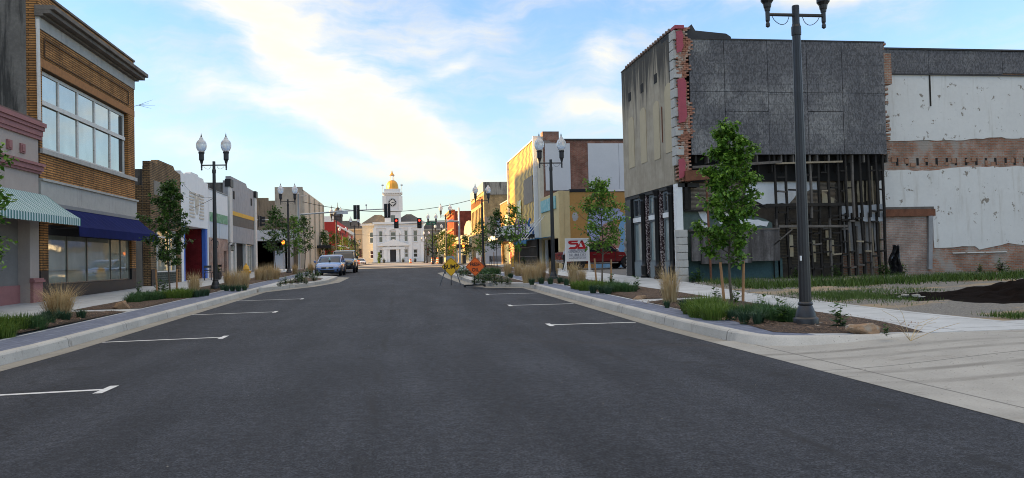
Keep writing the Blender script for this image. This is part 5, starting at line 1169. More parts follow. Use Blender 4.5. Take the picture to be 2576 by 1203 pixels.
# rear ranges either side, with slate mansards
for zx0, zx1 in ((443, 606), (1180, 1440)):
    mw = mapY(YC+16); x0 = aY(754+zx0*.26268, 600, YC+16).x; x1 = aY(754+zx1*.26268, 600, YC+16).x; z1 = aY(754+zx0*.26268, 402+678*.26268, YC+16).z; z2 = aY(754+zx0*.26268, 402+582*.26268, YC+16).z
    rg = thing('rear_range', ('tan annexe with a slate roof behind the %s of the white courthouse' % ('left' if zx0 < 700 else 'right')), 'building', ((x0+x1)/2, YC+16, .6))
    mb = MB(); wall(mb, mw, x0-6 if zx0 < 700 else x0, x1 if zx0 < 700 else x1+6, .5, z1, (), .4); mb.build('wall', M('tan_render_far', (.34,.29,.235), .9, .08, .3, .1), rg)
    part('cornice', M('tan_cornice', (.40,.35,.28), .9), rg, mw, [(x0-6 if zx0 < 700 else x0, x1 if zx0 < 700 else x1+6, z1, z1+.6)], -.6, .5)
    bb = b; b = rg; hip(x0-6.5 if zx0 < 700 else x0, x1 if zx0 < 700 else x1+6.5, YC+16, YC+40, z1+.61, z2, 2.0); b = bb
    for k in range(3): x = x0+(x1-x0)*(k+.5)/3; window(rg, mw, x-.7, x+.7, 3.0, 6.5, glass_dark, M('tan_cornice', (1,1,1)), .02, .2)
# ---- unseen tall block, added west of the street to shade the near right-hand fronts
b = thing('shade_block', 'unseen tall brick block added west of the street to shade the right-hand fronts', 'building', (-75, 42, 0))
bodybox(b, -95, -62, -20, 58, -.1, 31, brownbrick, tar); bodybox(b, -95, -62, 58.1, 83, -.1, 27.5, brownbrick, tar, 'lower_shade_block')
# ================================================================== STREET FURNITURE
def aG(px, py, e=.15):
    r = ray(px, py); Y = 1.
    while Y < 300:
        p = CAM+r*(Y/r.y)
        if p.z <= gz(Y)+e: return p
        Y += .02 if Y < 60 else .1
lampgl = None
def globe_mat():
    m, nt, N, L, P = _new('lamp_globe'); P.inputs['Base Color'].default_value = (.80,.81,.82,1); P.inputs['Roughness'].default_value = .22
    P.inputs['Transmission Weight'].default_value = .45; P.inputs['IOR'].default_value = 1.3; P.inputs['Coat Weight'].default_value = .4; return m
lampgl = globe_mat()
lamp_iron = M('lamp_black', (.020,.019,.020), .38, .25, 5, .25, 90, spec=.5)
def make_lamp():
    t = thing('street_lamp', 'x', 'street lamp', (0,0,0), 0, 'twin-globe street lamps along the street')
    mb = MB(); mb.lathe([(.20,0),(.205,.14),(.20,.15),(.17,.17),(.155,.24),(.12,.33),(.105,.36),(.118,.37),(.122,.385),(.118,.40),(.1,.42)], 16); mb.build('base', lamp_iron, t, smooth=35)
    mb = MB(); mb.lathe([(.098,.4),(.098,.46),(.066,5.0),(.066,5.05)], 24, flute=.06); mb.lathe([(.078,4.86),(.08,4.9),(.08,5.0),(.07,5.02),(.06,5.04),(.06,5.34),(.055,5.36)], 14); mb.build('pole', lamp_iron, t)
    mb = MB(); mb.tube([(-.5,0,5.2),(.5,0,5.2)], .028, 8)
    for s in (-1, 1): mb.lathe([(.008,4.98),(.035,5.0),(.035,5.04),(.025,5.07),(.036,5.1),(.036,5.28)], 10, (s*.5, 0, 0))
    mb.build('cross_arm', lamp_iron, t)
    for s in (-1, 1):
        mb = MB(); pts = [(s*(.12+.3*k/10), 0, 5.17-.16*math.sin(PI*k/10)**.6*(1-.35*k/10)) for k in range(11)]; mb.tube(pts, .006, 5); mb.build('scroll', lamp_iron, t)
        mb = MB(); mb.lathe([(.045,5.26),(.05,5.3),(.06,5.32),(.07,5.38),(.105,5.43),(.108,5.68),(.125,5.7),(.13,5.74),(.115,5.76)], 20, (s*.5, 0, 0), flute=.05); h = mb.build('lamp_housing', lamp_iron, t)
        mb = MB(); mb.lathe([(.10,5.765),(.155,5.82),(.20,5.92),(.215,6.02),(.205,6.12),(.17,6.20),(.115,6.25),(.085,6.29),(.075,6.33),(.05,6.37),(.03,6.39)], 20, (s*.5, 0, 0)); mb.build('globe', lampgl, h, smooth=60)
        mb = MB(); mb.lathe([(.032,6.39),(.036,6.42),(.018,6.44),(.026,6.47),(.008,6.5),(.004,6.56)], 8, (s*.5, 0, 0)); mb.build('finial', lamp_iron, h)
    return t
lamp = make_lamp()
LAMPS = [(6.63,11.9,0,'nearest street lamp, by the boulder in the near right bed, globes cut off'), (6.73,33.4,0,'twin-globe lamp in front of the yellow shop, right side, beside the tan grasses'), (6.4,59,0,'twin-globe lamp by the bench in front of the theatre marquee'),
  (-7.6,33.5,0,'large twin-globe lamp on the left, in front of the white emblem shop'), (-7.9,57.2,0,'twin-globe lamp just left of the silver sedan, by the slim trees'),
  (-6.7,85,0,'twin-globe lamp with gold-lit pole rising behind the dark SUV'), (-5.75,103,0,'twin-globe lamp under the left backward signal head'), (-9.3,131,0,'twin-globe lamp against the red brick side wall'), (-10.6,178,0,'gold-lit distant lamp left of the white courthouse'), (-11.2,212,0,'farthest lamp on the left, low beside the courthouse wing'),
  (4.95,82,0,'tall gold-lit lamp just right of the BUMP sign, at the crossing'), (4.2,98,0,'twin-globe lamp next to the green street-name sign'), (6.4,126,0,'dark lamp pole between yellow-green trees on the right'), (5.5,156,0,'gold-lit distant lamp at the right flank of the courthouse'), (6.1,192,0,'farthest lamp on the right, tucked behind a gold-lit one')]
for i, (x, y, r, lb) in enumerate(LAMPS):
    if i == 0: lamp.location = (x, y, gz(y)+.15); lamp['label'] = lb; o = lamp
    else: o = dup(lamp, (x, y, gz(y)+.15), 0, lb)
    if y < 70 and i: o.rotation_euler.z = rnd.uniform(-.06, .06)
mb = MB(); mb.box(6.2, 7.15, 11.5, 12.3, gz(12)+.1, gz(12)+.2); structure(mb.build('pad', m_kerb))
mb = MB(); mb.box(6.52, 6.535, 11.79, 11.83, 1.25, 1.33); st = mb.build('sticker', white); st.parent = lamp; st.location = (-6.63, -11.9, -.15)
# ------------------------------------------------------------------ vegetation
leafA = leafmat('elm_leaf', (.045,.125,.016), (.20,.36,.045)); leafD = leafmat('dark_leaf', (.022,.062,.014), (.095,.185,.032)); leafY = leafmat('bright_leaf', (.10,.17,.02), (.20,.27,.035))
bark = M('young_bark', (.12,.095,.07), .9, .25, 12, .6, 60, local=True)
strawm = leafmat('straw_blade', (.40,.28,.13), (.66,.52,.30), .8, .25); bladeG = leafmat('green_blade', (.035,.085,.030), (.075,.15,.045), .6, .25); bladeB = leafmat('blue_green_blade', (.028,.065,.036), (.06,.115,.055), .6, .2); bladeY = leafmat('yellow_green_blade', (.075,.14,.02), (.15,.22,.035), .6, .3)
def leaf(mb, p, d, n, L, W):
    d = d.normalized(); s = d.cross(n)
    if s.length < 1e-3: s = d.cross(Vector((1,0,0)))
    s.normalize(); u = s.cross(d)
    mb.add([p, p+d*L*.45+s*W-u*W*.25, p+d*L-u*L*.15, p+d*L*.45-s*W-u*W*.25], [(0,1,2),(0,2,3)])
def make_tree(label, h, r, base, nl, seed, leafm=None, ls=.085, name='young_tree', group='young street trees', trunk_r=.035, cat='tree'):
    R = random.Random(seed); t = thing(name, label, cat, (0,0,0), 0, group)
    tr = MB(); lf = MB()
    wob = lambda z: Vector((.05*math.sin(z*1.7+seed), .05*math.cos(z*1.3+seed*2), z))
    tr.tube([wob(h*k/10) for k in range(11)], [trunk_r*(1-.08*k)*(1.25 if k == 0 else 1) for k in range(11)], 7)
    def prof(t): return r*(.62+1.9*t if t < .2 else (1.0+.05*math.sin(t*20) if t < .48 else max(.13, (1-(t-.48)/.56)**.6)))
    nb = 46; tips = []
    for i in range(nb):
        f = (i+R.random())/nb; z0 = base*.95+(h-base)*f*.93; a = i*2.4+R.uniform(-.4, .4); rr = prof(min(1, f*1.02))*R.uniform(.72, 1.15)
        p0 = wob(z0); rise = rr*R.uniform(.25, .85)
        p1 = p0+Vector((math.cos(a)*rr, math.sin(a)*rr, rise)); pm = p0*.5+p1*.5+Vector((math.cos(a), math.sin(a), 0))*rr*.15
        tr.tube([p0, pm, p1], [.012*(1-.4*f)+.003, .008, .003], 4, False); tips.append((p0, pm, p1))
        for _ in range(3):
            q = p0.lerp(p1, R.uniform(.35, .9)); e = q+Vector((R.uniform(-1, 1), R.uniform(-1, 1), R.uniform(.0, 1)))*r*.33
            tr.tube([q, e], [.004, .002], 3, False); tips.append((q, q.lerp(e, .5), e))
    per = max(2, nl//len(tips))
    for p0, pm, p1 in tips:
        k = int(per*R.uniform(.25, 1.75))
        for j in range(k):
            f = R.uniform(.22, 1.06); q = (p0*(1-f)**2+pm*2*f*(1-f)+p1*f*f) if f < 1 else p1
            q = q+Vector((R.gauss(0, 1), R.gauss(0, 1), R.gauss(-.2, .8)))*r*.065
            d = Vector((R.uniform(-1, 1), R.uniform(-1, 1), R.uniform(-.85, .25))); n = Vector((R.uniform(-.5, .5), R.uniform(-.5, .5), 1))
            L_ = ls*R.uniform(.65, 1.25); leaf(lf, q, d, n, L_, L_*.33)
    tr.build('trunk', bark, t, smooth=True, recalc=False); lf.build('crown', leafm or leafA, t, recalc=False)
    return t
def at(o, x, y, rz=0., e=.15, s=None):
    o.location = (x, y, gz(y)+e); o.rotation_euler.z = rz
    if s: o.scale = (s, s, s)
    return o
t1 = at(make_tree('tall leafy young tree between two stakes in front of the sheathed ruin', 4.4, .80, .95, 9500, 3, leafA, .115), 7.8, 17.3)
t2 = at(make_tree('young tree between two stakes in front of the construction sign and red pickup', 4.05, .98, 1.15, 3600, 5, leafA, .115), 7.52, 28.0)
t3 = at(make_tree('dark green young tree between stakes before the brown brick shop', 4.4, .85, 1.1, 5200, 8, leafD, .12), -8.6, 30.5)
t4 = at(make_tree('leafy young tree cut by the left edge beside the striped awning', 4.5, .95, 1.0, 6000, 13, leafA, .12), -8.35, 16.3)
t5 = make_tree('x', 4.6, 1.0, 1.4, 1500, 21, leafD, .17); t6 = make_tree('x', 4.3, .85, 1.2, 1100, 23, leafA, .18)
spots = [(-8.2,53,0,1.0,'full young tree left of the second left lamp, before the low white shop'), (-8.2,62.5,1,1.05,'slim young tree right of the second left lamp'), (-8.3,70,2,1.05,'young tree with sparse top nearest the silver sedan on the left'),
         (7.9,52.5,0,1.08,'dense young tree with three stakes in front of the theatre marquee'), (7.6,60,1,1.0,'young tree behind the third right lamp'), (7.2,68,2,1.0,'young tree by the crossing, right of the FRESH OIL sign')]
for i, (x, y, rz, s, lb) in enumerate(spots):
    src = t5 if i % 2 == 0 else t6
    if i < 2: o = src; o['label'] = lb
    else: o = dup(src, (0,0,0), 0, lb)
    at(o, x, y, rz*1.9, .15, s)
fY = make_tree('x', 5.0, 1.5, .9, 900, 31, leafY, .34, 'street_tree', 'far street trees', .05); fD = make_tree('x', 5.0, 1.6, .7, 900, 33, leafD, .36, 'street_tree', 'far street trees', .05)
far = [(fY,-9.5,118,1.0,'yellow-green far tree beside the gold-lit pole on the left'), (fY,-9.2,135,1.0,'second yellow-green far tree, left of the courthouse'), (fD,-11.5,120,1.1,'dark round far tree before the red block'), (fD,-8.6,150,1.0,'dark narrow far tree next to the courthouse wing'), (fD,-12.5,165,1.0,'dark far tree at the foot of the tan annexe'),
       (fY,6.9,120,1.05,'bright far tree between dark lamp poles on the right'), (fY,8.6,128,1.0,'yellow-green far tree before the vermilion front'), (fD,7.4,165,1.25,'dark bushy far tree at the right flank of the courthouse'), (fY,9.4,150,1.0,'small bright tree by the ochre shop'), (fD,9.3,108,.8,'small dark tree at the tan corner building')]
used = set()
for src, x, y, s, lb in far:
    if src.name not in used: used.add(src.name); o = src; o['label'] = lb
    else: o = dup(src, (0,0,0), 0, lb)
    at(o, x, y, rnd.uniform(0, 6), .1, s)
cy = make_tree('narrow clipped conifer beside the courthouse steps', 4.2, .62, .2, 800, 41, leafY, .4, 'columnar_shrub', None, .06); cy.location = (-6.9, 268, .7); o = dup(cy, (15.2, 266, .7), 1, 'taller narrow conifer at the right end of the courthouse front', 1.35)
# stakes
def stake(x, y, h, lean, lb):
    t = MB(); t.tube([(0,0,-.1),(lean,0,h)], [.035,.033], 8); o = t.build('tree_stake', wood); o.location = (x, y, gz(y)+.15); tag(o, lb, 'stake', 'wooden tree stakes')
for x, y, h, l, lb in [(7.62,17.35,1.0,-.08,'wooden stake left of the tall tree before the ruin, leaning left'), (8.12,17.45,1.02,.05,'wooden stake right of the tall tree before the ruin'), (7.28,28,1.0,-.06,'pale stake left of the tree by the construction sign'), (7.83,28,.95,.03,'reddish stake right of the tree by the construction sign'),
        (-8.98,30.4,.95,-.05,'stake left of the tree before the brown shop'), (-8.3,30.4,.95,.02,'stake right of the tree before the brown shop'), (-8.15,15.7,1.15,.08,'wooden stake at the left edge of the picture')]: stake(x, y, h, l, lb)
for x, y, lb in [(7.6,52.3,'thin stake left of the dense tree before the marquee'), (8.2,52.4,'thin stake right of the dense tree before the marquee'), (7.35,60,'thin stake beside the tree behind the third right lamp')]: stake(x, y, 1.2, 0, lb)
def clump(name, label, cat, n, h, rad, spread, m, seed, group, wd=.006, droop=.25):
    R = random.Random(seed); mb = MB()
    for i in range(n):
        a = R.uniform(0, 2*PI); r0 = rad*math.sqrt(R.random()); hh = h*R.uniform(.55, 1.08); out = spread*R.random()**.8*R.choice((.6, 1, 1.1))
        a2 = a+R.uniform(-.5, .5); p = Vector((r0*math.cos(a), r0*math.sin(a), -.02)); d = Vector((math.cos(a2), math.sin(a2), 0))
        s = Vector((-math.sin(a2+R.uniform(-1, 1)), math.cos(a2), 0))*wd*R.uniform(.7, 1.3)
        m1 = p+d*out*.35+Vector((0,0,hh*.6)); e = p+d*out+Vector((0,0,hh*(1-droop*R.random())))
        mb.add([p-s, p+s, m1+s*.8, m1-s*.8, e], [(0,1,2,3),(3,2,4)])
    o = mb.build(name, m, recalc=False); return tag(o, label, cat, group)
def shrubmesh(name, label, cat, n, rx, h, m, seed, group, ls=.05, stems=9):
    R = random.Random(seed); mb = MB()
    for i in range(stems):
        a = R.uniform(0, 6.28); rr = rx*R.uniform(.1, .95); hh = h*R.uniform(.6, 1.1)*(1-.3*rr/rx); top = Vector((rr*math.cos(a), rr*math.sin(a), hh)); b0 = Vector((rr*.4*math.cos(a), rr*.4*math.sin(a), 0))
        mb.tube([b0, top], [.004, .002], 3, False)
        for j in range(n//stems):
            q = b0.lerp(top, R.uniform(.12, 1.02)); az_ = R.uniform(0, 6.28); L_ = ls*R.uniform(.7, 1.3)*1.8
            leaf(mb, q, Vector((math.cos(az_), math.sin(az_), R.uniform(-.2, .7))), Vector((0,0,1)), L_, L_*.22)
    o = mb.build(name, m, recalc=False); return tag(o, label, cat, group)
def place(proto, first, loc, s, lb, e=.16, rz=None):
    o = proto if first else proto.copy()
    if not first: COL.objects.link(o)
    o.location = (loc[0], loc[1], gz(loc[1])+e); o.rotation_euler.z = rnd.uniform(0, 6) if rz is None else rz
    o.scale = (s*rnd.uniform(.92, 1.08), s*rnd.uniform(.92, 1.08), s*rnd.uniform(.92, 1.08)); o['label'] = lb; return o
G_ST = 'straw-coloured ornamental grass clumps'
reed = [clump('ornamental_grass', 'x', 'ornamental grass', 420, 1.08, .15, .46, strawm, 50+k, G_ST, .0045, .35) for k in range(2)]+[clump('ornamental_grass', 'x', 'ornamental grass', 620, 1.05, .22, .70, strawm, 60, G_ST, .0045, .4)]
STRAW = [(0,6.5,18.0,1.0,'tall straw grass clump at the near end of the right bed, before the white pier'), (2,-8.0,19.6,1.0,'big fountain of straw grass in the near left bed, before the shop window'), (1,*aG(490,742).xy,1.0,'straw grass clump left of the large left lamp')]
for px, py in [(575,727),(597,728),(617,725)]: STRAW.append((1, *aG(px, py).xy, .95, 'straw grass clump in the bushy row around the yellow hydrant'))
for px, py in [(650,707),(664,706),(680,705),(695,703)]: STRAW.append((0, *aG(px, py).xy, .95, 'straw grass clump in the farther left row beyond the yellow hydrant'))
for px, py in [(742,690),(782,688)]: STRAW.append((0, *aG(px, py).xy, .9, 'straw grass clump beside the silver sedan'))
for px, py in [(1277,696),(1303,694)]: STRAW.append((1, *aG(px, py).xy, .95, 'straw grass clump at the far end of the right row, before the barred shop'))
for px, py in [(1325,712),(1345,710),(1362,704),(1392,704)]: STRAW.append((0, *aG(px, py).xy, 1.0, 'straw grass clump around the second right lamp'))
STRAW += [(0, *aG(1443,716).xy, .95, 'straw grass clump in front of the construction sign, left one'), (1, *aG(1464,713).xy, .75, 'smaller straw grass clump in front of the construction sign')]
seen = set()
for k, x, y, s, lb in STRAW: place(reed[k], k not in seen, (x, y), s, lb); seen.add(k)
# spiky green tufts
tuft = clump('grass_tuft', 'x', 'grass tuft', 190, .30, .07, .20, bladeB, 71, 'low spiky green tufts', .006, .4)
TU = [((1844,806),1.0,'right bed, near'),((1872,816),1.0,'right bed, near'),((1909,818),1.05,'right bed, near'),((1677,775),.7,'grass'),((1722,783),1.1,'right bed, near')]
first = True
def tu(px, py, s, lb):
    global first
    p = aG(px, py); place(tuft, first, p, s, lb); first = False
for (px, py), s in [((1843,806),1.0),((1872,816),1.0),((1908,818),1.05),((1722,782),1.15)]: tu(px, py, s, 'blue-green spiky tuft along the front of the near right bed')
tu(1678, 775, .75, 'small spiky tuft at the foot of the tall straw grass')
for px, py, s in [(104,815,1.05),(128,818,1.0),(150,808,1.1),(166,810,1.1),(205,804,1.0),(118,808,1.1)]: tu(px, py, s, 'dark spiky tuft around the big straw grass in the near left bed')
for px, py in [(495,748),(508,746),(482,748),(520,744)]: tu(px, py, 1.1, 'dark tuft at the far end of the second left bed')
for px, py in [(585,733),(600,733),(615,731),(570,732),(560,730)]: tu(px, py, 1.1, 'dark tuft under the straw row near the yellow hydrant')
for px, py in [(1338,716),(1362,714),(1385,715),(1410,713),(1425,718),(1285,700)]: tu(px, py, 1.2, 'dark tuft at the foot of the straw grasses on the right')
for px, py in [(1515,738),(1492,738),(1530,740)]: tu(px, py, 1.15, 'spiky tuft along the front of the second right bed')
# bright soft grass mounds
G_M = 'soft green grass mounds'
mound = clump('grass_mound', 'x', 'grass mound', 520, .36, .26, .24, bladeY, 81, G_M, .006, .45); moundG = clump('grass_mound', 'x', 'grass mound', 520, .36, .26, .24, bladeG, 83, G_M, .006, .45)
f1 = f2 = True
def mo(px, py, s, lb, y=True):
    global f1, f2
    p = aG(px, py)
    if y: place(mound, f1, p, s, lb); f1 = False
    else: place(moundG, f2, p, s, lb); f2 = False
for px, py, s in [(1750,790,1.05),(1770,798,1.0),(1790,788,1.15),(1800,804,1.0),(1822,797,1.0),(1775,780,1.1)]: mo(px, py, s, 'yellow-green grass mound left of the tall tree in the near right bed')
for px, py, s in [(1880,800,1.0),(1935,808,1.0),(1962,812,1.1),(1990,815,1.05),(1905,796,.95),(1945,800,1.)]: mo(px, py, s, 'green grass mound between the tall tree and the nearest lamp', False)
for px, py, s in [(8,838,1.2),(30,835,1.1),(-5,850,1.1)]: mo(px, py, s, 'bright grass mound at the left edge of the near left bed')
for px, py, s in [(62,826,1.1),(80,830,1.0)]: mo(px, py, s, 'green grass mound left of the dark tufts in the near left bed', False)
for px, py, s in [(335,765,1.0),(352,762,1.1),(372,760,1.1),(390,757,1.1),(345,756,1.),(365,752,1.),(405,750,1.)]: mo(px, py, s, 'green grass mound right of the boulder in the second left bed', False)
for px, py, s in [(425,754,1.1),(440,752,1.1),(458,750,1.1),(470,748,1.),(450,744,1.)]: mo(px, py, s, 'bright grass mound at the foot of the staked tree on the left')
for px, py, s in [(1465,728,1.1),(1478,731,1.1),(1490,726,1.1),(1510,730,1.),(1455,726,1.)]: mo(px, py, s, 'bright grass mound in the second right bed')
for px, py, s in [(1545,736,1.1),(1562,738,1.1),(1580,738,1.0),(1535,728,1.),(1560,730,1.)]: mo(px, py, s, 'green grass mound beside the flat boulder in the second right bed', False)
for px, py, s in [(1215,690,1.4),(1228,691,1.4),(1243,690,1.4)]: mo(px, py, s, 'low green planting at the foot of the third right lamp', False)
# upright leafy plants
mk = shrubmesh('milkweed', 'x', 'leafy plant', 90, .10, .48, leafD, 91, 'upright leafy perennials', .075, 5)
fm_ = True
def mi(px, py, s, lb):
    global fm_
    place(mk, fm_, aG(px, py), s, lb); fm_ = False
mi(2113, 830, 1.0, 'upright leafy plant between the nearest lamp and the boulder')
for px, py in [(1803,765),(1853,768),(1915,790),(1965,818)]: mi(px, py, .95, 'upright leafy plant among the grasses of the near right bed')
for px, py in [(1600,733),(1540,722)]: mi(px, py, 1.1, 'upright leafy plant near the flat boulder in the second right bed')
for px, py in [(350,742),(408,735),(398,736),(418,737)]: mi(px, py, 1.1, 'upright leafy plant behind the grass mounds on the left')
mi(2228, 848, .42, 'small leafy weed at the right end of the near boulder')
# evergreen shrubs on the bulb-outs
bs = shrubmesh('low_shrub', 'x', 'shrub', 260, .30, .50, leafD, 95, 'dark low shrubs on the kerb islands', .07, 16); fb = True
for px, py, s in [(704,722,.6),(717,717,.8),(732,716,.6),(746,714,.9),(758,712,1.),(768,716,.7),(790,708,.8),(752,703,1.1),(770,700,1.1),(782,702,1.0),(800,698,.9)]:
    place(bs, fb, aG(px, py), s, 'dark low shrub in the left kerb island before the sedan'); fb = False
for px, py, s in [(1196,716,.8),(1215,717,1.),(1232,712,1.1),(1246,718,1.),(1262,716,.9),(1278,718,.8),(1205,708,1.0),(1222,706,1.)]: place(bs, False, aG(px, py), s, 'dark low shrub in the right kerb island behind the FRESH OIL sign')
for px, py, s in [(1160,698,1.),(1168,692,1.2),(1178,695,1.1),(1150,690,1.)]: place(bs, False, aG(px, py), s, 'dark low shrub between the two road-work signs')
for px, s, lb in [(2268,1.1,'leafy weed at the foot of the brick party wall, by the black sheeting'),(2520,1.3,'dark weed against the brick foot of the white wall, far right'),(2465,.8,'small weed against the brick foot, left of the big one'),(1752,1.2,'weed clump beside the rusticated pier')]:
    p = aY(px, 688, 29.3 if px > 2000 else 28.7); place(bs, False, (p.x, p.y), s, lb, .1)
for x, y, s in [(15.6,28.6,.8),(17.3,28.6,.9),(19.4,28.6,1.2)]: place(bs, False, (x, y), s, 'weed sprouting among the charred studs')
# dry stalks
mb = MB(); R = random.Random(5)
for a, l, hh in ((-.6,.35,.42),(-.1,.12,.5),(.5,.55,.3),(.75,.75,.22),(1.0,.4,.3),(.3,.3,.25),(-.9,.25,.2)):
    mb.tube([(0,0,0),(l*.5*math.copysign(1, a),R.uniform(-.1,.1),hh*.75),(l*math.copysign(1, a),R.uniform(-.15,.15),hh)], [.004,.003,.002], 4, False)
o = mb.build('dry_stalks', strawm, recalc=False); p = aG(2290, 858); o.location = (p.x, p.y, gz(p.y)+.15); tag(o, 'dry splayed grass stalks at the tip of the near right bed', 'weed')
# rocks
def rock(label, px0, px1, py0, py1, col, seed, group=None, name='boulder', e=.15, squash=.8, Y=None):
    p = aG((px0+px1)/2, py1, e) if Y is None else aY((px0+px1)/2, py1, Y); k = p.y/F; w_ = (px1-px0)*k/2; h_ = (py1-py0)*k; R = random.Random(seed)
    import bmesh
    bm = bmesh.new(); bmesh.ops.create_icosphere(bm, subdivisions=4, radius=1)
    from mathutils import noise
    pl_ = [(Vector((R.gauss(0,1), R.gauss(0,1), R.gauss(.2,.8))).normalized(), R.uniform(.42, .8)) for _ in range(13)]
    for v in bm.verts:
        c = v.co.copy()
        for n, d in pl_:
            q = c.dot(n)
            if q > d: c -= n*(q-d)*.9
        c *= 1+.14*noise.noise(c*2.0+Vector((seed, 0, 0)))+.07*noise.noise(c*5)+.03*noise.noise(c*12); v.co = c
    me = bpy.data.meshes.new(name); bm.to_mesh(me); bm.free(); me.materials.append(col); me.polygons.foreach_set('use_smooth', [True]*len(me.polygons)); me.set_sharp_from_angle(angle=math.radians(32))
    o = bpy.data.objects.new(name, me); COL.objects.link(o); o.location = (p.x, p.y+w_*.3, p.z+h_*.30 if Y is None else p.z); o.scale = (w_*1.12, w_*squash, h_*.66); o.rotation_euler = (0, R.uniform(-.06, .06), R.uniform(-.3, .3))
    return tag(o, label, 'rock', group)
sand = M('sandstone', (.23,.15,.09), .95, .35, 3, .8, 14, patch=(.30,.26,.21), pth=(.52,.66), pscale=4); greyrk = M('grey_rubble', (.28,.27,.25), .95, .2, 4, .6, 14)
rock('long brown sandstone boulder beside the nearest lamp, at the drive', 2133, 2236, 806, 840, sand, 3); rock('tan block-shaped boulder in the second left bed', 279, 327, 752, 778, sand, 6); rock('flat brown boulder at the near end of the second right bed', 1590, 1634, 737, 753, sand, 9)
for i, (a, c, d, e) in enumerate(((2268,2296,735,748),(2290,2318,737,747),(2312,2334,742,750),(2255,2272,742,750))): rock('grey rubble stone left of the dark mulch heap', a, c, d, e, greyrk, 20+i, 'rubble stones in the lot', 'rubble_stone')
for i in range(16):
    x = 1905-150+rnd.uniform(0, 130); rock('broken brick lump at the foot of the teal wall', x, x+rnd.uniform(4, 9), 704, 704+rnd.uniform(3, 6), M('loose_brick', (1,1,1)) if i % 3 else quoin, 40+i, 'brick rubble below the teal wall', 'brick_rubble', Y=28.6)
# lot vegetation: uncountable
R = random.Random(77); mb = MB(); lv = MB()
def grassarea(n, f, h, wd=.008):
    for i in range(n):
        x, y = f(); a = R.uniform(0, 6.28); hh = h*R.uniform(.4, 1.2); z = gz(y)+.13; d = Vector((math.cos(a), math.sin(a), 0)); s = Vector((-d.y, d.x, 0))*wd
        p = Vector((x, y, z)); e = p+d*hh*R.uniform(.2, .9)+Vector((0,0,hh)); mb.add([p-s, p+s, e], [(0,1,2)])
def strip(): 
    x = R.uniform(11.2, 34); return x, 24.3+.6*math.sin(x*.35)+.03*(x-11)+R.gauss(0, .55)*(1+.3*math.sin(x*1.9))
grassarea(13000, strip, .27, .016); grassarea(5200, lambda: (11.4+R.gauss(0, .6), 18.4+R.gauss(0, .9)), .12, .008); grassarea(900, lambda: (R.uniform(12, 15), 20+R.gauss(0, .7)), .13, .009)
grassarea(700, lambda: (R.uniform(10.6, 11.5), 12.4+R.gauss(0, .25)), .1); grassarea(700, lambda: (R.uniform(12, 14), 11.2+R.gauss(0, .2)), .12); grassarea(900, lambda: (R.uniform(11.4, 20), 28.4+R.gauss(0, .3)), .2); grassarea(1500, lambda: (11.9+R.gauss(0, .5), 25.5+R.gauss(0, 1.2)), .24)
o = mb.build('lot_grass', leafmat('lot_grass_blade', (.035,.072,.012), (.085,.145,.022), .6, .25), recalc=False); stuff(o, 'weedy green grass growing in strips across the vacant lot', 'grass')
# mulch heap
mb = MB(); n = 46; m_ = 26; vs = []; fs = []
from mathutils import noise
for i in range(n+1):
    for k in range(m_+1):
        u = i/n; v = k/m_; x = 11.9+u*12.5; y = 14.6+v*4.2+.35*math.sin(x*1.1)
        prof = min(1, u*3.2)**1.2*min(1, (1-u)*5)*max(0, math.sin(v*PI))**.8
        z = .50*prof*(.80+.25*math.sin(x*1.7+1)+.18*noise.noise(Vector((x*1.3, y*1.3, 0))))+.11*noise.noise(Vector((x*4, y*4, 1)))*min(1, prof*4)+.03*noise.noise(Vector((x*13, y*13, 1)))*min(1, prof*4)-.02
        vs.append((x, y, gz(y)+.14+z)); 
for i in range(n):
    for k in range(m_): a = i*(m_+1)+k; fs.append((a, a+m_+1, a+m_+2, a+1))
mb.add(vs, fs); o = mb.build('mulch_heap', M('dark_mulch', (.006,.0038,.003), .98, .6, 6, 1., 30, spec=.05), smooth=True); tag(o, 'long heap of dark brown mulch in the vacant lot, right edge', 'mulch heap')
# wood-chip litter on beds, nearest only
mb = MB()
for i in range(2600):
    if i < 1500:
        y = R.uniform(10.5, 19); x = R.uniform(5.65+.06*max(0, min(1, (y-11)/4)), 8.2)
        if y < 12.5 and x > 6.8+(y-10.5)*.75+.9: continue
        if y < 11.4 and x < 5.9+(11.4-y)*1.1: continue
    else: y = R.uniform(13, 21.3); x = R.uniform(-8.8, -7.15)
    a = R.uniform(0, 6.28); l = R.uniform(.02, .055); d = Vector((math.cos(a), math.sin(a), R.uniform(-.2, .3)))*l; s = Vector((-math.sin(a), math.cos(a), 0))*.007; p = Vector((x, y, gz(y)+.212+R.uniform(0, .012)))
    mb.add([p-d-s, p+d-s, p+d+s, p-d+s], [(0,1,2,3)])
o = mb.build('wood_chips', leafmat('wood_chip', (.07,.04,.025), (.30,.20,.13), .9, 0.), recalc=False); stuff(o, 'shredded wood chips on the near planting beds', 'mulch')
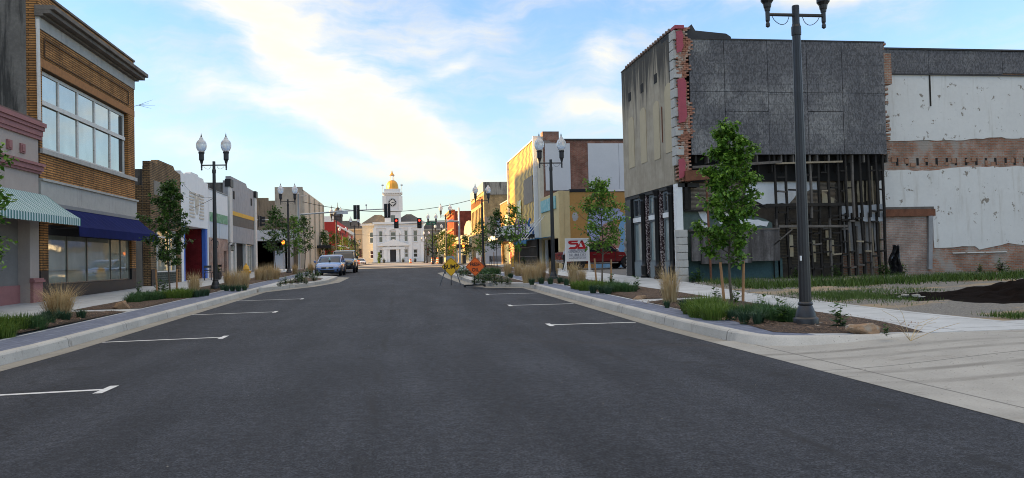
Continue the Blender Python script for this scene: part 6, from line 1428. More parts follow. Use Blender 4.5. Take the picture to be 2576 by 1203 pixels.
# ================================================================== VEHICLES
def wheel(par, x, y, r, w_, rim, flip):
    mb = MB(); n = 20; prof = [(r*.62, -w_/2), (r*.9, -w_/2), (r, -w_*.36), (r, w_*.36), (r*.9, w_/2), (r*.62, w_/2)]
    vs = [(x+rr*math.cos(2*PI*k/n), y+d, r+rr*math.sin(2*PI*k/n)) for rr, d in prof for k in range(n)]
    fs = [(i*n+k, i*n+(k+1) % n, (i+1)*n+(k+1) % n, (i+1)*n+k) for i in range(5) for k in range(n)]
    mb.add(vs, fs); o = mb.build('wheel', rubber, par, smooth=40)
    mb = MB(); s = flip; yo = y+s*w_*.40
    mb.add([(x+r*.63*math.cos(2*PI*k/n), yo-s*.05, r+r*.63*math.sin(2*PI*k/n)) for k in range(n)], [tuple(range(n))]); mb.mi = 1
    for k in range(5):
        a = 2*PI*k/5+.3; d = Vector((math.cos(a), 0, math.sin(a))); t = Vector((-d.z, 0, d.x)); c = Vector((x, yo, r))
        mb.add([c+t*r*.10, c+d*r*.6+t*r*.13, c+d*r*.6-t*r*.13, c-t*r*.10], [(0,1,2,3)])
    for k in range(n):
        a, b_ = 2*PI*k/n, 2*PI*(k+1)/n
        mb.add([(x+r*q*math.cos(t_), yo+s*.005, r+r*q*math.sin(t_)) for q, t_ in ((.56,a),(.56,b_),(.66,b_),(.66,a))], [(0,1,2,3)])
    mb.build('rim', [black, rim], o)
def skinloft(stations, n_side):
    return stations
def body_ring(x, hw, zb, zm, zt, tuck=.93, crown=.03):
    # closed ring around the section, from bottom centre up the right side, across the top, down the left
    pts = [(x, 0, zb), (x, hw*.86, zb), (x, hw*.97, zb+.10), (x, hw, zm), (x, hw*.985, zm+(zt-zm)*.55), (x, hw*tuck, zt), (x, hw*.5, zt+crown), (x, 0, zt+crown*1.3)]
    return pts+[(x, -y, z) for _, y, z in pts[-2:0:-1]]
def car(name, label, cat, L, W, H, P, hood, cowl, belt, wheel_r, axf, axr, paintm, glassm, suv=False):
    t = thing(name, label, cat)
    h = L/2; hw = W/2; zb = .2 if not suv else .27
    (hx0, hz0), (hx1, hz1) = hood; ft, rt, rr = P      # roof front x, roof rear x, glass rear base x
    rear_z = belt+.06 if not suv else belt+.02
    st = [(-h, hw*.70, zb+.14, zb+.3, rear_z-.25), (-h+.05, hw*.84, zb+.04, zb+.35, rear_z-.06), (-h+.22, hw*.94, zb, zb+.4, rear_z), (rr, hw*.985, zb, zb+.42, rear_z), (0, hw, zb, zb+.42, belt), (cowl, hw*.99, zb, zb+.42, belt-.02), (cowl+(hx1-cowl)*.5, hw*.97, zb, zb+.40, (belt-.02)*.45+hz1*.55),
          (hx1, hw*.93, zb, zb+.36, hz1-.02), (h-.16, hw*.86, zb+.02, zb+.32, hz0), (h-.04, hw*.74, zb+.05, zb+.28, hz0-.11), (h, hw*.55, zb+.09, zb+.24, hz0-.24)]
    mb = MB(); mb.loft([body_ring(*s) for s in st]); mb.build('body', paintm, t, smooth=60, sub=1)
    # cabin
    def cab(x, hwb, z, zl): return [(x, -hwb, zl), (x, hwb, zl), (x, hwb*.98, zl+(z-zl)*.5), (x, hwb*.93, z-.05), (x, hwb*.80, z), (x, -hwb*.80, z), (x, -hwb*.93, z-.05), (x, -hwb*.98, zl+(z-zl)*.5)]
    zl = belt-.06; C_ = [cab(rr, hw*.84, belt+.03, zl), cab((rr+rt)/2, hw*.83, (belt+H)/2+.05, zl), cab(rt, hw*.80, H-.03, zl), cab((rt+ft)/2, hw*.82, H, zl), cab(ft, hw*.80, H-.05, zl), cab((ft+cowl)/2, hw*.83, (belt+H)/2-.02, zl), cab(cowl, hw*.86, belt-.01, zl)]
    mb = MB(); mb.loft(C_); mb.build('windows', glassm, t, smooth=30)
    # roof skin and pillars slightly proud
    mb = MB(); ring = []
    for x, z in ((rt-.12, H-.075), (rt, H-.02), ((rt+ft)/2, H+.012), (ft, H-.035), (ft+.1, H-.11)):
        ring.append([(x, -hw*.83, z-.05), (x, -hw*.74, z+.005), (x, 0, z+.02), (x, hw*.74, z+.005), (x, hw*.83, z-.05), (x, hw*.80, z-.065), (x, 0, z-.02), (x, -hw*.80, z-.065)])
    mb.loft(ring); mb.build('roof', paintm, t, smooth=40)
    mb = MB()
    for s in (-1, 1):
        mb.beam((ft+.05, s*hw*.79, H-.08), (cowl+.02, s*hw*.86, belt), .035, .05, (0,1,0)); mb.beam((rt-.05, s*hw*.79, H-.07), (rr, s*hw*.86, belt+.03), .12, .06, (0,1,0)); mb.beam(((ft+rt)/2-.1, s*hw*.835, H-.08), ((ft+rt)/2-.12, s*hw*.86, belt), .07, .04, (0,1,0))
    mb.build('pillars', paintm, t)
    for s in (-1, 1):
        mb = MB(); mb.prism([(h-.10,hz0-.10),(h-.42,hz0-.02),(h-.62,hz0+.03),(h-.50,hz0-.10),(h-.16,hz0-.20)], lambda u, v, d: (u+d*.40, s*(hw*.80-d*.9+(h-u)*.10), v), -.02, .26); mb.build('headlight', M('lamp_glass', (.55,.57,.58), .12, .1, 9, 0, metal=.3), t)
        mb = MB(); mb.box(-h-.005, -h+.2, s*hw*.60, s*hw*.9, rear_z-.32, rear_z-.1); mb.build('tail_light', M('tail_red', (.30,.01,.01), .2), t)
        mb = MB(); mb.lathe([(.02,-.07),(.07,-.06),(.09,0),(.06,.07),(.02,.08)], 10, (cowl-.28, s*(hw+.10), belt+.05)); mb.box(cowl-.3, cowl-.24, s*hw*.9, s*(hw+.05), belt-.0, belt+.03); mb.build('mirror', paintm, t, smooth=40)
        mb = MB(); mb.box(h-.22, h-.05, s*hw*.58, s*hw*.80, zb+.13, zb+.28); mb.build('fog_recess', black, t)
        for x in (.15, -.8): mb = MB(); mb.box(x-.1, x+.1, s*hw*.985, s*(hw+.02), belt-.16, belt-.13); mb.build('door_handle', paintm if not suv else chrome, t)
        for x in (axf, axr):
            a = MB(); a.prism([(x+(wheel_r+.06)*math.cos(PI*k/12), wheel_r+(wheel_r+.06)*math.sin(PI*k/12)) for k in range(13)], lambda u, v, d: (u, s*d, v), hw*.7, hw*1.003); a.build('wheel_arch', black, t)
            wheel(t, x, s*(hw-.105), wheel_r, .21, chrome, s)
    mb = MB(); mb.box(h-.09, h+.004, -hw*.44, hw*.44, hz0-.20, hz0-.11); g = mb.build('grille', black, t); mb = MB(); mb.box(h-.09, h+.01, -hw*.44, hw*.44, hz0-.11, hz0-.09); mb.build('grille_bar', chrome, g)
    mb = MB(); mb.prism([(-hw*.56, zb+.22), (hw*.56, zb+.22), (hw*.46, zb+.08), (-hw*.46, zb+.08)], lambda u, v, d: (h-.08+d, u, v), 0, .11); mb.build('lower_intake', black, t)
    mb = MB(); mb.prism([(.10*math.cos(2*PI*k/14), hz0-.15+.05*math.sin(2*PI*k/14)) for k in range(14)], lambda u, v, d: (h+.0+d, u, v), 0, .022); mb.build('badge', chrome, t)
    return t
silver = paint('silver_blue_paint', (.11,.19,.40), .25, .25); carblack = paint('black_car_paint', (.012,.014,.018), .15, .2); carwhite = paint('white_car_paint', (.70,.70,.70), .3, 0.); truckred = paint('dark_red_paint', (.19,.008,.014), .2, .3)
carglass = glass('car_glass', (.012,.015,.018), .05, .3); carglass.node_tree.nodes['Principled BSDF'].inputs['Coat Weight'].default_value = 0; carglass.node_tree.nodes['Principled BSDF'].inputs['IOR'].default_value = 1.4
sed = car('parked_car', 'silver-blue sedan parked facing the viewer at the left kerb', 'car', 4.5, 1.78, 1.42, (-.15, -1.15, -1.95), ((2.1, .70), (1.75, .84)), 1.02, .93, .32, 1.38, -1.32, silver, carglass)
sed.location = (-4.72, 54.6, gz(54.6)+.0); sed.rotation_euler.z = math.radians(-91)
mb = MB(); mb.lathe([(.01,-.08),(.07,-.04),(.075,.0),(.04,.07),(.008,.15)], 10, (.78, 0, 1.12)); o = mb.build('hanging_tag', M('pale_aqua', (.25,.45,.45), .6), sed)
suv = car('parked_car', 'dark SUV parked just behind the silver-blue sedan', 'car', 4.8, 1.92, 1.74, (.25, -1.75, -2.28), ((2.25, .92), (1.85, 1.07)), 1.22, 1.14, .38, 1.48, -1.45, carblack, carglass, True)
suv.location = (-4.28, 61.4, gz(61)+.0); suv.rotation_euler.z = math.radians(-90)
wc = car('parked_car', 'small white car far off before the courthouse steps', 'car', 4.5, 1.78, 1.45, (-.15, -1.15, -1.95), ((2.1, .70), (1.75, .84)), 1.02, .93, .32, 1.38, -1.32, carwhite, carglass); wc.location = (-9.4, 195, gz(195)+.02); wc.rotation_euler.z = math.radians(-80)
def pickup():
    t = thing('pickup_truck', 'dark red crew-cab pickup standing side-on behind the construction sign', 'pickup truck'); L = 5.8; h = 2.9; hw = .98; zb = .45; belt = 1.22
    mb = MB(); st = [(-h+.12, hw*.97, zb+.12, .8, 1.20), (-h+.2, hw, zb+.05, .8, 1.21), (-1.0, hw, zb, .8, 1.2), (-.9, hw, zb, .8, 1.22), (.9, hw, zb, .8, 1.2), (1.15, hw*.99, zb, .8, 1.18), (1.9, hw*.97, zb, .78, 1.15), (2.6, hw*.93, zb, .76, 1.10), (2.82, hw*.85, zb+.05, .74, 1.0), (2.9, hw*.75, zb+.1, .7, .92)]
    mb.loft([body_ring(*s, .96, .035) for s in st]); body = mb.build('body', truckred, t, smooth=35)
    mb = MB(); mb.box(-h+.22, -1.0, -hw*.80, hw*.80, 1.19, 1.262); mb.build('bed_liner', black, t)
    mb = MB(); mb.box(-h+.06, -h+.14, -hw*.80, hw*.80, .68, 1.2); o = mb.build('tailgate', truckred, t, bevel=.015)
    m2 = MB(); m2.box(-h+.04, -h+.062, -.12, .12, 1.0, 1.06); m2.build('handle', black, o)
    mb = MB(); mb.box(-h-.05, -h+.14, -hw*.96, hw*.96, .50, .67); mb.box(2.78, 2.98, -hw*.86, hw*.86, .5, .68); mb.build('bumper', chrome, t, bevel=.02)
    def cab(x, b, z, zl): return [(x, -b, zl), (x, b, zl), (x, b*.97, zl+(z-zl)*.55), (x, b*.90, z-.06), (x, b*.78, z), (x, -b*.78, z), (x, -b*.90, z-.06), (x, -b*.97, zl+(z-zl)*.55)]
    mb = MB(); mb.loft([cab(-1.02, hw*.86, 1.3, 1.15), cab(-.95, hw*.86, 1.82, 1.15), cab(-.75, hw*.86, 1.87, 1.15), cab(.3, hw*.87, 1.9, 1.15), cab(.55, hw*.86, 1.84, 1.15), cab(1.3, hw*.88, 1.22, 1.14)]); mb.build('windows', carglass, t, smooth=30)
    mb = MB(); mb.loft([[(x, -hw*.82, z-.1), (x, -hw*.7, z+.005), (x, hw*.7, z+.005), (x, hw*.82, z-.1), (x, 0, z-.08)] for x, z in ((-1.0,1.83),(-.75,1.89),(.3,1.92),(.6,1.84))]); mb.build('roof', truckred, t, smooth=40)
    mb = MB()
    for s in (-1, 1):
        for a, c, w_ in (((.58, 1.84), (1.34, 1.2), .07), ((-.97, 1.82), (-1.0, 1.2), .14), ((-.02, 1.86), (-.05, 1.2), .1), ((-.8, 1.84), (.45, 1.86), .06)): mb.beam((a[0], s*hw*.85, a[1]-.03), (c[0], s*hw*.89, c[1]), w_, .05, (0,1,0))
    mb.build('pillars', truckred, t)
    for s in (-1, 1):
        mb = MB(); mb.box(-h+.05, -h+.2, s*hw*.80, s*hw*1.005, .78, 1.17); tl = mb.build('tail_light', M('tail_red', (.30,.01,.01), .2), t); m2 = MB(); m2.box(-h+.04, -h+.1, s*hw*.84, s*hw*1.01, .78, .86); m2.build('reversing_lamp', white, tl)
        mb = MB(); mb.box(2.55, 2.86, s*hw*.72, s*hw*.95, .82, 1.0); mb.build('headlight', M('lamp_glass', (1,1,1)), t)
        for x in (.42, -.62):
            mb = MB(); mb.box(x-.12, x+.12, s*hw, s*(hw+.035), 1.03, 1.07); mb.build('door_handle', chrome, t)
        mb = MB(); mb.box(.95, 1.12, s*(hw+.03), s*(hw+.24), 1.2, 1.42); mb.build('mirror', chrome, t, bevel=.04)
        mb = MB(); mb.tube([(-1.0, s*(hw+.05), .42), (1.15, s*(hw+.05), .42)], .05, 8); mb.build('running_board', M('step_grey', (.12,.12,.125), .4, .1, 4, 0, metal=.5), t)
        mb = MB(); mb.box(1.25, 1.5, s*hw*.99, s*(hw+.006), .9, .94); mb.box(1.56, 1.68, s*hw*.99, s*(hw+.006), .91, .94); mb.build('badge', chrome, t)
        mb = MB()
        for x in (.98, -.05, -1.0): mb.box(x-.008, x+.008, s*(hw-.02), s*(hw+.004), .55, 1.2)
        mb.build('door_seams', black, t)
        for x in (1.9, -1.75):
            a = MB(); a.prism([(x+.50*math.cos(PI*k/12), .40+.50*math.sin(PI*k/12)) for k in range(13)], lambda u, v, d: (u, s*d, v), hw*.6, hw*1.004); a.build('wheel_arch', black, t); wheel(t, x, s*(hw-.12), .41, .27, chrome, s)
    return t
tk = pickup(); tk.location = (12.75, 48.9, gz(49)+.13); tk.rotation_euler.z = math.radians(11); tk.scale = (.93,)*3
# ================================================================== SIGNS
textm = M('sign_black', (.01,.01,.01), .6)
def diamond(par, cx, y, cz, r, face, border):
    mp_ = mapY(y); q = lambda k: [(cx, cz+k), (cx+k, cz), (cx, cz-k), (cx-k, cz)]
    def rq(k, c=.05):
        o = []
        P_ = [Vector((0,k)), Vector((k,0)), Vector((0,-k)), Vector((-k,0))]
        for i in range(4):
            a = P_[i]; pv = (P_[i-1]-a).normalized(); nx = (P_[(i+1) % 4]-a).normalized()
            o += [a+pv*c, a+(pv+nx)*c*.3, a+nx*c]
        return [(cx+v.x, cz+v.y) for v in o]
    mb = MB(); mb.prism(rq(r), mp_, 0, .012); pn = mb.build('panel', face, par)
    mb = MB(); o1, o2 = rq(r*.955), rq(r*.915)
    for i in range(len(o1)): j = (i+1) % len(o1); mb.prism([o1[i], o1[j], o2[j], o2[i]], mp_, .0125, .015)
    mb.build('border', border, pn); return pn
s1 = thing('road_sign', 'yellow diamond BUMP sign on a grey folding tripod in the road', 'road sign', (2.28, 34.6, gz(34.6)))
pn = diamond(s1, 2.28, 34.55, 1.09, .435, M('sign_yellow', (.82,.46,.015), .5, .04, 3, 0), textm)
text('lettering', 'BUMP', .27, textm, pn, (2.28, 34.534, 1.085), ROT_CAM, .002, .005, sx=.93)
g0 = gz(34.6); mb = MB(); mb.beam((2.28, 34.6, g0), (2.28, 34.6, .72), .04, .03); mb.build('post', black, s1)
for x0, x1 in ((2.02, 1.76), (2.50, 2.70)):
    mb = MB(); mb.beam((x0, 34.62, .93), (x1, 34.5, g0+.01), .035, .03); mb.beam((x0, 34.56, .78), (x0, 34.56, .98), .05, .05); mb.build('leg', M('grey_leg', (.10,.11,.12), .5, .1, 4, 0, metal=.4), s1)
mb = MB(); mb.beam((2.3, 34.62, .95), (2.32, 35.3, gz(35.3)), .035, .03); mb.build('leg', M('grey_leg', (1,1,1)), s1)
mb = MB(); mb.prism([(2.05,1.42),(2.5,1.42),(2.42,1.58),(2.12,1.58)], mapY(34.75), 0, .01); mb.build('sign_back_plate', M('back_plate', (.25,.30,.34), .4, .1, 3, 0, metal=.5), s1)
s2_ = thing('road_sign', 'orange diamond FRESH OIL sign on a black roll-up stand by the kerb island', 'road sign', (3.17, 32.5, gz(32.5)))
pn = diamond(s2_, 3.17, 32.45, 1.09, .415, M('sign_orange', (.86,.145,.015), .5, .04, 3, 0), textm)
text('lettering', 'FRESH', .205, textm, pn, (3.17, 32.434, 1.18), ROT_CAM, .002, .005, sx=.80); text('lettering', 'OIL', .205, textm, pn, (3.17, 32.434, .95), ROT_CAM, .002, .005, sx=.95)
g0 = gz(32.5); mb = MB(); mb.beam((3.13, 32.52, g0+.08), (3.15, 32.52, .95), .085, .05); mb.build('post', black, s2_)
mb = MB(); mb.box(2.68, 3.58, 32.3, 32.36, g0+.05, g0+.1); mb.box(2.68, 3.58, 32.66, 32.72, g0+.05, g0+.1); mb.box(2.68, 2.74, 32.36, 32.66, g0+.05, g0+.1); mb.box(3.52, 3.58, 32.36, 32.66, g0+.05, g0+.1); mb.box(3.05, 3.2, 32.36, 32.66, g0+.05, g0+.12)
for x in (2.71, 3.55):
    for y in (32.33, 32.69): mb.box(x-.03, x+.03, y-.03, y+.03, g0, g0+.05)
mb.build('base_frame', black, s2_)
# builder's sign
ss = thing('construction_sign', 'white framed contractor sign with a red SA logo on white timber legs', 'sign board', (10.3, 44, gz(44)+.15))
mp_ = mapY(44.0); sw = M('sign_white', (.66,.67,.69), .6, .03, 2, 0)
part('panel', sw, ss, mp_, [(9.68, 10.97, 1.2, 2.42)], -.02, 0); part('frame', white, ss, mp_, [(9.60, 9.68, .5, 2.5), (10.97, 11.05, .5, 2.5), (9.68, 10.97, 2.42, 2.5), (9.68, 10.97, 1.14, 1.2)], -.05, .02)
mb = MB(); mb.box(9.5, 11.15, 43.7, 43.78, .47, .6); mb.box(9.5, 11.15, 44.3, 44.38, .47, .6); mb.box(9.58, 9.68, 43.78, 44.3, .48, .58); mb.box(10.98, 11.08, 43.78, 44.3, .48, .58)
mb.beam((11.05, 44.04, 1.15), (11.2, 44.35, .55), .05, .05); mb.beam((9.62, 44.04, 1.15), (9.55, 44.35, .55), .05, .05); mb.build('feet', white, ss)
red = M('logo_red', (.42,.012,.018), .5); navyt = M('logo_navy', (.035,.045,.09), .5)
X0, Z0 = 9.78, 1.86
def lp(p): return [(X0+u*1.10, Z0+v*.50) for u, v in p]
mb = MB()
S_ = [(.52,1.0),(.14,1.0),(.03,.93),(0,.80),(.0,.66),(.06,.53),(.15,.48),(.36,.48),(.40,.44),(.38,.38),(.33,.25),(.10,.25),(0,.0),(.40,.0),(.47,.08),(.53,.28),(.62,.60),(.58,.66),(.50,.70),(.19,.70),(.155,.74),(.19,.78),(.47,.78)]
S1 = [(.56,1.0),(.15,1.0),(.03,.92),(0,.78),(.03,.60),(.14,.5),(.40,.5),(.34,.24),(.08,.24),(.02,.0),(.38,.0),(.45,.05),(.60,.42),(.56,.62),(.46,.68),(.2,.68),(.16,.73),(.2,.79),(.50,.79)]
mb.prism(lp([(.57,1.0),(.13,1.0),(.03,.93),(0,.78),(.04,.60),(.15,.52),(.42,.52),(.46,.46),(.36,.24),(.10,.24),(0,0),(.40,0),(.47,.05),(.56,.30),(.60,.42),(.55,.68),(.47,.74),(.21,.74),(.18,.77),(.21,.80),(.50,.80)]), mp_, .001, .006)
mb.prism(lp([(.49,0),(.70,1.0),(.80,1.0),(.66,.62),(.60,.24),(.72,.24),(.72,0)]), mp_, .0065, .008)
mb.prism(lp([(.72,.0),(.72,.24),(.80,.24),(.72,.62),(.70,1.0),(.80,1.0),(1.0,0)]), mp_, .0065, .008)
mb.build('logo', red, ss)
for tx, z, sz, m_, sx in (('SHIELDS & ASSOCIATES', 1.80, .105, navyt, .86), ('CONSTRUCTION', 1.69, .155, navyt, .88), ('501-868-1313', 1.52, .19, navyt, .93), ('www.ShieldsTeam.com', 1.335, .115, navyt, .95)): text('lettering', tx, sz, m_, ss, (10.325, 43.997, z), ROT_CAM, .002, .002, sx=sx)
part('rule_line', navyt, ss, mp_, [(9.8, 10.85, 1.415, 1.425)], .001, .003)
# ================================================================== SIGNALS
gsteel = M('signal_steel', (.40,.41,.42), .42, .1, 3, .1, 40, metal=.5)
lens_off = M('lens_dark', (.03,.02,.012), .2)
lens_red = emit('lens_red', (1, .03, .015), 1.6); hand = emit('hand_orange', (1, .22, .02), 1.5)
def head(par, x, y, z, front, lit=None, side=False):
    o_ = MB(); o_.box(x-.17, x+.17, y-.1, y+.1, z-.53, z+.53); o_.box(x-.29, x+.29, y-.015 if front else y-.015, y+.015, z-.66, z+.66); h = o_.build('signal_head', black, par, bevel=.02)
    if front:
        for k, zz in enumerate((z+.34, z, z-.34)):
            mb = MB(); mb.prism([(x+.125*math.cos(2*PI*i/16), zz+.125*math.sin(2*PI*i/16)) for i in range(16)], mapY(y-.1), .002, .012); mb.build('lens', lens_red if lit == k else lens_off, h)
            mb = MB(); n = 14; mb.add([(x+.145*math.cos(2*PI*i/n*.8+PI*.7-PI*.0-2*PI*.3), y-.1-d, zz+.145*math.sin(2*PI*i/n*.8+PI*.7-2*PI*.3)) for d in (0, .2) for i in range(n)], [(i, i+1, n+i+1, n+i) for i in range(n-1)]); mb.build('visor', black, h)
    else:
        mb = MB(); mb.tube([(x+.02, y-.14, z-.62), (x+.02, y-.14, z+.62)], .035, 6); mb.build('bracket', gsteel, h)
        for k in (-.34, 0, .34):
            mb = MB(); mb.lathe([(.14,-.02),(.14,.02)], 12, (x, y+.2, z+k)); 
    return h
a = thing('traffic_signal', 'steel mast-arm signal on the left corner, two black heads seen from behind', 'traffic light', (-9.0, 72, .85))
mb = MB(); mb.lathe([(.2,0),(.2,.1),(.13,.14),(.12,4.9),(.11,6.9),(.12,6.92),(.05,7.0)], 12, (-9.0, 72, .85)); mb.build('pole', gsteel, a, smooth=40)
mb = MB(); mb.tube([(-8.95,72,5.85),(-4.5,72.2,6.15),(-.75,72.4,6.3)], [.08,.06,.04], 10); mb.build('mast_arm', gsteel, a, smooth=40)
head(a, -3.83, 72.1, 6.0, False); head(a, -1.03, 72.25, 6.1, False)
mb = MB(); mb.box(-5.65, -4.62, 72.12, 72.16, 5.85, 6.18); mb.build('street_name_plate', M('plate_back', (.55,.56,.55), .5, .05, 2, 0, metal=.3), a)
mb = MB(); mb.tube([(-2.95,72.3,6.22),(-2.95,72.3,6.6)], .03, 6); mb.lathe([(.02,0),(.07,.02),(.07,.16),(.02,.2)], 8, (-2.95, 72.3, 6.55)); mb.build('sensor', gsteel, a)
mb = MB(); mb.tube([(-9.0,72,7.0),(-9.05,73.0,7.6),(-8.4,73.2,7.7)], .04, 6); mb.build('bracket_arm', gsteel, a)
a = thing('traffic_signal', 'steel mast-arm signal on the far right corner showing two red lights', 'traffic light', (7.7, 99, .85))
mb = MB(); mb.lathe([(.25,0),(.25,.12),(.16,.16),(.14,5),(.12,7.2),(.05,7.3)], 12, (7.7, 99, .85)); mb.build('pole', gsteel, a, smooth=40)
mb = MB(); mb.tube([(7.65,99,6.35),(3.2,99,6.25),(-.9,99,6.1)], [.11,.09,.05], 10); mb.build('mast_arm', gsteel, a, smooth=40)
pA = aY(997, 562, 98.8); pB = aY(1055, 561.5, 98.8)
head(a, pA.x, 98.75, pA.z, True, 0); head(a, pB.x, 98.75, pB.z, True, 0)
sg = M('street_sign_green', (.01,.16,.085), .5); mb = MB(); mb.box(3.5, 4.75, 98.86, 98.88, 5.95, 6.35); ns = mb.build('street_name_plate', sg, a); text('lettering', '2nd Ave', .30, white, ns, (4.12, 98.855, 6.13), ROT_CAM, .002, .004, sx=.9)
mb = MB(); mb.box(6.3, 7.0, 98.86, 98.88, 6.35, 6.6); mb.build('lane_plate', M('plate_back', (1,1,1)), a)
mb = MB(); mb.box(7.3, 7.62, 98.7, 98.95, 2.9, 3.4); ph = mb.build('pedestrian_head', black, a)
mb = MB(); mb.box(7.95, 8.4, 98.7, 98.95, 2.9, 3.4); ph = mb.build('pedestrian_head', black, a); mb = MB(); mb.prism([(8.08,2.98),(8.26,2.98),(8.32,3.16),(8.30,3.3),(8.04,3.3),(8.02,3.14)], mapY(98.7), .002, .02); mb.build('lit_hand', hand, ph)
a = thing('pedestrian_signal', 'pedestrian signal post with a lit orange hand, left kerb near the low white shop', 'pedestrian signal', (-9.8, 68, .8))
mb = MB(); mb.tube([(-9.8,68,.8),(-9.8,68,3.6)], .05, 8); mb.build('post', gsteel, a); mb = MB(); mb.box(-10.0, -9.6, 67.85, 68.1, 3.0, 3.5); ph = mb.build('pedestrian_head', black, a); mb = MB(); mb.prism([(-9.9,3.08),(-9.72,3.08),(-9.66,3.26),(-9.68,3.4),(-9.94,3.4),(-9.96,3.24)], mapY(67.85), .002, .02); mb.build('lit_hand', hand, ph)
a = thing('traffic_signal', 'sideways signal head with gold-lit backplate at the far left, over the side street', 'traffic light', (-14.4, 84, .8))
mb = MB(); mb.tube([(-18.5,84,.8),(-18.5,84,6.4)], .12, 8); mb.tube([(-18.5,84,6.0),(-13.6,84,6.1)], .07, 8); mb.build('mast_arm', gsteel, a)
mb = MB(); mb.box(-14.5, -14.3, 83.83, 84.17, 5.4, 6.5); mb.box(-14.62, -14.58, 83.65, 84.35, 5.3, 6.6); mb.box(-14.3, -13.95, 83.86, 84.14, 6.2, 6.42); mb.box(-14.3, -13.95, 83.86, 84.14, 5.84, 6.06); mb.box(-14.3, -13.95, 83.86, 84.14, 5.48, 5.7); mb.build('signal_head', black, a)
# overhead wires
def wire(pts, lb, r=.012):
    mb = MB(); q = []
    (x0,y0,z0), (x1,y1,z1), sag = pts
    for i in range(17): t = i/16; q.append((x0+(x1-x0)*t, y0+(y1-y0)*t, z0+(z1-z0)*t-sag*4*t*(1-t)))
    mb.tube(q, r, 4, False); o = mb.build('overhead_wire', black); tag(o, lb, 'wire')
wire(((-12.0,100,9.2),(11.0,100,9.6),1.6), 'black span wire crossing the street behind the signal heads', .035)
wire(((-12.0,155,7.2),(11.0,157,6.8),.5), 'thin wire crossing in front of the courthouse windows', .03)
wire(((-12.0,47,4.72),(-7.6,33.6,4.25),.02), 'taut cable from the white shop front to the large left lamp')
wire(((-12.0,45.4,6.1),(-7.6,33.6,4.3),.35), 'drooping cable from the white shop parapet to the large left lamp', .008)
wire(((10.9,99.2,6.3),(15.5,99.0,7.0),.3), 'sagging cable over the tan building side panel', .03)
# ================================================================== SMALL STREET THINGS
def hydrant(x, y, lb, m, s=1.):
    t = thing('fire_hydrant', lb, 'hydrant', (0,0,0), 0); mb = MB(); mb.lathe([(.17,0),(.17,.05),(.12,.07),(.11,.42),(.14,.44),(.14,.48),(.12,.5),(.10,.58),(.05,.64),(.03,.65),(.03,.7),(.0,.7)], 14); mb.build('barrel', m, t, smooth=35)
    for ax in ((1,0),(-1,0),(0,-1)):
        mb = MB(); mb.tube([(ax[0]*.09, ax[1]*.09, .34), (ax[0]*.19, ax[1]*.19, .34)], .055 if ax[1] == 0 else .07, 10); mb.build('outlet_cap', m, t)
    t.location = (x, y, gz(y)+.15); t.scale = (s,)*3
yh = M('hydrant_yellow', (.62,.33,.02), .5, .1, 5, .1, local=True)
p = aG(625, 705); hydrant(p.x, p.y-.6, 'yellow fire hydrant among the straw grasses on the left', yh, 1.35); hydrant(8.9, 60, 'yellow fire hydrant by the bench before the theatre', yh, 1.3)
t = thing('bench', 'black metal bench behind the third right lamp', 'bench', (7.9, 61.5, gz(61.5)+.15), .25)
for lb, bx in (('seat', (-.7,.7,-.22,.22,.42,.46)), ('backrest', (-.7,.7,.22,.26,.5,.9))):
    mb = MB()
    n = 5
    for k in range(n):
        if lb == 'seat': mb.box(-.7, .7, -.22+.09*k, -.16+.09*k, .42, .45)
        else: mb.box(-.7, .7, .22, .25, .5+.085*k, .55+.085*k)
    if lb == 'seat': mb.box(-.68, -.64, -.22, .22, .39, .42); mb.box(.64, .68, -.22, .22, .39, .42)
    else: mb.box(-.62, -.58, .25, .28, .45, .9); mb.box(.58, .62, .25, .28, .45, .9)
    OFF[t.name] = Vector((0,0,0)); mb.build(lb, iron, t)
for s in (-1, 1):
    mb = MB(); mb.tube([(s*.66,-.2,0),(s*.66,-.18,.62),(s*.66,.05,.66),(s*.66,.24,.6)], .025, 6); mb.tube([(s*.66,.24,0),(s*.66,.22,.5)], .025, 6); mb.build('leg_frame', iron, t)
def bin_(x, y, lb):
    mb = MB(); mb.lathe([(.26,0),(.28,.06),(.30,.9),(.33,.92),(.33,1.0),(.27,1.05),(.27,.98)], 14); o = mb.build('litter_bin', dark_metal); o.location = (x, y, gz(y)+.15); tag(o, lb, 'litter bin')
bin_(7.6, 92, 'dark litter bin at the foot of the right signal mast'); bin_(6.3, 118, 'dark litter bin between the far right trees')
def barrel(x, y, lb):
    t = thing('traffic_barrel', lb, 'traffic barrel', (0,0,0), 0, 'orange road-work barrels'); mb = MB(); mb.lathe([(.32,0),(.32,.08),(.27,.1),(.22,1.0),(.15,1.02)], 14); mb.build('drum', M('barrel_orange', (.70,.13,.02), .6, .1, 4, 0, local=True), t); mb = MB(); mb.lathe([(.263,.3),(.258,.42)], 14); mb.lathe([(.245,.6),(.24,.72)], 14); mb.build('reflective_band', white, t); t.location = (x, y, gz(y)+.1); return t
b0 = barrel(-11.2, 186, 'orange barrel at the foot of the gold-lit far left lamp'); 
for x, y, lb in [(-9.6, 186, 'orange barrel right of the far left lamp, near the white car'), (2.6, 186, 'orange barrel in the road at the right of the courthouse'), (5.6, 132, 'orange barrel beside the far right litter bin'), (6.9, 140, 'orange barrel before the bright far tree')]: dup(b0, (x, y, gz(y)+.1), 0, lb)
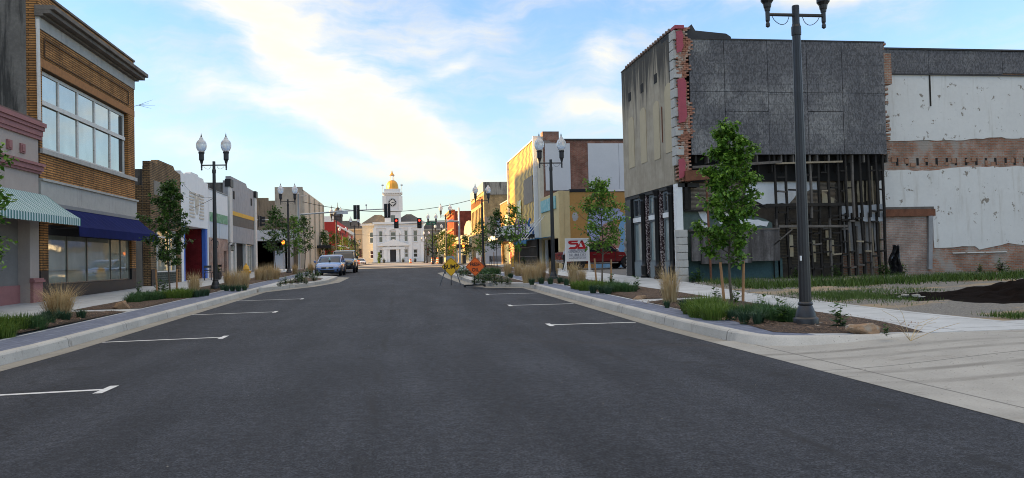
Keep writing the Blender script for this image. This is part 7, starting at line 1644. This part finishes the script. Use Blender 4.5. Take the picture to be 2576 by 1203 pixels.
def pot(x, y, lb, s=1.):
    t = thing('planter_pot', lb, 'plant pot', (0,0,0), 0); mb = MB(); mb.lathe([(.16,0),(.2,.05),(.27,.4),(.29,.42),(.29,.46),(.25,.46),(.22,.4)], 14); mb.build('pot', dark_metal, t); c = bs.copy(); c.data = bs.data; COL.objects.link(c); c.parent = t; c.name = 'foliage'; c.location = (0,0,.38); c.scale = (1,1,.9)
    for k in ('label','category','group'):
        if k in c: del c[k]
    t.location = (x, y, gz(y)+.15); t.scale = (s,)*3
pot(-10.6, 47.2, 'dark pot with a plant before the dark red recess'); pot(9.2, 57, 'leafy pot in front of the barred shopfront'); 
for px, y, lb in ((807, 274, 'black urn left of the courthouse door'), (990, 274, 'black urn right of the courthouse door'), (1105, 274, 'black urn at the right courthouse window')): q = aY(754+px*.26268, 656, y); pot(q.x, y, lb, 2.0)
# café chairs at the white shop
def chair(x, y, rz, lb):
    t = thing('cafe_chair', lb, 'chair', (0,0,0), 0, 'metal chairs before the white shop'); mb = MB(); mb.box(-.2,.2,-.2,.2,.43,.45); mb.build('seat', dark_metal, t); mb = MB(); mb.box(-.2,.2,.18,.2,.72,.85); mb.box(-.2,.2,.18,.2,.55,.6); mb.build('backrest', dark_metal, t)
    for sx in (-1, 1):
        for sy in (-1, 1): mb = MB(); mb.tube([(sx*.18, sy*.18, 0), (sx*.18, sy*.18, .43 if sy < 0 else .86)], .014, 5); mb.build('leg', dark_metal, t)
    t.location = (x, y, gz(y)+.15); t.rotation_euler.z = rz; return t
c0 = chair(-10.9, 46.2, .3, 'dark metal chair left of the plant pot at the white shop'); dup(c0, (-10.8, 49.4, gz(49)+.15), 2.4, 'dark metal chair right of the plant pot at the white shop')
# black plastic sheeting draped on the studs
mb = MB(); R = random.Random(3); vs = []; n = 10; m_ = 14
for i in range(m_+1):
    for k in range(n+1):
        t = k/n; zz = 1.55-1.3*i/m_; wd = .12+.22*i/m_; vs.append((20.02+(t-.4)*wd*2+.05*math.sin(i*.7), 28.72+.09*math.sin(t*14+i*.4)+.02*i, zz+.04*math.sin(t*9)))
mb.add(vs, [(i*(n+1)+k, i*(n+1)+k+1, (i+1)*(n+1)+k+1, (i+1)*(n+1)+k) for i in range(m_) for k in range(n)])
o = mb.build('plastic_sheeting', M('black_plastic', (.012,.012,.014), .22, .2, 3, 0, spec=.7), smooth=True); sd = o.modifiers.new('s', 'SOLIDIFY'); sd.thickness = .01; tag(o, 'crumpled black plastic sheeting hanging at the right end of the charred studs', 'plastic sheet')
# twig on the brick building
mb = MB()
for dx, dz in ((.35,.1),(.5,.3),(.6,.05),(.45,-.12)): mb.tube([(-12.05,37.55,8.85),(-11.9,37.75,8.95),(-11.9+dx,37.9+dx*.6,9.0+dz)], [.012,.009,.004], 4, False)
o = mb.build('bare_twig', bark); tag(o, 'bare twig sticking out of the brick shop corner, against the sky', 'twig')
# ================================================================== PERSON beside the sign
def person():
    t = thing('person', 'person in pale grey shirt and dark trousers bending behind the contractor sign', 'person')
    J = dict(pel=(0,0,.93), sp=(.05,0,1.10), ch=(.13,0,1.30), nk=(.21,0,1.47), hd=(.27,0,1.56), ht=(.31,0,1.69), hl=(0,.09,.90), kl=(.04,.10,.50), al=(-.03,.10,.09), fl=(.12,.11,.04), hr=(0,-.09,.90), kr=(-.02,-.10,.50), ar=(-.14,-.10,.09), fr=(.02,-.11,.04),
             sl=(.16,.17,1.40), el=(.30,.21,1.14), wl=(.50,.14,1.16), sr=(.16,-.17,1.40), er=(.33,-.21,1.16), wr=(.52,-.12,1.2))
    Rr = dict(pel=.125, sp=.12, ch=.135, nk=.06, hd=.085, ht=.07, hl=.085, kl=.06, al=.042, fl=.04, hr=.085, kr=.06, ar=.042, fr=.04, sl=.06, el=.044, wl=.03, sr=.06, er=.044, wr=.03)
    E_ = [('pel','sp'),('sp','ch'),('ch','nk'),('nk','hd'),('hd','ht'),('pel','hl'),('hl','kl'),('kl','al'),('al','fl'),('pel','hr'),('hr','kr'),('kr','ar'),('ar','fr'),('ch','sl'),('sl','el'),('el','wl'),('ch','sr'),('sr','er'),('er','wr')]
    # hands: palm and five fingers each
    for s, w_ in (('l', J['wl']), ('r', J['wr'])):
        w_ = Vector(w_); sy = -1 if s == 'l' else 1; pm = 'p'+s; J[pm] = tuple(w_+Vector((.07, .01*sy, .01))); Rr[pm] = .026; E_.append(('w'+s, pm))
        for i, (dy, l) in enumerate(((-.03,.065),(-.01,.075),(.01,.07),(.03,.055))):
            a, b_ = f'f{s}{i}a', f'f{s}{i}b'; J[a] = tuple(Vector(J[pm])+Vector((.03, dy, .0))); J[b_] = tuple(Vector(J[a])+Vector((l*.7, 0, -l*.55))); Rr[a] = .010; Rr[b_] = .008; E_ += [(pm, a), (a, b_)]
        a, b_ = f't{s}a', f't{s}b'; J[a] = tuple(w_+Vector((.035, .04*sy, .015))); J[b_] = tuple(w_+Vector((.08, .055*sy, .01))); Rr[a] = .012; Rr[b_] = .009; E_ += [(pm, a), (a, b_)]
    def grow(names, name, m, extra=0., par=None):
        ns = [n for n in J if n in names]; me = bpy.data.meshes.new(name); me.from_pydata([J[n] for n in ns], [(ns.index(a_), ns.index(b_)) for a_, b_ in E_ if a_ in ns and b_ in ns], [])
        o = bpy.data.objects.new(name, me); COL.objects.link(o); sk = o.modifiers.new('skin', 'SKIN'); sk.use_smooth_shade = True
        o.data.materials.append(m)
        if not me.skin_vertices: 
            bpy.context.view_layer.objects.active = o
        for i, n in enumerate(ns):
            v = me.skin_vertices[0].data[i]; v.radius = (Rr[n]+extra,)*2; v.use_root = (i == 0)
        ss_ = o.modifiers.new('ss', 'SUBSURF'); ss_.levels = 2; ss_.render_levels = 2
        o.parent = t; CH.setdefault(t.name, []).append(o); return o
    skin = M('skin', (.36,.21,.145), .6, .08, 9, .05, local=True)
    body = grow(set(J), 'body', skin)
    grow({'sp','ch','nk','sl','el','sr','er','pel'}-{'nk'}, 'shirt', M('grey_shirt', (.40,.41,.43), .9, .08, 6, .3, local=True), .018)
    grow({'pel','hl','kl','al','hr','kr','ar'}, 'trousers', M('dark_trousers', (.02,.021,.024), .9, .1, 6, .3, local=True), .017)
    for n, f in (('al','fl'), ('ar','fr')):
        a_ = Vector(J[n]); f_ = Vector(J[f]); mb = MB(); d = (f_-a_); d.z = 0; d.normalize(); c = [a_-d*.09, a_-d*.05, a_+d*.04, a_+d*.13, a_+d*.18]; r_ = [.03,.045,.046,.046,.03]; hgt = [.07,.10,.10,.07,.045]
        s_ = Vector((-d.y, d.x, 0)); mb.loft([[(p+s_*w2*k).to_tuple()[:2]+(zz,) for k, zz in ((-1,.0),(1,.0),(1,h2*.6),(.5,h2),(-.5,h2),(-1,h2*.6))] for p, w2, h2 in zip(c, r_, hgt)]); mb.build('shoe', white, t, smooth=50)
    hd = Vector(J['hd']); mb = MB(); hc = hd+Vector((.015, 0, .07)); mb.lathe([(.03,-.02),(.086,.0),(.098,.05),(.085,.10),(.05,.135),(.01,.145)], 14, (hc.x-.015, hc.y, hc.z-.03)); mb.build('hair', M('dark_hair', (.03,.02,.014), .8), t, smooth=True)
    mb = MB(); mb.lathe([(.004,-.015),(.016,-.01),(.012,.02),(.004,.03)], 8, (hc.x+.092, 0, hc.z-.05)); mb.build('nose', skin, t, smooth=True)
    for s in (-1, 1):
        mb = MB(); mb.lathe([(.002,-.01),(.011,0),(.002,.01)], 8, (hc.x+.075, s*.032, hc.z-.02)); mb.build('eye', black, t); mb = MB(); mb.lathe([(.004,-.03),(.018,-.01),(.02,.015),(.005,.03)], 8, (hc.x-.01, s*.088, hc.z-.035)); mb.build('ear', skin, t)
    mb = MB(); mb.box(hc.x+.07, hc.x+.084, -.025, .025, hc.z-.085, hc.z-.078); mb.build('mouth', M('lip', (.30,.12,.10), .6), t)
    return t
pp = person(); q = aY(1421, 687, 44.75); pp.location = (q.x, 44.75, gz(44.75)+.145); pp.rotation_euler.z = .05
# names: give every copied suffix its kind; nothing else to do
SC.render.film_transparent = False
